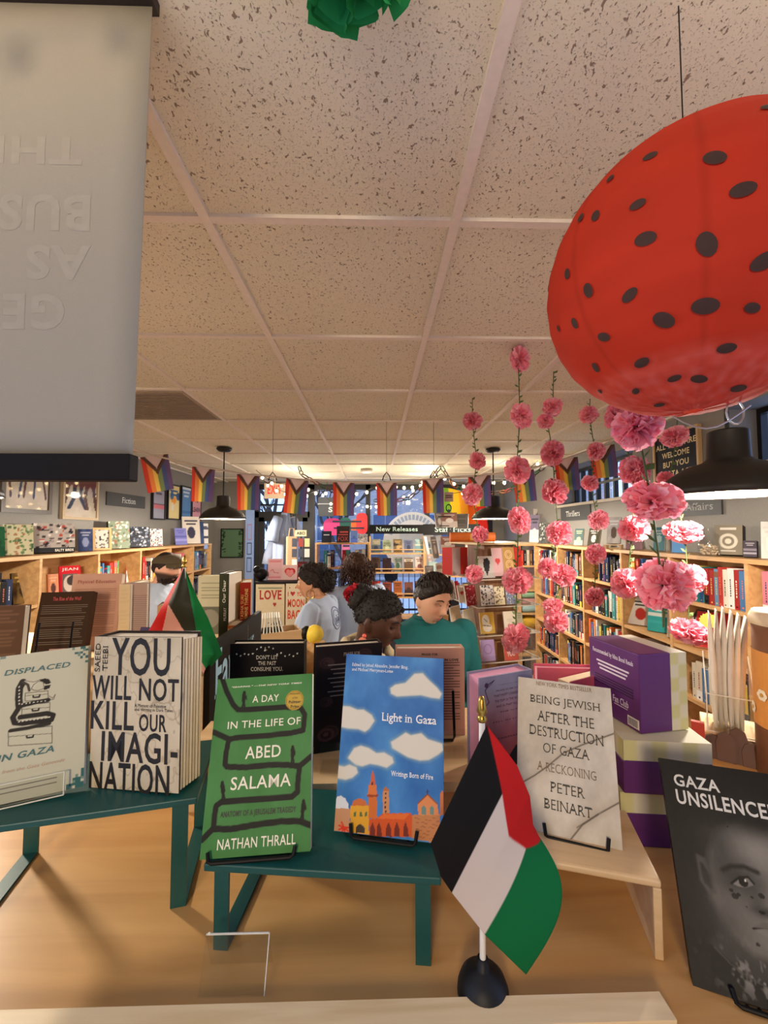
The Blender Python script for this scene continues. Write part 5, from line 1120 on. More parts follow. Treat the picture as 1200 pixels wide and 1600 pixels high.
MB().box((-wB-.02, -.008, tr.z-br.z-.004), (tr.x-br.x+.004, .012, tr.z-br.z+.014), mat((44, 34, 30), .5)).build('top_bar', o)
for xx in (-.1, -.5): MB().tube([(xx, 0, tr.z-br.z+.01), (xx, 0, ZC-br.z)], .0015, M_WIRE, 5).build('cord', o)
# paper lanterns
def lantern(label, c, r, rgb, seeds, rim=None, ribs=16, rot=(0, 0, 0)):
    o = thing('paper_lantern', label, 'paper lantern', c, rot); nu, nv = 160, 110; vs = []; fs = []; cs = []
    rnd = random.Random(4)
    for j in range(nv+1):
        th = .06+(math.pi-.12)*j/nv
        for i in range(nu):
            a = 2*math.pi*i/nu; rib = 1-.006*abs(math.sin(th*ribs)); wr = noise.noise(Vector((math.cos(a)*3, math.sin(a)*3, th*3)))*.006
            vs.append((r*rib*math.sin(th)*math.cos(a), r*rib*math.sin(th)*math.sin(a), r*(rib+wr)*math.cos(th)))
            c_ = np.array(rgb, float)*(.97+.05*noise.noise(Vector((a*2, th*5, 0)))) 
            if abs((a % (math.pi/4))-.2) < .035: c_ = c_*.93
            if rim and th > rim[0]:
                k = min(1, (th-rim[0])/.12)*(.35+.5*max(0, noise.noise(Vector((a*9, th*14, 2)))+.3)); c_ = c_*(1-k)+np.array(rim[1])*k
            cs.append(tuple(c_))
    for j in range(nv):
        for i in range(nu): k = (i+1) % nu; fs.append((j*nu+i, (j+1)*nu+i, (j+1)*nu+k, j*nu+k))
    q = MB(); q.add(vs, fs, print_mat(.75, 'tissue_print', .45, .2), None, cs); q.build('paper_shell', o, True)
    MS = mat((58, 34, 26), .8)
    for d, s, rot_ in seeds:
        d = d.normalized(); u = Vector((0, 0, 1)); u = (u-d*d.dot(u)).normalized(); t = d.cross(u); pts = []
        for k in range(18):
            a = 2*math.pi*k/18; rr2 = s*(1-.28*math.cos(a)); x = rr2*math.cos(a)*1.15; y = rr2*math.sin(a)*.72
            x, y = x*math.cos(rot_)-y*math.sin(rot_), x*math.sin(rot_)+y*math.cos(rot_)
            pts.append(((d+u*x/r+t*y/r).normalized())*(r+.0008))
        q = MB(); q.add([d*(r+.0014)]+pts, [(0, k+1, (k+1) % 18+1) for k in range(18)], MS); q.build('painted_seed', o)
    MB().tube([(.03*math.cos(i*.4), .03*math.sin(i*.4), r*.985) for i in range(17)], .0015, M_WIRE, 5).build('wire_hoop', o)
    MB().tube([(0, 0, r*.98), (0, 0, ZC-c[2])], .001, M_WIRE, 5).build('hanging_cord', o)
    return o
LC = Vector((.4403, .55, CAMZ+.3495)); LR = .185
SE = [(1013, 245, 10, .6), (1112, 246, 13, .7), (953, 279, 8, .9), (1155, 298, 13, 0), (993, 321, 10, .2), (930, 336, 10, 1.1), (907, 340, 9, .9), (1004, 374, 13, .35), (1102, 377, 15, 1.2), (1188, 411, 14, -.4), (886, 426, 9, 1.3), (918, 451, 11, 1.35), (981, 464, 11, -.4), (1096, 478, 15, .3), (897, 503, 9, 1.4), (1033, 498, 14, .8), (941, 526, 10, .6), (1131, 544, 11, .1), (932, 576, 9, -1.2), (1000, 568, 11, -.2), (1051, 592, 9, -.2), (1089, 591, 11, .6), (993, 612, 8, -.5), (1151, 606, 12, .15), (1028, 633, 9, .1), (938, 612, 6, -.5), (872, 512, 6, 1.4), (1198, 168, 9, .2), (1172, 480, 9, .4), (1060, 300, 0, 0)]
sd = []
for px, py, s, ro_ in SE:
    if not s: continue
    d = ray(px, py).normalized(); o_ = Vector((0, 0, CAMZ))-LC; bq = o_.dot(d); cq = o_.dot(o_)-LR*LR; disc = bq*bq-cq
    if disc <= 0: continue
    t = -bq-math.sqrt(disc); P = Vector((0, 0, CAMZ))+d*t-LC; sd.append((P, s*.00075, math.pi/2-ro_))
r = random.Random(77); front = [d.normalized() for d, _, _ in sd]; vd = (V0 := Vector((0, 0, CAMZ))-LC).normalized()
for i in range(110):
    z = 1-2*(i+.5)/110; a = i*2.39996; d = Vector((math.sqrt(1-z*z)*math.cos(a), math.sqrt(1-z*z)*math.sin(a), z))
    if abs(z) < .93 and d.dot(vd) < .12+.18*max(0, d.x) and all(d.dot(f_) < .96 for f_ in front): sd.append((d, .0085, r.uniform(0, 3)))
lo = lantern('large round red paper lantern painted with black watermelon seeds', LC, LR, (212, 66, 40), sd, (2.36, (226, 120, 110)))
q = MB(); q.tube([(.012*k-.03, -.004*k, -LR*1.0-.006-.02*math.sin(k*.5)) for k in range(8)], .0012, mat((190, 190, 186), .3, .8), 5); q.tube([(.04+.012*math.cos(k*.45), -.02, -LR-.006+.016*math.sin(k*.45)) for k in range(15)], .0014, mat((190, 190, 186), .3, .8), 5); q.build('clip', lo)
gc = at(548, -150, .7); gr_ = .7*88/F*1.7

# tissue flower garlands
M_TISSUE = print_mat(.85, 'tissue_paper', .45, .15)
def pompom_mesh(seed, n=84, curl=1.25):
    r = random.Random(seed); q = MB()
    for k in range(n):
        z = 1-2*(k+.5)/n; a = k*2.39996+r.uniform(-.25, .25); rad = math.sqrt(1-z*z); d = Vector((rad*math.cos(a), rad*math.sin(a), z)); u = d.orthogonal().normalized()
        u = Matrix.Rotation(r.uniform(0, 6.28), 3, d) @ u; v = d.cross(u); W_ = r.uniform(.36, .52); Lr = r.uniform(.86, 1.08); nu, nv = 8, 5; vs = []; cs = []; ph = r.uniform(0, 6)
        bend = r.uniform(-.35, .35); base = r.choice([(252, 174, 190), (248, 162, 180), (255, 190, 202), (246, 154, 174)])
        for j in range(nv+1):
            t = j/nv; w = W_*(.18+.95*math.sin(min(1, t*1.15)*1.75)) 
            for i in range(nu+1):
                s = i/nu*2-1; ruf = (.06*math.sin(s*8+ph)+.04*math.sin(s*15+ph*2))*t*t*curl; rr2 = Lr*(.12+.88*t)*(1-.12*s*s*t)
                vs.append(d*rr2+u*(s*w*.62)+v*(ruf+bend*t*t*.4+.22*s*s*t))
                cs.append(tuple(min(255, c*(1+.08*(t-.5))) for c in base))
        fs = [(j*(nu+1)+i, j*(nu+1)+i+1, (j+1)*(nu+1)+i+1, (j+1)*(nu+1)+i) for j in range(nv) for i in range(nu)]
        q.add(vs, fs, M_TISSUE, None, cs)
    o = q.build('flower', None, True); me = o.data; bpy.data.objects.remove(o); return me
PPM = [pompom_mesh(s) for s in (1, 2, 3, 4)]
gm = pompom_mesh(9, 70, .3); ca = gm.color_attributes['Col']; nn_ = len(gm.vertices); cc_ = np.zeros(nn_*4); ca.data.foreach_get('color', cc_); cc_ = cc_.reshape(-1, 4); cc_[:, :3] = np.array(srgb((44, 150, 84)))*(cc_[:, :1]/cc_[:, 0].max()); ca.data.foreach_set('color', cc_.ravel())
p = at(549, -147, .42); o = thing('paper_pompom', 'green tissue paper pompom peeking in at the top edge', 'paper pompom', p)
f = bpy.data.objects.new('tissue_ball', gm); COL.objects.link(f); f.parent = o; f.scale = (.096, .096, .096)
MB().tube([(0, 0, .05), (0, 0, ZC-p.z)], .001, M_WIRE, 5).build('hanging_cord', o)
M_VINE = mat((70, 84, 44), .7); M_LEAF = mat((78, 100, 52), .7)
def garland(label, Y, topx, topy, flowers, ytail, seed, leafs=.016):
    r = random.Random(seed); P0 = at(topx, topy, Y); 
    top = Vector((P0.x, Y, ZC)); o = thing('flower_garland', label, 'garland', top, group='pink tissue flower garlands')
    pts = [Vector((0, 0, 0))]; fl = []
    for (px, py, rp, sq) in flowers: p = at(px, py, Y)-top; fl.append((p, rp*Y/F, sq))
    line = sorted(fl, key=lambda f: -f[0].z)
    for p, rr2, sq in line: pts.append(Vector((p.x*.8, .0, p.z)))
    e = at(flowers[-1][0], ytail, Y)-top; pts.append(Vector((pts[-1].x, 0, min(e.z, pts[-1].z-.01))))
    MB().tube(pts, .0022, M_VINE, 6).build('vine', o)
    q = MB()
    for a, c in zip(pts[:-1], pts[1:]):
        n = int((c-a).length/(leafs*1.25))
        for i in range(n):
            b = a.lerp(c, (i+.5)/n); an = r.uniform(0, 6.28); s = leafs*1.35*r.uniform(.8, 1.2); d = Vector((math.cos(an), math.sin(an)*.4, .7)).normalized(); sdv = d.orthogonal().normalized()
            up = d.cross(sdv)*.12*s
            q.add([b, b+d*s*.5+sdv*s*.34, b+d*s, b+d*s*.5-sdv*s*.34, b+d*s*.5+up], [(0, 1, 4), (1, 2, 4), (2, 3, 4), (3, 0, 4)], M_LEAF)
    q.build('leaves', o)
    for k, (p, rr2, sq) in enumerate(fl):
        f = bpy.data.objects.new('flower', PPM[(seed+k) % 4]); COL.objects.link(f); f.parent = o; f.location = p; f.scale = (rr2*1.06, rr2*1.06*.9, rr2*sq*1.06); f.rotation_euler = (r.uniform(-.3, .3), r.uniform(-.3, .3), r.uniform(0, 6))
    return o
garland('slender pink flower garland farthest left, in front of the rear lamp', 2.3, 738, 612, [(738, 658, 16, .85), (746, 720, 14, 1), (738, 772, 17, 1), (750, 835, 13, 1), (741, 897, 14, 1)], 905, 0)
garland('pink flower garland hung by the teal jumper, second from left', 1.66, 800, 532, [(812, 561, 16, 1.25), (815, 650, 17, 1.2), (808, 735, 19, 1.15), (811, 813, 19, 1.1), (808, 907, 23, .9), (805, 997, 20, 1.15)], 1010, 1)
garland('pink flower garland of paired blooms before the far bay', 1.9, 865, 572, [(863, 636, 16, .9), (852, 658, 13, .9), (863, 708, 20, 1), (866, 768, 21, .95), (873, 833, 19, 1), (856, 888, 15, 1.1), (880, 899, 19, .9), (864, 946, 15, .7), (869, 971, 18, .95)], 985, 2)
garland('small bloomed garland hanging before the Thrillers sign bay', 2.3, 922, 620, [(920, 648, 14, 1), (931, 705, 14, 1), (922, 755, 14.5, .85), (935, 813, 15, 1.05), (931, 866, 16, 1), (929, 933, 15, .95)], 945, 3)
garland('big bloomed garland nearest the red lantern', .86, 1002, 560, [(994, 668, 35, 1), (1020, 783, 42, .72), (1040, 914, 40, 1)], 980, 4, .02)
garland('coral pink garland just left of the nearest big blooms', 1.45, 975, 560, [(963, 652, 20, 1), (992, 735, 23, .95), (990, 826, 22, .95), (978, 911, 24, .95)], 925, 5)
garland('bright pink garland in front of the Affairs sign', 1.52, 1066, 560, [(1054, 682, 21, .75), (1040, 748, 12, 1), (1068, 831, 26, .68), (1074, 903, 24, .95), (1075, 986, 26, .7)], 1000, 6)
# ================================================================ WINDOW DISPLAY ON THE LEDGE
V = Vector
class Cover:
    """a book standing in the window: bottom-left corner, axes, size; px() turns a photo point on the cover into cover metres"""
    def __init__(s, T, r, n, u, W, H): s.T = V(T)+V((0, 0, CAMZ)); s.r, s.n, s.u = V(r), V(n), V(u); s.W, s.H = W, H
    def px(s, x, y):
        d = ray(x, y); o = V((0, 0, CAMZ)); t = (s.T-o).dot(s.n)/d.dot(s.n); p = o+d*t-s.T; return (p.dot(s.r), p.dot(s.u))
    def M(s): return frame(s.T+s.r*(s.W/2), s.r, s.n, s.u)
def zoomer(cv, sc, ox, oy): return lambda x, y: cv.px(ox+x/sc, oy+y/sc)
def display_book(label, cv, t, C, texts, cover, spine='left', pages=PAPER, group='books standing in the window display', paperback=True, extra=None):
    o = thing('display_book', label, 'book', M=cv.M(), group=group); pm = print_mat(.42); W_, H_ = cv.W, cv.H; e = .0006 if paperback else .0028; q = MB()
    q.art(C.A, W_, H_, pm, None, -.0002, -W_/2, 0)
    q.box((-W_/2, 0, 0), (W_/2, e, H_), pm, None, cover); q.box((-W_/2, t-e, 0), (W_/2, t, H_), pm, None, cover)
    sx = (-W_/2, -W_/2+e) if spine == 'left' else (W_/2-e, W_/2); q.box((sx[0], e, 0), (sx[1], t-e, H_), pm, None, cover)
    for tt in texts:
        s_, a, c, rgb = tt[:4]; kw = dict(tt[4]) if len(tt) > 4 else {}
        x0, x1 = sorted((a[0], c[0])) if not kw.get('keep') else (a[0], c[0]); kw.pop('keep', 0); z0, z1 = sorted((a[1], c[1]))
        q.text(s_, x0-W_/2, z0, x1-W_/2, z1, mat(rgb, .5), y=kw.pop('y', -.0007), **kw)
    if extra: extra(q)
    q.build('cover', o); k = 0 if paperback else .003
    q = MB(); x0, x1 = (-W_/2+e, W_/2-.0004-k) if spine == 'left' else (-W_/2+.0004+k, W_/2-e); q.box((x0, e, .0003+k), (x1, t-e, H_-.0004-k), mat(pages, .8)); q.build('page_block', o)
    return o
def book_easel(label, cv, a, c, lip=.012, back=.05):
    """black wire stand: front lip bar under the cover between two photo points, arms running back and up behind the book"""
    o = thing('book_easel', label, 'easel', M=cv.M(), group='black book easels'); x0 = cv.px(*a)[0]-cv.W/2; x1 = cv.px(*c)[0]-cv.W/2; r_ = .0024
    q = MB(); q.tube([(x0, -.005, lip), (x0+.002, -.006, -.001), (x0+.006, -.006, -.0028), (x1-.006, -.006, -.0028), (x1-.002, -.006, -.001), (x1, -.005, lip)], r_, M_BLACK, 8); q.build('front_lip', o)
    for x in (x0+.012, x1-.012): MB().tube([(x, -.006, -.0028), (x, back*.62, -.0028), (x, back*.66, .09)], r_*.9, M_BLACK, 8).build('arm', o)
    return o
# ---- risers
def riser(name, label, fl, fr, z, depth, m, legw, slab, sled=True, inset=.012, ply=False):
    fl, fr = V((fl.x, fl.y, 0)), V((fr.x, fr.y, 0)); d = (fr-fl); L = d.length; a = math.atan2(d.y, d.x); h = z-LZ
    o = thing(name, label, 'riser', (fl.x, fl.y, LZ), (0, 0, a))
    q = MB(); q.box((0, 0, h-slab), (L, depth, h), m, bev=.0015 if not ply else .003); q.build('top_board', o)
    if ply:
        for x0 in (0, L-slab): MB().box((x0, 0, .0003), (x0+slab, depth, h-slab), m, bev=.0015).build('side_panel', o)
    else:
        for x0 in (inset, L-inset-legw):
            for y0 in (.004, depth-.004-.004):
                MB().box((x0, y0, .004 if sled else .0004), (x0+legw, y0+.004, h-slab), m).build('leg', o)
            if sled: MB().box((x0, .004, .0003), (x0+legw, depth-.004, .004), m).build('runner', o)
    return o
zC, zL, zW = 1.436, 1.4765, 1.4245
riser('display_riser', 'dark teal metal riser in the centre under the green and blue books', onz(318, 1350, zC), onz(689, 1372, zC), zC, .155, M_TEAL, .018, .009)
a = onz(308, 1246, zL); c = onz(0, 1290, zL); dd = (a-c).normalized(); riser('display_riser', 'dark teal metal riser at the left under the cream covered books', a-dd*.292, a, zL, .165, M_TEAL, .02, .009)
a = onz(1034, 1377, zW); c = onz(868, 1347, zW); dd = (a-c).normalized(); riser('wooden_riser', 'bent plywood riser under the marbled beige book', a-dd*.185, a, zW, .13, M_PLY, .0, .0095, ply=True)
zS = 1.441
q = thing('display_step', 'long pale plywood step behind the teal risers', 'riser', (-.19, .675, LZ))
MB().box((0, 0, zS-LZ-.016), (.56, .275, zS-LZ), M_PLY).build('top_board', q)
q2 = thing('display_block', 'low plywood block under the black starry hardback', 'block', (-.345, .778, LZ)); MB().box((0, 0, .0003), (.15, .12, zS-LZ), M_PLY).build('block_body', q2)
for x in (0, .272, .544): MB().box((x, .004, .0003), (x+.016, .271, zS-LZ-.016), M_PLY).build('side_panel', q)
# ---- 1 blue book
cv = Cover((-.0537, .5682, -.3969), (.9817, -.1902, .0005), (.1826, .9417, -.2827), (.0533, .2776, .9592), .1442, .2225); Z = zoomer(cv, 5, 510, 1010)
C = Canvas(cv.W, cv.H, .001, (40, 92, 160))
n1 = fbm(C.h, C.w, 4, 5, 5)[..., None]; n2 = fbm(C.h, C.w, 7, 8, 4)[..., None]; g_ = (C.V/cv.H)[..., None]
C.A = np.array((36, 84, 152))*(1-n1)+np.array((92, 156, 206))*n1*1.02; C.A = C.A*(1-.25*(1-g_))+np.array((60, 130, 190))*.25*(1-g_)+(n2-.5)*26
P_ = lambda pts: [Z(x, y) for x, y in pts]
for pts in ([(505, 330), (540, 305), (620, 290), (690, 220), (750, 215), (800, 270), (860, 325), (895, 370), (880, 402), (820, 395), (740, 375), (640, 380), (550, 385), (510, 365)],
            [(105, 470), (180, 475), (240, 500), (290, 500), (350, 540), (370, 580), (330, 640), (300, 660), (250, 640), (170, 635), (100, 620)],
            [(510, 750), (560, 720), (620, 680), (660, 700), (740, 685), (790, 730), (900, 765), (905, 810), (870, 840), (800, 880), (730, 885), (640, 860), (570, 820), (520, 790)],
            [(175, 870), (220, 800), (270, 782), (330, 800), (390, 840), (450, 835), (510, 870), (520, 905), (470, 940), (400, 920), (340, 910), (280, 930), (230, 920)],
            [(80, 935), (140, 945), (180, 930), (230, 950), (240, 985), (200, 1020), (150, 1035), (70, 1020)]):
    C.poly(P_(pts), (150, 170, 170), .006, .8); C.poly(P_(pts), (222, 214, 196), .0022)
PL = lambda c, *pts: C.poly(P_(pts), c)
PL((226, 228, 232), (60, 1265), (62, 1210), (85, 1175), (110, 1165), (145, 1185), (170, 1225), (175, 1268)); PL((206, 150, 110), (50, 1262), (185, 1268), (185, 1450), (45, 1440))
PL((208, 110, 60), (200, 1245), (210, 1205), (260, 1185), (305, 1205), (322, 1248)); PL((228, 164, 50), (188, 1243), (330, 1245), (332, 1470), (185, 1455))
for x in (215, 262, 300): PL((90, 110, 70), (x, 1295), (x+18, 1290), (x+18, 1328), (x, 1330))
PL((70, 60, 50), (228, 1455), (230, 1410), (262, 1385), (298, 1412), (302, 1460))
PL((212, 110, 50), (330, 1170), (395, 1170), (396, 1345), (330, 1345)); PL((160, 70, 40), (313, 1158), (405, 1158), (400, 1176), (318, 1176)); PL((220, 120, 60), (330, 1080), (390, 1080), (395, 1158), (322, 1158)); PL((208, 100, 60), (342, 1082), (350, 1010), (362, 962), (376, 1015), (384, 1082)); PL((60, 40, 50), (354, 1060), (366, 1060), (366, 1085), (354, 1085))
PL((206, 140, 90), (442, 1130), (488, 1130), (492, 1310), (440, 1310)); PL((190, 110, 60), (436, 1128), (462, 1095), (495, 1128))
for y in (1150, 1185, 1220, 1255, 1290): PL((70, 40, 40), (456, y-8), (468, y-8), (468, y+8), (456, y+8))
PL((212, 88, 40), (392, 1345), (440, 1305), (660, 1300), (675, 1330), (672, 1490), (334, 1480), (334, 1350)); PL((228, 110, 50), (400, 1345), (445, 1310), (655, 1305), (610, 1350))
for x in (340, 390, 465, 530, 598): PL((120, 50, 40), (x, 1482), (x+2, 1420), (x+20, 1370), (x+40, 1425), (x+44, 1490))
PL((196, 128, 80), (672, 1316), (890, 1316), (880, 1540), (668, 1500))
for i in range(26): x = 690+(i*53) % 180; y = 1335+(i*37) % 170; PL((160, 96, 60), (x, y), (x+24, y), (x+24, y+7), (x, y+7))
PL((222, 140, 86), (716, 1318), (716, 1225), (790, 1155), (866, 1230), (880, 1318)); C.line(P_([(716, 1225), (790, 1155), (866, 1230)]), .0014, (150, 70, 40)); C.line(P_([(790, 1155), (790, 1120)]), .0008, (60, 40, 60)); C.line(P_([(780, 1135), (800, 1135)]), .0008, (60, 40, 60))
for x in (745, 808): PL((110, 140, 130), (x, 1312), (x, 1260), (x+16, 1240), (x+34, 1262), (x+34, 1314))
PL((206, 120, 70), (885, 1318), (890, 1150), (905, 1120), (920, 1150), (920, 1320))
for k in range(7): an = k*.7; C.line([Z(140, 1415), Z(140+45*math.cos(an), 1415+48*math.sin(an))], .002, (226, 60, 40))
WH = (240, 240, 236)
display_book('blue painted book titled Light in Gaza on the centre riser', cv, .014, C, [
    ('Edited by Jehad Abusalim, Jennifer Bing,', Z(203, 160), Z(638, 150), WH, dict(slab=.04)), ('and Michael Merryman-Lotze', Z(200, 196), Z(521, 182), WH, dict(slab=.04)),
    ('Light in Gaza', Z(430, 600), Z(859, 545), WH, dict(slab=.06, bold=.012)), ('Writings Born of Fire', Z(503, 1022), Z(834, 1000), WH, dict(slab=.05, bold=.01))], (40, 88, 150))
book_easel('black easel lip under the blue painted book', cv, (548, 1303), (652, 1312))
# ---- 2 green book
cv = Cover((-.2157, .5328, -.4041), (.9987, .0122, .0503), (.0081, .9234, -.3837), (-.0512, .3835, .9221), .136, .207); Z = zoomer(cv, 5, 300, 1040)
C = Canvas(cv.W, cv.H, .001, (70, 128, 66)); C.speck(22, 6, 3); K = (26, 26, 24)
P_ = lambda pts: [Z(x, y) for x, y in pts]
for pts in ([(230, 85), (250, 140), (270, 200), (322, 305), (360, 345), (500, 340), (720, 325), (850, 330), (880, 380), (876, 440), (868, 505), (780, 525), (600, 545), (370, 560), (290, 575)], [(290, 575), (170, 520)], [(288, 575), (265, 690), (258, 770), (275, 790), (420, 795), (600, 775), (740, 775), (840, 785)], [(840, 785), (935, 705)],
            [(840, 785), (826, 920), (825, 985), (780, 1025), (600, 1040), (400, 1050), (230, 1065), (190, 1095), (178, 1160), (168, 1270)], [(168, 1270), (80, 1360)], [(165, 1275), (300, 1278), (500, 1242), (700, 1216), (840, 1215), (930, 1248)]): C.line(P_(pts), .0068, K)
for x, y, h, lean in ((402, 322, 118, 6), (785, 758, 130, 2), (245, 1040, 132, -8), (860, 1198, 148, 12)):
    C.line(P_([(x-8, y), (x+lean*.3, y-h*.5)]), .0024, K); C.line(P_([(x+10, y), (x+lean*.3, y-h*.5)]), .0024, K); C.line(P_([(x+lean*.3, y-h*.4), (x+lean, y-h*.82)]), .005, K); u, v = Z(x+lean, y-h*.93); C.ell(u, v, .0021, .0024, K); C.line(P_([(x+lean-12, y-h*.75), (x+lean+14, y-h*.72), (x+lean+18, y-h*.5)]), .0018, K)
u, v = Z(801, 270); C.ell(u, v, .0128, .0128, (196, 158, 60), soft=.03); C.ell(u, v, .0116, .0116, (150, 112, 36), soft=.03); C.ell(u, v, .0110, .0110, (202, 164, 66), soft=.03)
CR = (240, 232, 206); BK = (30, 44, 30); GD = (70, 52, 20)
display_book('green paperback with black winding roads and a gold medallion', cv, .016, C, [
    ('"SEARING." \u2014THE NEW YORK TIMES', Z(312, 176), Z(860, 128), CR, dict(bold=.02, shear=.25)), ('A DAY', Z(472, 290), Z(682, 222), CR, dict(bold=.008)), ('IN THE LIFE OF', Z(278, 497), Z(850, 400), CR, dict(bold=.008)),
    ('ABED', Z(415, 730), Z(697, 615), CR, dict(bold=.008)), ('SALAMA', Z(300, 975), Z(775, 838), CR, dict(bold=.008)), ('ANATOMY OF A JERUSALEM TRAGEDY', Z(220, 1202), Z(815, 1096), BK, dict(bold=.03)), ('NATHAN THRALL', Z(195, 1442), Z(812, 1310), CR, dict(bold=.008)),
    ('WINNER', Z(765, 228), Z(842, 212), GD, dict(bold=.01, slab=.05)), ('of the', Z(785, 260), Z(826, 240), GD, {}), ('Pulitzer', Z(755, 297), Z(852, 268), GD, dict(bold=.02, slab=.05)), ('Prize', Z(770, 333), Z(836, 305), GD, dict(bold=.02, slab=.05))], (72, 128, 68))
book_easel('black easel lip under the green road book', cv, (325, 1346), (462, 1333), lip=.008)
# ---- 3 YOU WILL NOT hardback, standing ajar
cv = Cover((-.4070, .6149, -.3632), (.9844, -.1738, .0279), (.1748, .9839, -.0383), (-.0208, .0425, .9989), .14, .21); Z = zoomer(cv, 3.636, 0, 960)
C = Canvas(cv.W, cv.H, .001, (206, 192, 164)); C.speck(30, 5, 9)
n_ = fbm(C.h, C.w, 5, 31, 4); C.put(np.clip(1-np.abs(n_-.5)*40, 0, 1), (150, 128, 100), .5); n_ = fbm(C.h, C.w, 4, 37, 4); C.put(np.clip(1-np.abs(n_-.48)*50, 0, 1), (130, 112, 90), .5)
IK = (34, 30, 26); hb = dict(bold=.016)
o = display_book('beige hardback with big black words standing ajar on left riser', cv, .046, C, [
    ('SAEED', Z(540, 325), Z(575, 165), IK, dict(rot90=True, slab=.06)), ('TEEBI', Z(583, 322), Z(617, 178), IK, dict(rot90=True, slab=.06)), ('YOU', Z(632, 345), Z(972, 133), IK, hb), ('WILL', Z(523, 480), Z(750, 350), IK, hb), ('NOT', Z(790, 490), Z(1018, 367), IK, hb),
    ('KILL', Z(515, 648), Z(765, 497), IK, hb), ('OUR', Z(790, 663), Z(948, 570), IK, hb), ('IMAGI-', Z(575, 832), Z(1012, 680), IK, hb), ('NATION', Z(505, 1005), Z(965, 858), IK, hb),
    ('A Memoir of Palestine', Z(765, 526), Z(945, 512), IK, dict(slab=.04)), ('and Writing in Dark Times', Z(765, 552), Z(985, 538), IK, dict(slab=.04))], (48, 42, 38), paperback=False)
q = MB()
for i in range(7): q.box((.066+.0006*i, .004+i*.0058, .002), (.0695+.0008*i, .0076+i*.0058, .206-.0006*i), mat((222, 204, 170) if i % 2 else (204, 184, 150), .8))
q.build('fanned_pages', o)
# ---- 4 DISPLACED
cv = Cover((-.5230, .5641, -.3616), (.9453, .3216, .0540), (-.3042, .9293, -.2097), (-.1176, .1818, .9763), .1225, .189); Z = zoomer(cv, 5.713, 0, 1000)
C = Canvas(cv.W, cv.H, .0008, (200, 194, 164)); r = random.Random(4); TL = (58, 104, 100)
for i in range(7):
    for j in range(7):
        if i+j < 7:
            for mx in (0, 1):
                for my in (0, 1):
                    if r.random() < .72: s = .0034; x = i*s if not mx else cv.W-(i+1)*s; y = j*s if not my else cv.H-(j+1)*s; C.rect(x, y, x+s, y+s, TL if r.random() < .6 else (120, 140, 126))
P_ = lambda pts: [Z(x, y) for x, y in pts]; LN = (58, 50, 40)
for (x0, y0, x1, y1) in ((225, 455, 430, 545), (195, 565, 445, 680), (75, 790, 465, 945)):
    s = -.11*(x1-x0); C.line(P_([(x0, y0+20), (x1, y0+20+s), (x1, y1+s*.6), (x0, y1), (x0, y0+20)]), .0007, LN); m = (x0+x1)/2; ym = (y0+y1)/2+8+s*.4
    C.line(P_([(m-32, ym-2), (m-28, ym+14), (m+24, ym+9), (m+28, ym-10)]), .0018, (30, 28, 26)); C.line(P_([(x0, ym-8-s*.3), (x1, ym-8+s*.4)]), .0005, LN)
C.line(P_([(205, 375), (175, 430), (168, 520), (172, 590)]), .0085, (40, 36, 34)); C.line(P_([(175, 590), (300, 560), (430, 535)]), .0055, (40, 36, 34)); C.line(P_([(160, 620), (115, 690), (130, 740), (200, 745), (350, 725), (460, 712), (475, 670), (420, 655), (300, 672), (180, 690)]), .0062, (40, 36, 34)); C.line(P_([(95, 810), (250, 785), (440, 745)]), .0046, (46, 42, 38))
for k in range(9): u, v = Z(170+k*34, 728-k*5); C.ell(u, v, .0013, .001, (214, 206, 180))
for k in range(6): u, v = Z(172, 420+k*30); C.ell(u, v, .0009, .0013, (214, 206, 180))
for k in range(7): u, v = Z(200+k*34, 572-k*5); C.ell(u, v, .001, .0008, (214, 206, 180))
C.poly(P_([(210, 360), (290, 360), (370, 350), (300, 440), (270, 430)]), (206, 198, 170)); C.line(P_([(210, 362), (300, 375), (370, 350)]), .0006, LN); C.line(P_([(280, 435), (300, 400), (340, 370), (385, 365), (395, 430), (340, 452), (300, 448), (280, 435)]), .0007, LN)
C.poly(P_([(355, 358), (400, 342), (440, 350), (458, 385), (405, 395)]), (30, 28, 26)); C.poly(P_([(400, 405), (456, 400), (440, 432), (390, 448)]), (30, 28, 26)); C.line(P_([(205, 375), (250, 400), (262, 450)]), .003, (60, 54, 46))
C.line(P_([(440, 500), (470, 520), (495, 485), (480, 530), (445, 535)]), .0006, LN)
TE = (48, 98, 96)
display_book('pale cream book titled Displaced in Gaza, far left of window', cv, .014, C, [
    ('DISPLACED', Z(38, 322), Z(630, 192), TE, dict(bold=.02, shear=.2)), ('IN GAZA', Z(-24, 1095), Z(487, 935), TE, dict(bold=.02, shear=.2)), ('s from the Gaza Genocide', Z(-20, 1205), Z(580, 1050), (190, 150, 116), dict(bold=.0, shear=.2))], (200, 194, 164),
    extra=lambda q: [q.box((-.05, -.0006, .012+k*.006), (.03, -.0003, .0134+k*.006), mat((130, 122, 100), .6)) for k in range(2)])
o = thing('acrylic_stand', 'clear acrylic stand holding the Displaced book', 'acrylic stand', M=cv.M()); q = MB(); x1 = cv.px(104, 1234)[0]-cv.W/2
q.box((-.09, -.010, -.003), (x1, .02, -.0005), GLASS); q.box((-.09, -.0105, -.0005), (x1, -.008, .026), GLASS); q.build('clear_ledge', o)
q = MB(); ed = mat((232, 226, 200), .2); q.box((-.09, -.011, -.0032), (x1, -.0102, -.0018), ed); q.box((x1-.0008, -.011, -.003), (x1+.0002, -.008, .026), ed); q.box((-.09, -.0108, .0255), (x1, -.0076, .0263), ed); q.build('polished_edge', o)
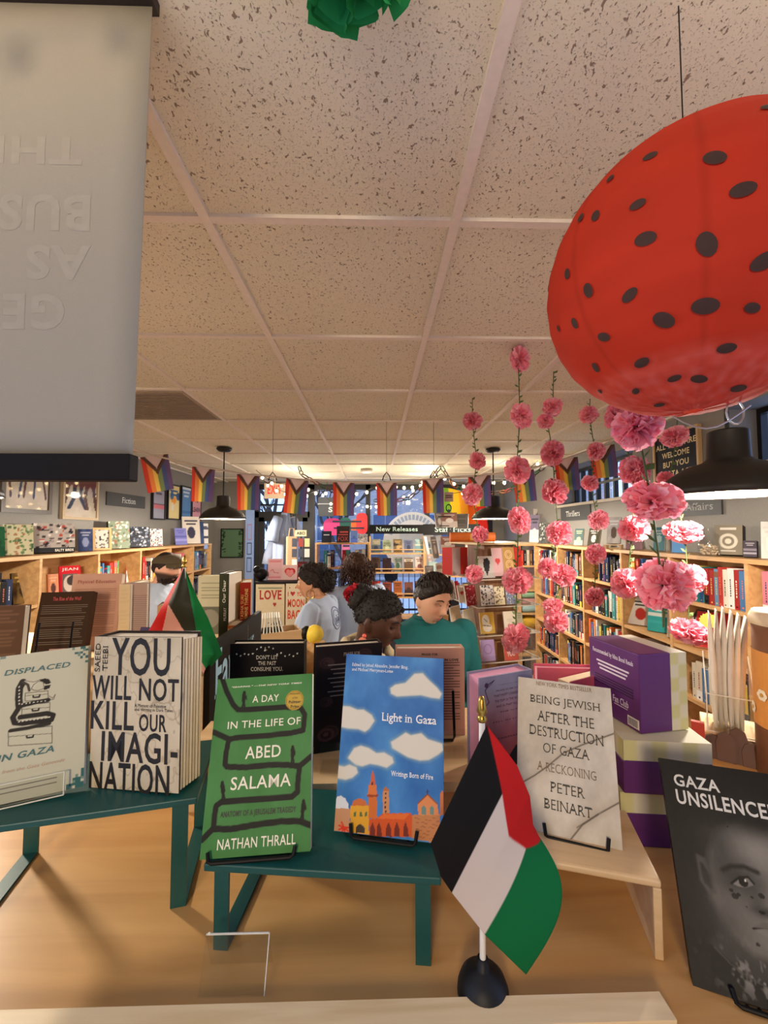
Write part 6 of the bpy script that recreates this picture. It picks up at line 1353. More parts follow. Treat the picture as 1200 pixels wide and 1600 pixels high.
# ---- 5 marbled book
cv = Cover((.2002, .5963, -.4145), (.9349, -.3543, -.0186), (.3173, .8583, -.4032), (.1588, .3711, .9149), .132, .198); Z = zoomer(cv, 2.4, 700, 1000)
C = Canvas(cv.W, cv.H, .001, (204, 192, 172)); C.speck(34, 4, 14); C.speck(16, 26, 15); P_ = lambda pts: [Z(x, y) for x, y in pts]
for pts in ([(262, 538), (320, 505), (370, 470), (430, 420), (500, 390), (640, 340)], [(480, 700), (560, 650), (650, 600)], [(420, 790), (500, 690), (560, 650)]):
    C.line(P_(pts), .010, (170, 154, 132), .35, .009); C.line(P_([(x+4, y+3) for x, y in pts]), .0016, (70, 58, 46), .75, .0012)
TX = (28, 24, 20); L = dict(slab=.045, bold=-.006)
display_book('beige marbled book titled Being Jewish on the plywood riser', cv, .02, C, [
    ('NEW YORK TIMES BESTSELLER', Z(331, 169), Z(538, 181), (110, 84, 60), dict(slab=.03)), ('BEING JEWISH', Z(308, 240), Z(569, 239), TX, L), ('AFTER THE', Z(335, 300), Z(546, 295), TX, L), ('DESTRUCTION', Z(305, 352), Z(582, 359), TX, L), ('OF GAZA', Z(357, 420), Z(529, 414), TX, L), ('A RECKONING', Z(334, 485), Z(556, 494), (110, 90, 70), L), ('PETER', Z(384, 568), Z(512, 556), TX, L), ('BEINART', Z(360, 629), Z(541, 630), TX, L)], (206, 196, 176))
book_easel('black easel foot under the marbled beige book', cv, (850, 1304), (952, 1331))
# ---- 6 black photographic book
cv = Cover((.3562, .4769, -.5071), (.8945, -.4437, .0550), (.4170, .7836, -.4606), (.1613, .4350, .8859), .1468, .2213); Z = zoomer(cv, 2.4, 700, 1000); P_ = lambda pts: [Z(x, y) for x, y in pts]
C = Canvas(cv.W, cv.H, .0008, (26, 24, 22))
def gs(x, y, rx, ry, c, a=1., rot=0.): u, v = Z(x, y); C.gauss(u, v, rx*.00017*2.6, ry*.00017*2.6, (c, c*.95, c*.88), a, rot)
def pl(c, pts, soft=.003, a=1.): C.poly(P_(pts), (c, c*.95, c*.88), soft, a)
pl(58, [(1050, 1040), (1080, 1180), (1180, 1260), (1420, 1330), (1420, 1100), (1200, 1000)], .012); pl(52, [(1000, 1150), (1060, 1080), (1120, 1200), (1260, 1290), (1400, 1320), (1380, 1400), (1120, 1330)], .01)
pl(100, [(985, 880), (990, 800), (1010, 735), (1060, 700), (1130, 690), (1230, 700), (1330, 730), (1390, 800), (1400, 950), (1370, 1080), (1300, 1180), (1230, 1190), (1150, 1165), (1090, 1110), (1040, 1050), (1000, 970)], .008)
pl(74, [(935, 808), (960, 820), (985, 880), (1000, 945), (980, 945), (950, 900)], .003); pl(34, [(950, 840), (975, 880), (985, 925), (965, 905)], .003)
gs(1110, 760, 80, 55, 138, .6); gs(1190, 900, 40, 110, 150, .5); gs(1080, 1010, 60, 70, 116, .6); gs(1290, 1000, 60, 80, 130, .5); gs(1190, 1130, 40, 26, 120, .5); gs(1010, 760, 40, 70, 40, .6); gs(1030, 1060, 50, 50, 50, .5)
gs(1200, 690, 180, 34, 26, .95); gs(1100, 900, 62, 38, 40, .7); C.line(P_([(1030, 862), (1060, 848), (1110, 850), (1160, 872)]), .0042, (30, 28, 26), .85, .003); C.line(P_([(1250, 880), (1300, 858), (1350, 862)]), .0042, (30, 28, 26), .85, .003)
for ex in (1105, 1295):
    pl(120, [(ex-36, 912), (ex-10, 892), (ex+20, 894), (ex+38, 918), (ex+10, 926), (ex-16, 922)], .0012); u, v = Z(ex+2, 908); C.ell(u, v, .0044, .0044, (18, 16, 15)); u, v = Z(ex+10, 902); C.ell(u, v, .001, .001, (220, 214, 200)); C.line(P_([(ex-42, 912), (ex-12, 889), (ex+20, 889), (ex+42, 914)]), .002, (16, 15, 14), .9, .001)
gs(1160, 985, 16, 30, 60, .6); gs(1200, 1025, 30, 10, 40, .8); u, v = Z(1178, 1022); C.ell(u, v, .003, .0016, (22, 20, 18)); u, v = Z(1226, 1030); C.ell(u, v, .003, .0016, (22, 20, 18))
C.line(P_([(1145, 1082), (1185, 1078), (1210, 1082), (1250, 1088)]), .0016, (20, 17, 16), 1, .001); pl(96, [(1155, 1075), (1185, 1062), (1215, 1068), (1240, 1086)], .002); pl(118, [(1165, 1092), (1210, 1092), (1240, 1094), (1205, 1112)], .002)
for x, y, s in ((1062, 938, .0022), (1076, 960, .0034), (1090, 955, .002), (1175, 960, .003), (1140, 965, .0014), (1162, 1142, .002), (1048, 700, .001), (1120, 1000, .001)): u, v = Z(x, y); C.ell(u, v, s, s*.8, (30, 26, 24), .85)
pl(30, [(985, 1150), (1040, 1200), (1120, 1270), (1230, 1320), (1420, 1360), (1420, 1500), (900, 1400), (880, 1240)], .004); n_ = fbm(C.h, C.w, 22, 5, 3)
u0, v0 = Z(1080, 1250); C.put(np.clip((n_-.55)*9, 0, 1)*np.exp(-(((C.U-u0-.02)/.04)**2+((C.V-v0+.0)/.02)**2)), (150, 144, 136), .8)
C.line(P_([(1000, 1152), (1060, 1215), (1140, 1275), (1240, 1320), (1420, 1362)]), .0016, (70, 66, 62), .8, .001); C.speck(8, 40, 8)
GW = (206, 200, 188)
display_book('black photo book titled Gaza Unsilenced at the right edge', cv, .016, C, [('GAZA', Z(850, 545), Z(1012, 527), GW, dict(bold=.02)), ('UNSILENCED', Z(860, 612), Z(1240, 624), GW, dict(bold=.02))], (24, 22, 21),
             extra=lambda q: (q.text('Gaza Unsilenced', .0, 0, .07, .0045, mat((150, 144, 132), .5), M=frame((-.0734-.0008, .006, .13), (0, 0, -1), (1, 0, 0), (0, -1, 0)) if False else Matrix(((0, 1, 0, -.0741), (0, 0, 1, .0055), (-1, 0, 0, .125), (0, 0, 0, 1))), y=0)))
book_easel('glossy black easel foot under the black photo book', cv, (1146, 1566), (1210, 1584), lip=.01)
# ---- back row on the step
def P3(x, y, z, yaw, w, h, lean=0):
    m = Matrix.Rotation(R(yaw), 3, 'Z') @ Matrix.Rotation(R(lean), 3, 'X'); return Cover((x, y, z-CAMZ), m @ V((1, 0, 0)), m @ V((0, 1, 0)), m @ V((0, 0, 1)), w, h)
bars = lambda x0, x1, z0, z1, st, rgb: (lambda q: [q.box((x0, -.0008, z), (x1-(.012 if i % 4 == 3 else 0), -.0004, z+st*.35), mat(rgb, .6)) for i, z in enumerate(np.arange(z0, z1, st))])
cv = P3(-.269, .785, zS+.0006, 0, .1375, .19); Z = zoomer(cv, 3.158, 350, 980); C = Canvas(cv.W, cv.H, .0012, (24, 20, 20)); r = random.Random(3)
for i in range(16): x = 62+i*20; u, v = Z(x, 100+40*abs(math.cos(i/15*math.pi))+r.uniform(-14, 14)); C.ell(u, v, .0013, .0013, (226, 220, 210))
u, v = Z(208, 106); C.ell(u, v, .0028, .0032, (200, 190, 170)); u, v = Z(211, 105); C.ell(u, v, .0024, .0028, (24, 20, 20))
display_book("black starry hardback back reading DON'T LET THE PAST CONSUME YOU", cv, .03, C, [("DON'T LET", Z(160, 158), Z(267, 137), (206, 196, 176), dict(slab=.05)), ('THE PAST', Z(168, 187), Z(258, 167), (206, 196, 176), dict(slab=.05)), ('CONSUME YOU.', Z(133, 216), Z(290, 195), (206, 196, 176), dict(slab=.05))], (22, 19, 19), 'right', paperback=False, group='books in the back row of the window display')
cv = Cover((-.1090, .7614, -.3982), (.9589, .2834, -.0122), (-.2830, .9587, .0289), (.0198, -.0243, .9995), .125, .19); C = Canvas(cv.W, cv.H, .0012, (34, 26, 26))
for u, v, s in ((.028, .035, .02), (.02, .16, .016), (.09, .17, .018), (.02, .09, .014), (.1, .06, .02)):
    for k in range(5):
        f = s*(1-k*.18); C.ell(u+(.001 if k % 2 else -.001), v, f, f*.75, (62, 44, 44) if k % 2 else (40, 28, 28), .8)
u, v = cv.px(502, 1160); C.ell(u+.008, v+.012, .016, .012, (92, 58, 58), .6); C.ell(u+.008, v+.012, .01, .007, (44, 26, 28), .8); C.ell(u+.008, v+.013, .005, .004, (100, 64, 64), .7)
Z = zoomer(cv, 3.158, 350, 980)
display_book('black rose patterned hardback half behind the blue painted book', cv, .026, C, [('PRAISE FOR', Z(590, 142), Z(672, 118), (150, 132, 120), dict(slab=.05))], (36, 28, 28), 'right', paperback=False, group='books in the back row of the window display',
             extra=lambda q: [q.box((-.04+.005*(i % 3), -.0008, .155-i*.008), (.05-.006*(i % 2), -.0004, .157-i*.008), mat((110, 98, 92), .6)) for i in range(8)])
cv = P3((618.5-585)/F*.824, .824, zS+.0006, 0, .135, .168); Z = zoomer(cv, 3.158, 350, 980); C = Canvas(cv.W, cv.H, .0015, (196, 142, 122))
display_book('dusty rose hardback back reading PRAISE FOR, IN LOVE', cv, .03, C, [('PRAISE FOR', Z(975, 140), Z(1055, 128), (40, 28, 26), dict(slab=.05, bold=.02)), ('IN LOVE', Z(1088, 167), Z(1156, 154), (40, 28, 26), dict(bold=.03))], (196, 148, 130), 'right', paperback=False, group='books in the back row of the window display',
             extra=bars(-.045, .058, .03, .14, .0052, (120, 76, 62)))
ea = thing('wire_easel', 'black wire easel prong before the dusty rose back cover', 'easel', (0, 0, 0), group='black wire book easels')
p = at(708, 1080, .815); p2 = at(709, 1166, .8); ex = p.x; MB().tube([(ex, .817, p.z), (ex+.001, .81, zS+.006), (ex-.004, .8, zS+.003), (ex-.11, .8, zS+.003), (ex-.114, .81, zS+.006), (ex-.115, .817, p.z)], .0026, M_WIRE, 8).build('prong', ea)
cv = P3(.174, .692, zS+.0006, 22, .113, .155); Z = zoomer(cv, 4, 700, 980); C = Canvas(cv.W, cv.H, .001, (130, 128, 156)); g_ = np.clip(1-C.V/cv.H*1.15, 0, 1)[..., None]; C.A = C.A*(1-g_)+np.array((184, 74, 64))*g_; C.speck(20, 6, 4); C.poly([(.05, 0), (.113, 0), (.113, .022), (.09, .02), (.075, .034), (.06, .018)], (46, 44, 40))
P_ = lambda pts: [Z(x, y) for x, y in pts]; C.line(P_([(285, 335), (250, 360), (232, 400), (245, 440), (256, 470), (240, 490)]), .0016, (60, 40, 70)); C.line(P_([(230, 395), (275, 350), (290, 330)]), .001, (60, 40, 70)); u, v = Z(240, 365); C.ell(u, v, .004, .004, (70, 46, 80))
T_ = (60, 26, 50); k = dict(slab=.05)
display_book('lilac to red hardback back reading THE SUN FELL IN LOVE', cv, .036, C, [('THERE ONLY WAS A', Z(312, 360), Z(452, 338), T_, k), ('VILLAGE SO FAR NORTH', Z(297, 393), Z(462, 372), T_, k), ('THAT MOST CONSIDERED', Z(285, 425), Z(466, 404), T_, k), ('THE TOP OF THE WORLD', Z(290, 458), Z(466, 437), T_, k), ('AND IN THAT VILLAGE', Z(300, 490), Z(460, 470), T_, k),
    ('THE SUN', Z(322, 535), Z(446, 500), T_, k), ('FELL IN LOVE', Z(280, 592), Z(478, 556), T_, k), ('WITH HER', Z(308, 645), Z(462, 608), T_, k), ('STARMAKER', Z(290, 698), Z(482, 660), T_, k)], (140, 134, 160), 'right', pages=(226, 160, 190), paperback=False, group='books in the back row of the window display')
# clear stands on the step
for lab, x0, x1, y0 in (('clear acrylic block under the rose patterned book', -.09, -.05, .70), ('clear acrylic stand between the rose book and flag pole', .1, .165, .74)):
    q = MB(); q.box((x0, y0, zS+.0005), (x1, y0+.003, zS+.05), GLASS); q.box((x0, y0+.003, zS+.0005), (x1, y0+.04, zS+.003), GLASS); ob = q.build('acrylic_stand'); tag(ob, lab, 'acrylic stand')
# pink open books behind
q = MB(); pk = mat((206, 92, 120), .5); q.box((-.085, 0, 0), (.085, .0025, .2), pk); q.box((-.083, .0025, .003), (.083, .026, .196), mat((226, 160, 170), .7)); q.box((-.085, .026, 0), (.085, .0285, .2), pk)
p = at(905, 1045, .86); q = q.build('book'); q.matrix_world = TRS((p.x, .86, LZ+.0005), R(-6)); q.scale = (1, 1, (p.z-LZ)/.2); tag(q, 'hot pink book behind the marbled beige book', 'book')
q = MB(); q.box((-.06, 0, 0), (.06, .003, .2), pk); q.box((-.058, .003, .003), (.058, .03, .197), mat((236, 214, 176), .8)); p = at(925, 1058, .80); q = q.build('book'); q.matrix_world = TRS((p.x, .80, LZ+.0005), R(26)); q.scale = (1, 1, (p.z-LZ)/.2); tag(q, 'pink edged book with cream pages beside the purple boxes', 'book')
# ---- purple boxed books
M_PUR = mat((92, 42, 104), .42); pm = print_mat(.55)
def checks(w, h, nx, ny, seed):
    A = np.zeros((ny*4, nx*4, 3)); r = random.Random(seed)
    for i in range(ny):
        for j in range(nx): A[i*4:i*4+4, j*4:j*4+4] = (220, 212, 184) if (i+j) % 2 else (210, 203, 146)
    return A
def purple(label, M, w, d, h, flat, texts=False):
    """w: purple sleeve + checked edge; sleeve at left"""
    o = thing('boxed_book', label, 'book', M=M, group='purple sleeved books with checked edges'); ps = w*.66
    if flat: q = MB(); q.box((0, 0, 0), (w, d, h*.62), M_PUR, bev=.002)
    else: q = MB(); q.box((0, 0, 0), (ps, d, h), M_PUR, bev=.002)
    if texts:
        m2 = Matrix(((0, 0, 0, 0),)*4) ; m2 = Matrix(((0, 1, 0, 0), (-1, 0, 0, d), (0, 0, 1, 0), (0, 0, 0, 1)))     # left side panel, read from the left
        wt = mat((226, 214, 226), .5); dk = mat((46, 20, 56), .5)
        q.text('Recommended by Nina Bond Reads', .012, h*.8, d-.012, h*.88, wt, M=m2, bold=.02, slab=.05)
        for k in range(3): q.box((.022+.004*k, -.0008, h*(.7-.05*k)), (d-.022-.004*k, -.0002, h*(.7-.05*k)+.003), wt, m2)
        for k in range(4): q.box((.016, -.0008, h*(.5-.035*k)), (d-.014, -.0002, h*(.5-.035*k)+.0018), dk, m2)
        q.text('Fan Club', d*.5, h*.24, d*.8, h*.33, wt, M=m2, bold=.02, slab=.06); q.box((d*.53, -.0008, h*.215), (d*.78, -.0002, h*.222), wt, m2)
        q.box((d*.78, -.0008, h*.04), (d*.98, -.0002, h*.16), mat((226, 220, 210)), m2)
        for k in range(9): q.box((d*(.8+.018*k), -.0012, h*.055), (d*(.806+.018*k), -.0008, h*.145), dk, m2)
    q.build('sleeve', o); q = MB()
    if flat:
        q.box((.001, .001, h*.62), (w-.001, d-.001, h), pm, None, (220, 214, 186)); q.art(checks(w, h*.38, 6, 1, 3), w-.002, h*.38, pm, None, .0004, .001, h*.62); q.art(checks(d, h*.38, 7, 1, 4), d-.002, h*.38, pm, Matrix(((0, 1, 0, 0), (-1, 0, 0, d), (0, 0, 1, 0), (0, 0, 0, 1))), .0004, .001, h*.62)
    else: q.box((ps, .001, .001), (w, d-.001, h-.001), pm, None, (226, 220, 196)); q.art(checks(w-ps, h, 2, 6, 5), w-ps, h-.002, pm, None, .0004, ps, .001)
    q.build('checked_block', o)
    return o
hS = .0845; b0 = onz(973, 1156, LZ+2*hS)
purple('lowest purple sleeved book lying flat under the others', TRS((b0.x-.005, b0.y+.004, LZ+.0003), R(-6)), .136, .135, hS-.0006, True)
purple('second purple sleeved book lying on the lowest one', TRS((b0.x, b0.y, LZ+hS+.0002), R(-7)), .136, .135, hS-.0006, True)
b1 = onz(1005, 1151, LZ+2*hS); purple('purple sleeved book standing upright atop the flat pair', TRS((b1.x, b1.y+.006, LZ+2*hS+.0004), R(9)), .094, .125, .131, False, True)
# ---- packet bin, tin, brown packs
p = onz(1146, 1150, LZ+.05)
o = thing('wooden_block', 'pale wooden block carrying the clear bin of packets', 'block', (p.x, p.y, LZ), (0, 0, R(-36))); MB().box((-.055, -.004, .0003), (.06, .12, .049), M_PLY, bev=.002).build('block_body', o)
Yb = p.y+.004; bw = 59*Yb/F; o = thing('packet_bin', 'clear acrylic bin of white packets at the right', 'bin', (p.x, Yb, LZ+.0495), (0, 0, R(-36))); hb_ = 58*Yb/F; hk = 110*Yb/F
MB().box((-bw/2, 0, 0), (bw/2, .09, .003), GLASS).box((-bw/2, 0, .003), (bw/2, .003, hb_), GLASS).box((-bw/2, .087, .003), (bw/2, .09, hk), GLASS).build('bin_body', o)
for s in (-1, 1): q = MB(); x = s*(bw/2-.0015); q.add([(x-.001, .003, .003), (x+.001, .003, .003), (x-.001, .087, .003), (x+.001, .087, .003), (x-.001, .003, hb_), (x+.001, .003, hb_), (x-.001, .087, hk), (x+.001, .087, hk)], [(0, 2, 3, 1), (4, 5, 7, 6), (0, 1, 5, 4), (2, 6, 7, 3), (0, 4, 6, 2), (1, 3, 7, 5)], GLASS); q.build('side_wall', o)
ed = mat((226, 224, 214), .25); q = MB()
for a, c in (((-bw/2, 0, 0), (bw/2, 0, 0)), ((-bw/2, 0, 0), (-bw/2, 0, hb_)), ((bw/2, 0, 0), (bw/2, 0, hb_)), ((-bw/2, 0, hb_), (bw/2, 0, hb_)), ((-bw/2, 0, hb_), (-bw/2, .09, hk)), ((bw/2, 0, hb_), (bw/2, .09, hk))): q.tube([a, c], .0013, ed, 6)
q.build('polished_edge', o)
r = random.Random(6)
for i in range(6):
    h = (184-abs(i-2)*4)*Yb/F*1.02; q = MB(); x = -.026+i*.0095; w = .0042; m = mat((206, 200, 190) if i % 2 else (224, 220, 208), .35); n = 12; vs = []; fs = []
    for j in range(n+1):
        t = j/n; xx = t*t*.012*(i-1)*.35; z = .005+h*t; th = w*(.4+.9*math.sin(math.pi*min(1, t*.86+.1)))*(1-.75*max(0, t-.82)/.18)
        vs += [(xx-th, .0, z), (xx+th, .0, z), (xx+th, .055, z), (xx-th, .055, z)]
    for j in range(n):
        for k in range(4): a = j*4+k; b_ = j*4+(k+1) % 4; fs.append((a, b_, b_+4, a+4))
    fs += [(3, 2, 1, 0), (n*4, n*4+1, n*4+2, n*4+3)]; q.add(vs, fs, m)
    q = q.build('pouch', None, True); q.matrix_world = TRS((p.x, Yb, LZ+.0495), R(-36)) @ Matrix.Translation((x, .012+(i % 3)*.006, 0)); tag(q, '%s white foil packet from left in the clear bin' % ORD[i], 'packet', 'white packets in the clear bin')
for i in range(5):
    q = MB(); h = .05+.012*(i % 3); q.plate([(-.016, 0), (.016, 0), (.018, h*.6), (.012, h*.9), (0, h), (-.012, h*.9), (-.018, h*.6)], 0, .008, mat((86, 56, 44), .4)); q = q.build('coffee_pouch'); a = onz(1126+i*13, 1196, LZ+.0); q.matrix_world = TRS((p.x, Yb, LZ), R(-36)) @ TRS((-.035+i*.022, -.028-.003*(i % 2), .0005), 0, R(-8)); tag(q, '%s small brown packet leaning before the block' % ORD[i], 'packet', 'brown packets before the wooden block')
q = MB(); q.box((-.012, 0, 0), (.012, .012, .075), mat((176, 62, 52), .5)); q = q.build('slim_box'); a = at(1126, 1190, Yb-.03); q.matrix_world = TRS((p.x, Yb, LZ), R(-36)) @ Matrix.Translation((-.062, -.036, .0005)); tag(q, 'slim red box left of the brown packets', 'box')
o = thing('floral_tin', 'brown tin with orange floral band and cream lid at right edge', 'tin', (.868, .845, LZ)); rt = .066; zl = at(1190, 990, .78).z-LZ; zt2 = at(1190, 955, .86).z-LZ
MB().lathe([(0, .0003), (rt, .0003), (rt, zl), (0, zl)], mat((120, 82, 58), .4), n=40).build('tin_body', o, True)
MB().lathe([(0, zl), (rt+.004, zl), (rt+.004, zt2-.012), (rt-.002, zt2), (0, zt2)], mat((226, 210, 172), .5), n=40).build('lid', o, True)
z0, z1 = at(1190, 1165, .78).z-LZ, at(1190, 1035, .78).z-LZ; q = MB(); q.lathe([(rt+.0008, z0), (rt+.0008, z1)], mat((206, 140, 64), .5), n=40)
for k in range(14):
    a = R(150+k*22.5+(k % 3)*4); z = z0+(z1-z0)*(.2+.6*((k*.37) % 1)); mm = Matrix.Translation(((rt+.0012)*math.cos(a), (rt+.0012)*math.sin(a), z)) @ Matrix.Rotation(a-R(90)+R(180), 4, 'Z')
    for s in range(6): q.lathe([(0, 0), (.0055, 0), (.0055, .0008), (0, .001)], mat((232, 222, 196), .5), mm @ Matrix.Translation((.0065*math.cos(s*1.047), 0, .0065*math.sin(s*1.047))) @ Matrix.Rotation(R(90), 4, 'X'), 10)
    q.lathe([(0, 0), (.004, 0), (.004, .001), (0, .0012)], mat((196, 150, 60), .5), mm @ Matrix.Translation((0, -.001, 0)) @ Matrix.Rotation(R(90), 4, 'X'), 10)
q.build('floral_band', o)
# ---- flags
def flag_stand(name, label, base, top, zf, finial=.02):
    o = thing(name, label, 'flag', base); h = top.z-base.z
    MB().lathe([(0, .0003), (.028, .0003), (.0275, .007), (.024, .016), (.017, .023), (.008, .0265), (.0065, .028), (.006, .037), (0, .037)], mat((16, 15, 15), .55)).build('base', o, True)
    MB().tube([(0, 0, .02), (top.x-base.x, top.y-base.y, h)], .0034, mat((236, 232, 222), .35), 12).build('pole', o)
    MB().lathe([(0, 0), (.0045, 0), (.006, .003), (.0045, .006), (.0035, .008), (.006, .011), (.005, .016), (.0038, .024), (.002, .028), (0, .029)], M_BRASS, Matrix.Translation((top.x-base.x, top.y-base.y, h-.004)), 20).build('finial', o, True)
    return o
def spl(pts, t):
    for (t0, a), (t1, c) in zip(pts[:-1], pts[1:]):
        if t <= t1: k = (t-t0)/(t1-t0); return (a[0]+(c[0]-a[0])*k, a[1]+(c[1]-a[1])*k)
    return pts[-1][1]
PY = .475; bt_ = onz(751, 1536, LZ); tp = at(753, 1122, PY)
fo = flag_stand('table_flag', 'small black white green and red flag on stand in front', V((bt_.x, PY, LZ)), tp, 0)
HO = [(0, (761, 1133)), (.333, (808, 1196)), (.5, (828, 1244)), (.667, (833, 1288)), (1, (842, 1306))]; FLY = [(0, (673, 1318)), (.15, (689, 1370)), (.333, (706, 1395)), (.667, (757, 1460)), (1, (822, 1523))]
n = 110; vs = []; cs = []; fs = []; BLK, WHT, GRN, RD_ = (34, 31, 30), (232, 218, 204), (24, 120, 66), (206, 40, 38)
for j in range(n+1):
    v = j/n; a, c = spl(HO, v), spl(FLY, v)
    for i in range(n+1):
        u = i/n; bg = max(0, (v-.55)/.45)**1.2*math.sin(math.pi*u); x = a[0]*(1-u)+c[0]*u+46*bg; y = a[1]*(1-u)+c[1]*u-8*bg
        Yp = PY-.008-.014*math.sin(math.pi*u*.9)*(1-.5*v)+.016*max(0, v-.5)*2*(1-u)-.01*math.sin(v*6+u*2)*.6
        vs.append(at(x, y, Yp)-fo.location); kt = min(1, max(0, (1-abs(v-.5)*2-u/.34)*28+.5)); ks = BLK if v < 1/3 else WHT if v < 2/3 else GRN
        cs.append(tuple(ks[z]*(1-kt)+RD_[z]*kt for z in range(3)))
fs = [(j*(n+1)+i, j*(n+1)+i+1, (j+1)*(n+1)+i+1, (j+1)*(n+1)+i) for j in range(n) for i in range(n)]
M_FLAG = print_mat(.6, 'cloth_print', .3)
q = MB(); q.add(vs, fs, M_FLAG, None, cs); q = q.build('flag_cloth', fo, True); q.modifiers.new('thickness', 'SOLIDIFY').thickness = .0006
PY2 = .992; tp = at(288, 884, PY2)
fo = flag_stand('table_flag', 'second small flag behind the beige hardback, seen from its back', V((tp.x, PY2, GZ+.0003)), tp, 0)
LF_ = [(888, (286, 0)), (930, (263, 0)), (985, (233, 0)), (1010, (255, 0)), (1052, (317, 0))]; RT_ = [(888, (289, 0)), (935, (309, 0)), (965, (325, 0)), (1022, (348, 0)), (1052, (319, 0))]
vs = []; cs = []
for j in range(n+1):
    y = 888+164*j/n; a, c = spl(LF_, y)[0], spl(RT_, y)[0]
    for i in range(n+1):
        u = i/n; x = a+(c-a)*u; rb = spl([(888, (287, 0)), (945, (263, 0)), (977, (256, 0)), (1060, (236, 0))], y)[0]; wb = 264+(y-945)*.57; gb = spl([(888, (288, 0)), (975, (305, 0)), (1060, (313, 0))], y)[0]
        Yp = PY2-.012-.018*math.sin(math.pi*u*1.6)+.01*math.sin(j*.12); vs.append(at(x, y, Yp)-fo.location)
        cs.append(RD_ if x < rb and y < 990 else (226, 176, 160) if (y > 945 and x < wb) else (62, 62, 48) if x < gb else (38, 140, 78))
q = MB(); q.add(vs, fs, M_FLAG, None, cs); q = q.build('flag_cloth', fo, True); q.modifiers.new('thickness', 'SOLIDIFY').thickness = .0006
# ---- small clear sign holder in front
a, c = onz(309, 1561, LZ), onz(412, 1560, LZ); o = thing('sign_holder', 'small empty clear acrylic sign holder in front of the centre riser', 'sign holder', (a.x, a.y, LZ)); w = c.x-a.x
for nm, ang, y0 in (('front_panel', -24, 0), ('back_panel', 20, .036)):
    m_ = TRS((0, y0, 0), 0, R(ang)); MB().box((0, 0, .0006), (w, .0018, .052), GLASS, m_).build(nm, o)
m_ = TRS((0, 0, 0), 0, R(-24)); q = MB(); q.tube([m_ @ V((0, .0, .052)), m_ @ V((w, 0, .052))], .0011, ed, 6); q.tube([m_ @ V((w, 0, .052)), m_ @ V((w, 0, .001))], .0006, ed, 6); q.sphere(m_ @ V((.003, 0, .0525)), .0016, mat((255, 246, 220), .1)); q.build('polished_edge', o)
# ================================================================ PEOPLE
def remesh(mb, voxel, smooth=2):
    ob = mb.build('tmp_figure'); m = ob.modifiers.new('r', 'REMESH'); m.mode = 'VOXEL'; m.voxel_size = voxel; m.adaptivity = 0
    s = ob.modifiers.new('s', 'SMOOTH'); s.factor = .5; s.iterations = smooth
    dg = bpy.context.evaluated_depsgraph_get(); ev = ob.evaluated_get(dg); me = bpy.data.meshes.new_from_object(ev)
    n = len(me.vertices); co = np.zeros(n*3); me.vertices.foreach_get('co', co); no = np.zeros(n*3); me.vertices.foreach_get('normal', no)
    bpy.data.objects.remove(ob); return me, co.reshape(-1, 3), no.reshape(-1, 3)
def finish(me, name, m, parent, co=None, cols=None):
    if co is not None: me.vertices.foreach_set('co', co.ravel())
    me.materials.clear(); me.materials.append(m); me.polygons.foreach_set('use_smooth', [True]*len(me.polygons)); me.polygons.foreach_set('material_index', [0]*len(me.polygons))
    if cols is not None:
        for a in list(me.color_attributes): me.color_attributes.remove(a)
        at_ = me.color_attributes.new('Col', 'FLOAT_COLOR', 'POINT'); c = np.clip(cols, 0, 255)/255; c = np.where(c <= .04045, c/12.92, ((c+.055)/1.055)**2.4)
        at_.data.foreach_set('color', np.concatenate([c, np.ones((len(c), 1))], 1).ravel())
    me.update(); ob = bpy.data.objects.new(name, me); COL.objects.link(ob); ob.parent = parent; return ob
def head_shape(d, wid=.076, dep=.097, hgt=.116, jaw=1., nose=1.):
    """surface point for unit direction d (front = -y, up = +z); head centre at eye-ear level"""
    x, y, z = d; p = V((x*wid, y*dep, z*hgt)); f = max(0, -y)
    if z < 0:
        k = min(1, -z*1.05); p.x *= 1-.30*k*k/jaw; 
        if y > 0: p.y *= 1-.42*k; p.z *= 1-.25*y
        else: p.y *= 1-.05*k
    if y < -.5: p.y += .010*((-y-.5)/.5)
    ax = abs(p.x); g = lambda cx, cz, sx, sz: math.exp(-((ax-cx)/sx)**2-((p.z-cz)/sz)**2)*(1 if y < -.05 else 0)
    p.y -= nose*(.024*g(0, -.030, .0115, .015)+.012*g(0, -.008, .009, .02)); p.y -= .005*g(.011, -.034, .007, .008)*nose
    p.y += .012*g(.033, .008, .017, .012); p.y -= .0055*g(.03, .031, .03, .009); p.y -= .004*g(.04, -.025, .018, .018)
    p.y -= .0085*g(0, -.064, .019, .0058)+.0085*g(0, -.077, .017, .006); p.y += .004*g(0, -.0705, .022, .0025); p.y += .005*g(0, -.088, .02, .006); p.y -= .008*g(0, -.104, .018, .012)
    return p
def add_uv(q, f, nu, nv, M, m):
    vs = [M @ f(V((math.sin(math.pi*j/nv)*math.cos(2*math.pi*i/nu), math.sin(math.pi*j/nv)*math.sin(2*math.pi*i/nu), math.cos(math.pi*j/nv)))) for j in range(nv+1) for i in range(nu)]
    fs = [(j*nu+i, (j+1)*nu+i, (j+1)*nu+(i+1) % nu, j*nu+(i+1) % nu) for j in range(nv) for i in range(nu)]; q.add(vs, fs, m)
def limb(q, pts, rs, m, n=14):
    q.tube(pts, rs, m, n)
    for p, r_ in zip(pts, rs): q.sphere(p, r_, m, n, 8)
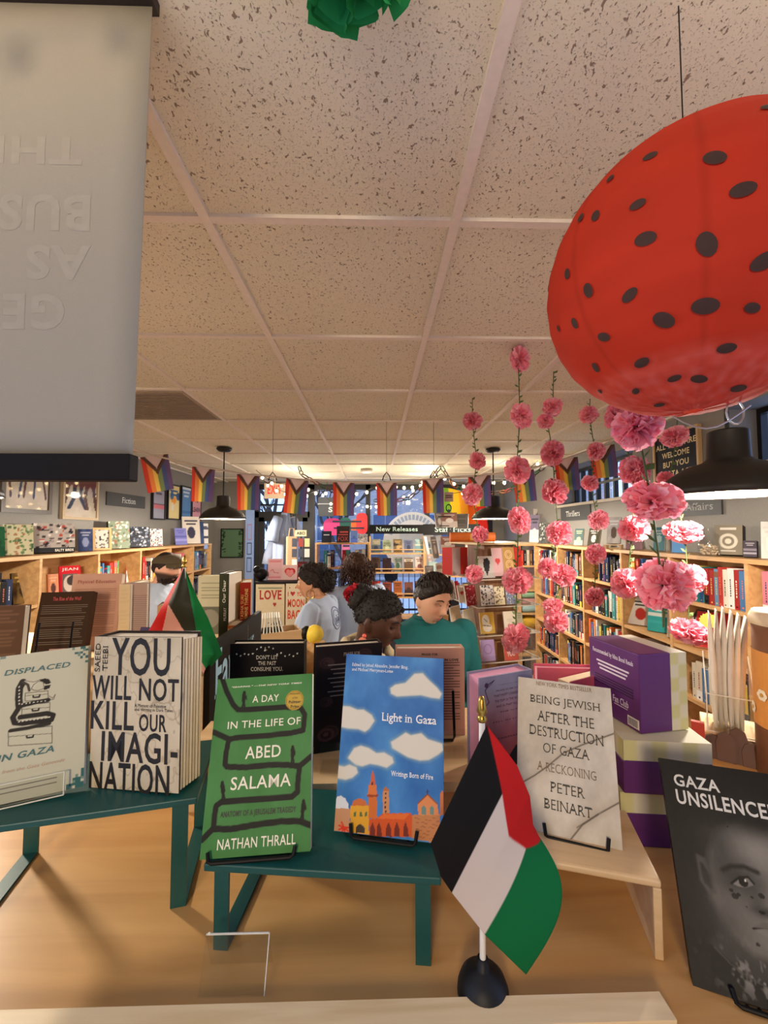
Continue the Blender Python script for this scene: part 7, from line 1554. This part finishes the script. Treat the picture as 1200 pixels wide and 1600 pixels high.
def rings(q, R_, m, n=28):
    vs = []; fs = []
    for (z, rx, ry, cy_) in R_:
        for i in range(n): a = 2*math.pi*i/n; c, s = math.cos(a), math.sin(a); e = .82; vs.append((rx*math.copysign(abs(c)**e, c), cy_+ry*math.copysign(abs(s)**e, s), z))
    k = len(R_)
    for j in range(k-1):
        for i in range(n): t = (i+1) % n; fs.append((j*n+i, j*n+t, (j+1)*n+t, (j+1)*n+i))
    fs.append(tuple(range(n))[::-1]); fs.append(tuple((k-1)*n+i for i in range(n))); q.add(vs, fs, m)
def sstep(a, b, x): t = np.clip((x-a)/(b-a), 0, 1); return t*t*(3-2*t)
def person(label, x, y, yaw, height, skin, head_yaw=0, head_pitch=0, head_roll=0, arms=None, top=(200, 200, 200), pants=(40, 42, 50), female=True, neck_fwd=.0, sleeve='short', width=1., build='', hair=None, beard=None, lips=(150, 70, 66), extra=None, eyes=.5, pantlab=None, topname='tshirt', head_shift=(0, 0), shirt_noise=.004, collar=None, brow=None):
    s = height/1.65; root = thing('person', label, 'person', (x, y, 0), (0, 0, R(yaw))); SK = print_mat(.5, 'skin', 0, .35); w = width
    hz = height-.118; HC = V((head_shift[0], -.015-neck_fwd+head_shift[1], hz))
    HM = Matrix.Translation(HC) @ Matrix.Rotation(R(head_yaw), 4, 'Z') @ Matrix.Rotation(R(head_pitch), 4, 'X') @ Matrix.Rotation(R(head_roll), 4, 'Y')
    T_ = [(.80, .155, .105, 0), (.88, .168, .118, .01), (.97, .15, .11, .0), (1.04, .138, .102, -.005), (1.14, .15, .112, -.008), (1.22, .165, .13 if female else .118, -.012), (1.29, .172, .115, -.002), (1.345, .168, .088, .006), (1.385, .13, .068, .008), (1.415, .075, .056, .006), (1.44, .055, .052, 0)]
    T_ = [(z*s, rx*w, ry*(.9+.1*w), c) for z, rx, ry, c in T_]
    sh = .172*w; A = arms or {'L': ((.05, -.02, -1), (.0, -.55, -.6)), 'R': ((-.05, -.02, -1), (0, -.55, -.6))}
    q = MB(); rings(q, T_, SK); limb(q, [V((0, .0, 1.40*s)), V(((HC.x)*.5, (HC.y+.03)*.5, 1.46*s)), HM @ V((0, .02, -.05))], [.056, .051, .05], SK)
    add_uv(q, head_shape, 72, 60, HM, SK)
    for sx in (-1, 1): q.sphere((0, 0, 0), (.008, .017, .031), SK, 14, 10, M=HM @ Matrix.Translation((sx*.077, .012, -.012)) @ Matrix.Rotation(R(-18*sx), 4, 'Z'))
    J = {}
    for k, sx in (('L', 1), ('R', -1)):
        S0 = V((sx*sh, .008, 1.335*s)); u = V(A[k][0]).normalized(); f = V(A[k][1]).normalized(); E = S0+u*.285*s; Wr = E+f*.25*s; J[k] = (S0, u, E, f, Wr)
        limb(q, [S0, S0+u*.12, E, E+f*.1, Wr], [.05, .046, .038, .037, .026], SK)
        side = f.cross(V((0, 0, 1))).normalized() if abs(f.z) < .95 else V((1, 0, 0)); nrm = side.cross(f)
        limb(q, [Wr, Wr+f*.04, Wr+f*.085], [.024, .027, .026], SK); 
        for i in range(4):
            b = Wr+f*.082+side*(-.027+.018*i); L_ = (.062, .072, .068, .054)[i]; limb(q, [b, b+f*L_*.55-nrm*.006, b+f*L_*.9-nrm*.022], [.0085, .008, .007], SK, 8)
        limb(q, [Wr+f*.03-side*.02*sx, Wr+f*.06-side*.045*sx, Wr+f*.085-side*.05*sx], [.011, .0095, .008], SK, 8)
        limb(q, [V((sx*.082*w, 0, .84*s)), V((sx*.088, -.01, .46*s)), V((sx*.088, .015, .09))], [.085*w, .056, .042], SK); limb(q, [V((sx*.09, .02, .05)), V((sx*.095, -.12, .035))], [.04, .034], SK)
    me, co, no = remesh(q, .0052, 2)
    Hi = np.array(HM.inverted()); L = co @ Hi[:3, :3].T+Hi[:3, 3]; c = np.ones((len(co), 3))*np.array(skin, float); fr = (L[:, 1] < -.03)
    def spot(cx_, cz, sx, sz, col, a):
        k = np.exp(-((np.abs(L[:, 0])-cx_)/sx)**2-((L[:, 2]-cz)/sz)**2)*fr*a; return k[:, None], np.array(col, float)
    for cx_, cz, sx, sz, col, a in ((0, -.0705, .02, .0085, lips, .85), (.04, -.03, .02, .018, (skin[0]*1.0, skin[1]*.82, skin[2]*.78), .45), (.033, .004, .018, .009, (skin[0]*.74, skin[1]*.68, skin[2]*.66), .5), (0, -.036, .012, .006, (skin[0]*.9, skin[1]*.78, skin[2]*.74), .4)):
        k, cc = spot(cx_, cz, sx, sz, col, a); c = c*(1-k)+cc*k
    if beard:
        k = sstep(-.022, -.05, L[:, 2]-.25*np.clip(np.abs(L[:, 0])-.035, 0, 1)*1.4)*(L[:, 1] < .035)*(L[:, 2] > -.135)*.92; k = k*(1-np.exp(-((L[:, 0])/.02)**2-((L[:, 2]+.0705)/.006)**2)); c = c*(1-k[:, None])+np.array(beard, float)*k[:, None]
    finish(me, 'body', SK, root, None, c)
    # face details
    bc = brow or hair or (40, 30, 26)
    def FP(x, z, o=.0008):
        p = head_shape(V((x/.076, -math.sqrt(max(.02, 1-(x/.076)**2-(z/.116)**2)), z/.116))); return HM @ V((p.x, p.y-o, p.z))
    for sx in (-1, 1):
        q = MB(); q.tube([FP(sx*.015, .026), FP(sx*.027, .031), FP(sx*.04, .029), FP(sx*.049, .024)], [.0022, .003, .0026, .0012], mat(bc, .8), 6); q.build('eyebrow', root)
        q = MB(); e = HM @ V((sx*.032, -.0745, .008)); q.sphere((0, 0, 0), (.013, .012 if eyes > .25 else .0105, (.0075*eyes+.0015) if eyes > .25 else .002), mat((222, 214, 206) if eyes > .25 else tuple(int(k*.82) for k in skin), .3), 14, 10, M=Matrix.Translation(e) @ HM.to_3x3().to_4x4()); eo = q.build('eye', root, True)
        q = MB(); q.sphere((0, 0, 0), (.0058, .003 if eyes > .25 else .001, .0058*max(.3, eyes)+.001 if eyes > .25 else .0016), mat((44, 28, 20), .2), 12, 8, M=Matrix.Translation(HM @ V((sx*.032+.002*(1 if head_yaw > 0 else -1), -.0855, .0075-.0015))) @ HM.to_3x3().to_4x4()); q.build('iris', eo, True)
        q = MB(); q.tube([FP(sx*.02, .0065, .0015), FP(sx*.032, .0075+.006*eyes, .004), FP(sx*.044, .0075, .0015)], [.0012, .002, .0013], mat((30, 22, 20), .8), 6); q.build('eyelash', eo)
    # clothing
    m = mat(top, .9, bump=.2, bscale=400); q = MB()
    TT = [(z, rx*1.09+.006, ry*1.1+.008, c_) for z, rx, ry, c_ in T_ if z < 1.41*s]; TT[0] = (TT[0][0]-.0, TT[0][1], TT[0][2], 0); TT += [(1.407*s, .1*w, .07, .006), (1.428*s, .074, .066, .002), (1.436*s, .066, .062, 0)]; rings(q, TT, m)
    for k in 'LR':
        S0, u, E, f, Wr = J[k]
        if sleeve == 'short': limb(q, [S0-u*.01+V((0, 0, .006)), S0+u*.10*s, S0+u*.20*s], [.062, .066, .067], m)
        else: limb(q, [S0-u*.01+V((0, 0, .006)), S0+u*.12*s, E, E+f*.12*s, Wr-f*.01], [.064, .062, .055, .05, .038], m)
    me, co, no = remesh(q, .007, 3)
    d = np.array([noise.noise(V((p[0]*9, p[1]*9, p[2]*5)))*.012*(shirt_noise/.004)+abs(noise.noise(V((p[0]*16+p[2]*9, p[1]*16, p[2]*7))))*-shirt_noise for p in co]); co = co+no*d[:, None]
    finish(me, topname, m, root, co)
    q = MB(); mp = mat(pants, .85)
    rings(q, [(z, rx*1.04+.006, ry*1.04+.006, c_) for z, rx, ry, c_ in T_ if z < 1.0*s], mp)
    for sx in (-1, 1): limb(q, [V((sx*.084*w, 0, .82*s)), V((sx*.09, -.01, .46*s)), V((sx*.09, .015, .1))], [.1*w, .072, .062], mp)
    me, co, no = remesh(q, .01, 2); finish(me, 'trousers', mp, root)
    for sx in (-1, 1): q = MB(); limb(q, [V((sx*.09, .03, .045)), V((sx*.095, -.08, .042)), V((sx*.097, -.15, .036))], [.045, .044, .036], mat((36, 34, 34), .6)); q.box((sx*.095-.045, -.185, .001), (sx*.095+.045, .075, .022), mat((210, 206, 200), .6), bev=.008); q.build('shoe', root, True)
    return root, HM
def hairzone(d, front=.62, side=-.15, nape=-.62):
    x, y, z = d; t = (y+1)/2; line = front*(1-t)**1.0+side*(4*t*(1-t))*.9+nape*t if t < .5 else side*.9*(1-(t-.5)*2)+nape*(t-.5)*2
    if t < .5: line = front*(1-t*2)+side*.9*(t*2)
    return 1/(1+math.exp(-(z-line)*16))
def hair_cap(root, HM, rgb, thick=.014, rough=.006, freq=60, front=.62, side=-.15, nape=-.62, vol=(1, 1, 1), rgh=.7, part=None, name='hair'):
    q = MB(); m = mat(rgb, rgh, bump=.5, bscale=160, spec=.3)
    def f(d):
        k = hairzone(d, front, side, nape); p = head_shape(d); n_ = V((d.x, d.y, d.z)).normalized(); nn = noise.noise(p*freq)*rough+noise.noise(p*freq*2.2)*rough*.5
        th = (thick+nn)*k-(1-k)*.012
        if part: th += part(d, p)*k
        return V((p.x*(1+(vol[0]-1)*k), p.y*(1+(vol[1]-1)*k), p.z*(1+(vol[2]-1)*k)))+n_*th
    add_uv(q, f, 110, 80, HM, m); q.build(name, root, True); return m
def curls(root, HM, m, pts, seed, n=60, L=.05, r=.004, coil=.008, turns=3, grav=.02, name='hair_curls'):
    rr_ = random.Random(seed); q = MB()
    for k in range(n):
        p, nrm = pts(rr_); d = (nrm+V((rr_.uniform(-.5, .5), rr_.uniform(-.5, .5), rr_.uniform(-.5, .3)))).normalized(); a = d.orthogonal().normalized(); b = d.cross(a); ph = rr_.uniform(0, 6); P = []
        Lk = L*rr_.uniform(.7, 1.2); N = 12
        for i in range(N): t = i/(N-1); P.append(HM @ (p+d*Lk*t+(a*math.cos(ph+t*turns*6.28)+b*math.sin(ph+t*turns*6.28))*coil*min(1, t*3)+V((0, 0, -grav*t*t))))
        q.tube(P, [r*(1-.4*i/(N-1)) for i in range(N)], m, 5)
    q.build(name, root, True)
def hoop(root, HM, sx, R_, m=None):
    c = V((sx*.083, .012, -.046-R_)); MB().tube([HM @ (c+V((0, R_*math.cos(a*.3307), R_*math.sin(a*.3307)))) for a in range(20)], .0026, m or M_BRASS, 6).build('earring', root)
def back_logo(root, z, r_, x=0):
    sh = [c for c in root.children if c.name.startswith(('tshirt',))][0]; n = len(sh.data.vertices); co = np.zeros(n*3); sh.data.vertices.foreach_get('co', co); co = co.reshape(-1, 3); co = co[co[:, 1] > 0]
    def P(px_, pz): i = np.argmin((co[:, 0]-px_)**2+(co[:, 2]-pz)**2); return V((px_, co[i, 1]+.0012, pz))
    q = MB(); m = mat((96, 110, 138), .8)
    for k, wd in ((1, .003), (.72, .002)): q.tube([P(x+k*r_*math.cos(i*.2618), z+k*r_*math.sin(i*.2618)) for i in range(25)], wd, m, 5)
    for k in range(4): q.tube([P(x-r_*.4+k*r_*.26, z-r_*.35), P(x-r_*.4+k*r_*.26, z+r_*.3-.015*(k % 2))], .004, m, 5)
    q.tube([P(x-r_*.6, z-r_*.45), P(x, z-r_*.45), P(x+r_*.6, z-r_*.45)], .003, m, 5); q.build('back_print', root)
TEE = (178, 194, 220)
def px_person(px, Y): return at(px, 900, Y).x
# 1 woman in profile facing left
Y = 2.95; H1 = at(485, 884, Y).z
rt, HM = person('person in a pale blue t-shirt and gold hoop earrings, seen in left profile', px_person(499, Y), Y, -104, H1, (206, 152, 116), head_yaw=12, head_pitch=2, arms={'L': ((.12, -.15, -1), (0, -.7, -.55)), 'R': ((-.12, -.1, -1), (.1, -.7, -.5))}, top=TEE, hair=(30, 22, 20), width=1.06, lips=(170, 86, 80), neck_fwd=.05, extra=None)
hm = hair_cap(rt, HM, (34, 25, 22), .018, .012, 70, front=.56, side=-.1, nape=-.5, vol=(1.06, 1.08, 1.05))
q = MB(); add_uv(q, lambda d: V((d.x*.075, d.y*.062, d.z*.075))*(1+.22*noise.noise(d*6)), 60, 40, HM @ Matrix.Translation((0, .112, .0)), hm); add_uv(q, lambda d: V((d.x*.05, d.y*.04, d.z*.04))*(1+.3*noise.noise(d*5+V((3, 1, 2)))), 40, 30, HM @ Matrix.Translation((0, .075, .098)), hm); q.build('hair_bun', rt, True)
def bunpts(r): d = V((r.uniform(-1, 1), r.uniform(-.4, 1), r.uniform(-1, 1))).normalized(); return V((0, .11, .01))+V((d.x*.07, d.y*.056, d.z*.075)), d
curls(rt, HM, hm, bunpts, 5, 150, .026, .003, .007, 2, .004)
for sx in (-1, 1): hoop(rt, HM, sx, .028)
back_logo(rt, 1.24, .075, .0)
# 2 woman with curly hair, back turned
Y = 3.45; H2 = at(556, 868, Y).z
rt, HM = person('person with shoulder length curls, pale blue t-shirt and black trousers, back turned', px_person(558, Y), Y, -158, H2, (190, 136, 104), head_yaw=24, head_pitch=10, arms={'L': ((.1, -.5, -.9), (-.2, -.9, .1)), 'R': ((-.12, -.5, -.9), (.2, -.9, .2))}, top=TEE, pants=(26, 26, 30), hair=(60, 38, 28), width=1.08)
hm = hair_cap(rt, HM, (66, 42, 32), .026, .014, 55, front=.5, side=-.55, nape=-.95, vol=(1.12, 1.1, 1.03))
def longpts(r): d = V((r.uniform(-1, 1), r.uniform(-.35, 1), r.uniform(-.75, .9))).normalized(); return V((d.x*.092, d.y*.112, d.z*.118-.0)), V((d.x, d.y, d.z*.3-.35)).normalized()
curls(rt, HM, hm, longpts, 9, 330, .062, .0042, .009, 2.5, .05)
back_logo(rt, 1.24, .075, -.03)
# 3 woman with a red flower in her hair
Y = 1.68; H3 = at(592, 925, Y).z
rt, HM = person('person with a red hair flower and cream collared dark denim jacket, looking down', px_person(573, Y), Y, 62, H3+.015, (78, 50, 40), head_yaw=6, head_pitch=19, arms={'L': ((.1, -.02, -1), (0, -.25, -1)), 'R': ((-.1, -.02, -1), (0, -.25, -1))}, top=(40, 46, 54), pants=(40, 46, 60), hair=(18, 15, 15), sleeve='long', neck_fwd=.045, head_shift=(-.012, 0), lips=(170, 90, 92), eyes=.15, topname='jacket', width=.98)
hm = hair_cap(rt, HM, (24, 19, 18), .004, .0035, 150, front=.6, side=.02, nape=-.55, vol=(1.01, 1.04, 1.0))
def scalp(r): 
    while True:
        d = V((r.uniform(-1, 1), r.uniform(-1, 1), r.uniform(-.3, 1))).normalized()
        if hairzone(d, .55, .0, -.5) > .6: return head_shape(d), d
curls(rt, HM, hm, scalp, 12, 420, .012, .0022, .003, 1.2, .0, 'hair_texture')
q = MB(); add_uv(q, lambda d: V((d.x*.055, d.y*.05, d.z*.055))*(1+.15*noise.noise(d*7)), 50, 36, HM @ Matrix.Translation((0, .1, .05)), hm); q.build('hair_bun', rt, True)
me = pompom_mesh(31, 40, .6); fl = bpy.data.objects.new('hair_flower', me.copy()); COL.objects.link(fl); fl.parent = rt; fl.matrix_local = HM @ TRS((-.015, .125, .058), 0, 0, 0, .046); fl.data.materials.clear(); fl.data.materials.append(mat((176, 24, 44), .8))
for sx in (-1, 1):
    q = MB(); m = HM @ Matrix.Translation((sx*.086, .008, -.05)); q.sphere((0, 0, 0), .008, mat((236, 96, 80), .4), 10, 8, M=m); q.lathe([(0, 0), (.017, 0), (.017, .003), (0, .003)], mat((240, 150, 120), .4), m @ Matrix.Translation((0, 0, -.024)) @ Matrix.Rotation(R(90), 4, 'Y'), 20)
    for k in (-1, 0, 1): q.tube([m @ V((0, k*.007, -.036)), m @ V((0, k*.009, -.062))], .003, mat([(150, 130, 150), (226, 220, 214), (60, 56, 66)][k+1], .4), 6)
    q.build('earring', rt)
q = MB(); s = (H3+.015)/1.65; P = [V((.078*math.cos(a), .012-.074*math.sin(a)-(.03 if math.sin(a) > 0 else 0), (1.43-.05*max(0, math.sin(a)))*s)) for a in [R(-250+i*16) for i in range(21)]]
q.tube(P, [.018+.004*math.sin(i*1.7) for i in range(21)], mat((206, 190, 156), .95, bump=.8, bscale=220), 10); q.tube([V((-.07, -.08, 1.36*s)), V((-.045, -.135, 1.2*s)), V((-.04, -.15, 1.0*s))], [.026, .022, .02], mat((206, 190, 156), .95, bump=.8, bscale=220), 10); q.tube([V((.07, -.08, 1.36*s)), V((.045, -.135, 1.2*s)), V((.04, -.15, 1.0*s))], [.026, .022, .02], mat((206, 190, 156), .95, bump=.8, bscale=220), 10); q.build('fleece_collar', rt, True)
# 4 person in a teal jumper
Y = 2.1; H4 = at(662, 903, Y).z
rt, HM = person('person with short dark hair in a teal knitted jumper, looking down', px_person(668, Y), Y, 10, H4+.02, (222, 172, 144), head_yaw=27, head_pitch=16, head_roll=4, arms={'L': ((.2, .02, -1), (0, -.2, -1)), 'R': ((-.2, .05, -1), (0, -.15, -1))}, top=(20, 96, 98), pants=(36, 40, 50), female=False, hair=(30, 22, 20), sleeve='long', neck_fwd=.06, width=1.12, eyes=.2, lips=(176, 96, 90), topname='jumper')
def swept(d, p): return .006*max(0, d.z)+.012*max(0, -d.y)*max(0, d.z)+.006*math.sin(d.x*26+d.y*9)*max(0, d.z)*.7
hm = hair_cap(rt, HM, (34, 25, 23), .007, .003, 90, front=.7, side=-.06, nape=-.75, vol=(1.02, 1.03, 1.04), rgh=.5, part=swept)
r = random.Random(44); q = MB()
for k in range(230):
    a = r.uniform(-1, 1); b = r.uniform(-.9, 1.0); d = V((a*.9, b, .75+r.uniform(-.3, .4))).normalized(); P = []
    if d.y < -.15 and d.z < .66: continue
    for i in range(7):
        t = i/6; dd = (d+V((.5*t if d.x > -.2 else -.15*t, -.16*t if b < .3 else .3*t, -.12*t))).normalized(); P.append(HM @ (head_shape(dd)*1.0+dd*(.013+.010*max(0, dd.z)-.006*t)))
    q.tube(P, [.0032, .0032, .003, .0028, .0024, .0018, .0008], hm, 5)
q.build('hair_strands', rt, True)
q = MB(); s = (H4+.02)/1.65; q.tube([V((.068*math.cos(R(a)), -.002+.064*math.sin(R(a)), 1.434*s)) for a in range(0, 361, 15)], .011, mat((18, 86, 88), .9), 8); q.build('ribbed_neckband', rt, True)
# 5 man in a flat cap
Y = 3.1; H5 = at(258, 863, Y).z
rt, HM = person('person in a brown flat cap and pale t-shirt with a dark beard at left', px_person(250, Y), Y, 62, H5, (222, 168, 140), head_yaw=18, head_pitch=4, arms=None, top=(182, 194, 212), pants=(50, 56, 70), female=False, hair=(44, 30, 24), beard=(48, 34, 28), neck_fwd=.05, width=1.1, lips=(160, 84, 78), eyes=.4)
hair_cap(rt, HM, (44, 30, 24), .006, .002, 120, front=.66, side=-.08, nape=-.5)
q = MB(); mc = mat((82, 70, 50), .9, bump=.6, bscale=260)
def capf(d): x, y, z = d; zz = max(z, -.1); return V((x*.088, y*.115-.012, .05+zz*.06+.012*max(0, -y)*max(0, z)-.01*max(0, y)))
add_uv(q, capf, 64, 40, HM, mc)
vs = []; fs = []; n = 20
for j in range(6):
    for i in range(n+1): a = R(200+140*i/n); t = j/5; vs.append(HM @ V((.08*math.cos(a)*(1+.1*t), .104*math.sin(a)*(1+.36*t)-.012, .05-.012*t*t-.016*t)))
fs = [(j*(n+1)+i, j*(n+1)+i+1, (j+1)*(n+1)+i+1, (j+1)*(n+1)+i) for j in range(5) for i in range(n)]
k0 = len(vs); vs += [v-V((0, 0, .006)) for v in vs]; fs += [tuple(a+k0 for a in f[::-1]) for f in fs]; q.add(vs, fs, mc); q.build('flat_cap', rt, True)
q = MB(); rb = random.Random(3); mb_ = mat((44, 31, 26), .9)
for k in range(420):
    a = rb.uniform(-1.5, 1.5); z = rb.uniform(-1, -.42); d = V((math.sin(a)*.8, -math.cos(a), z*1.3)).normalized(); p = head_shape(d)
    if abs(p.x) < .024 and p.z > -.083: continue
    if p.z > -.05+.55*max(0, abs(p.x)-.03): continue
    e = p+V((d.x*.008, d.y*.01, -.011)); q.tube([HM @ p, HM @ ((p+e)/2+d*.004), HM @ e], [.0026, .0022, .001], mb_, 4)
for k in range(60): xx = rb.uniform(-.03, .03); q.tube([HM @ V((xx*.6, -.1005+abs(xx)*.3, -.052)), HM @ V((xx, -.1+abs(xx)*.35, -.061))], [.002, .001], mb_, 4)
q.build('beard', rt, True)
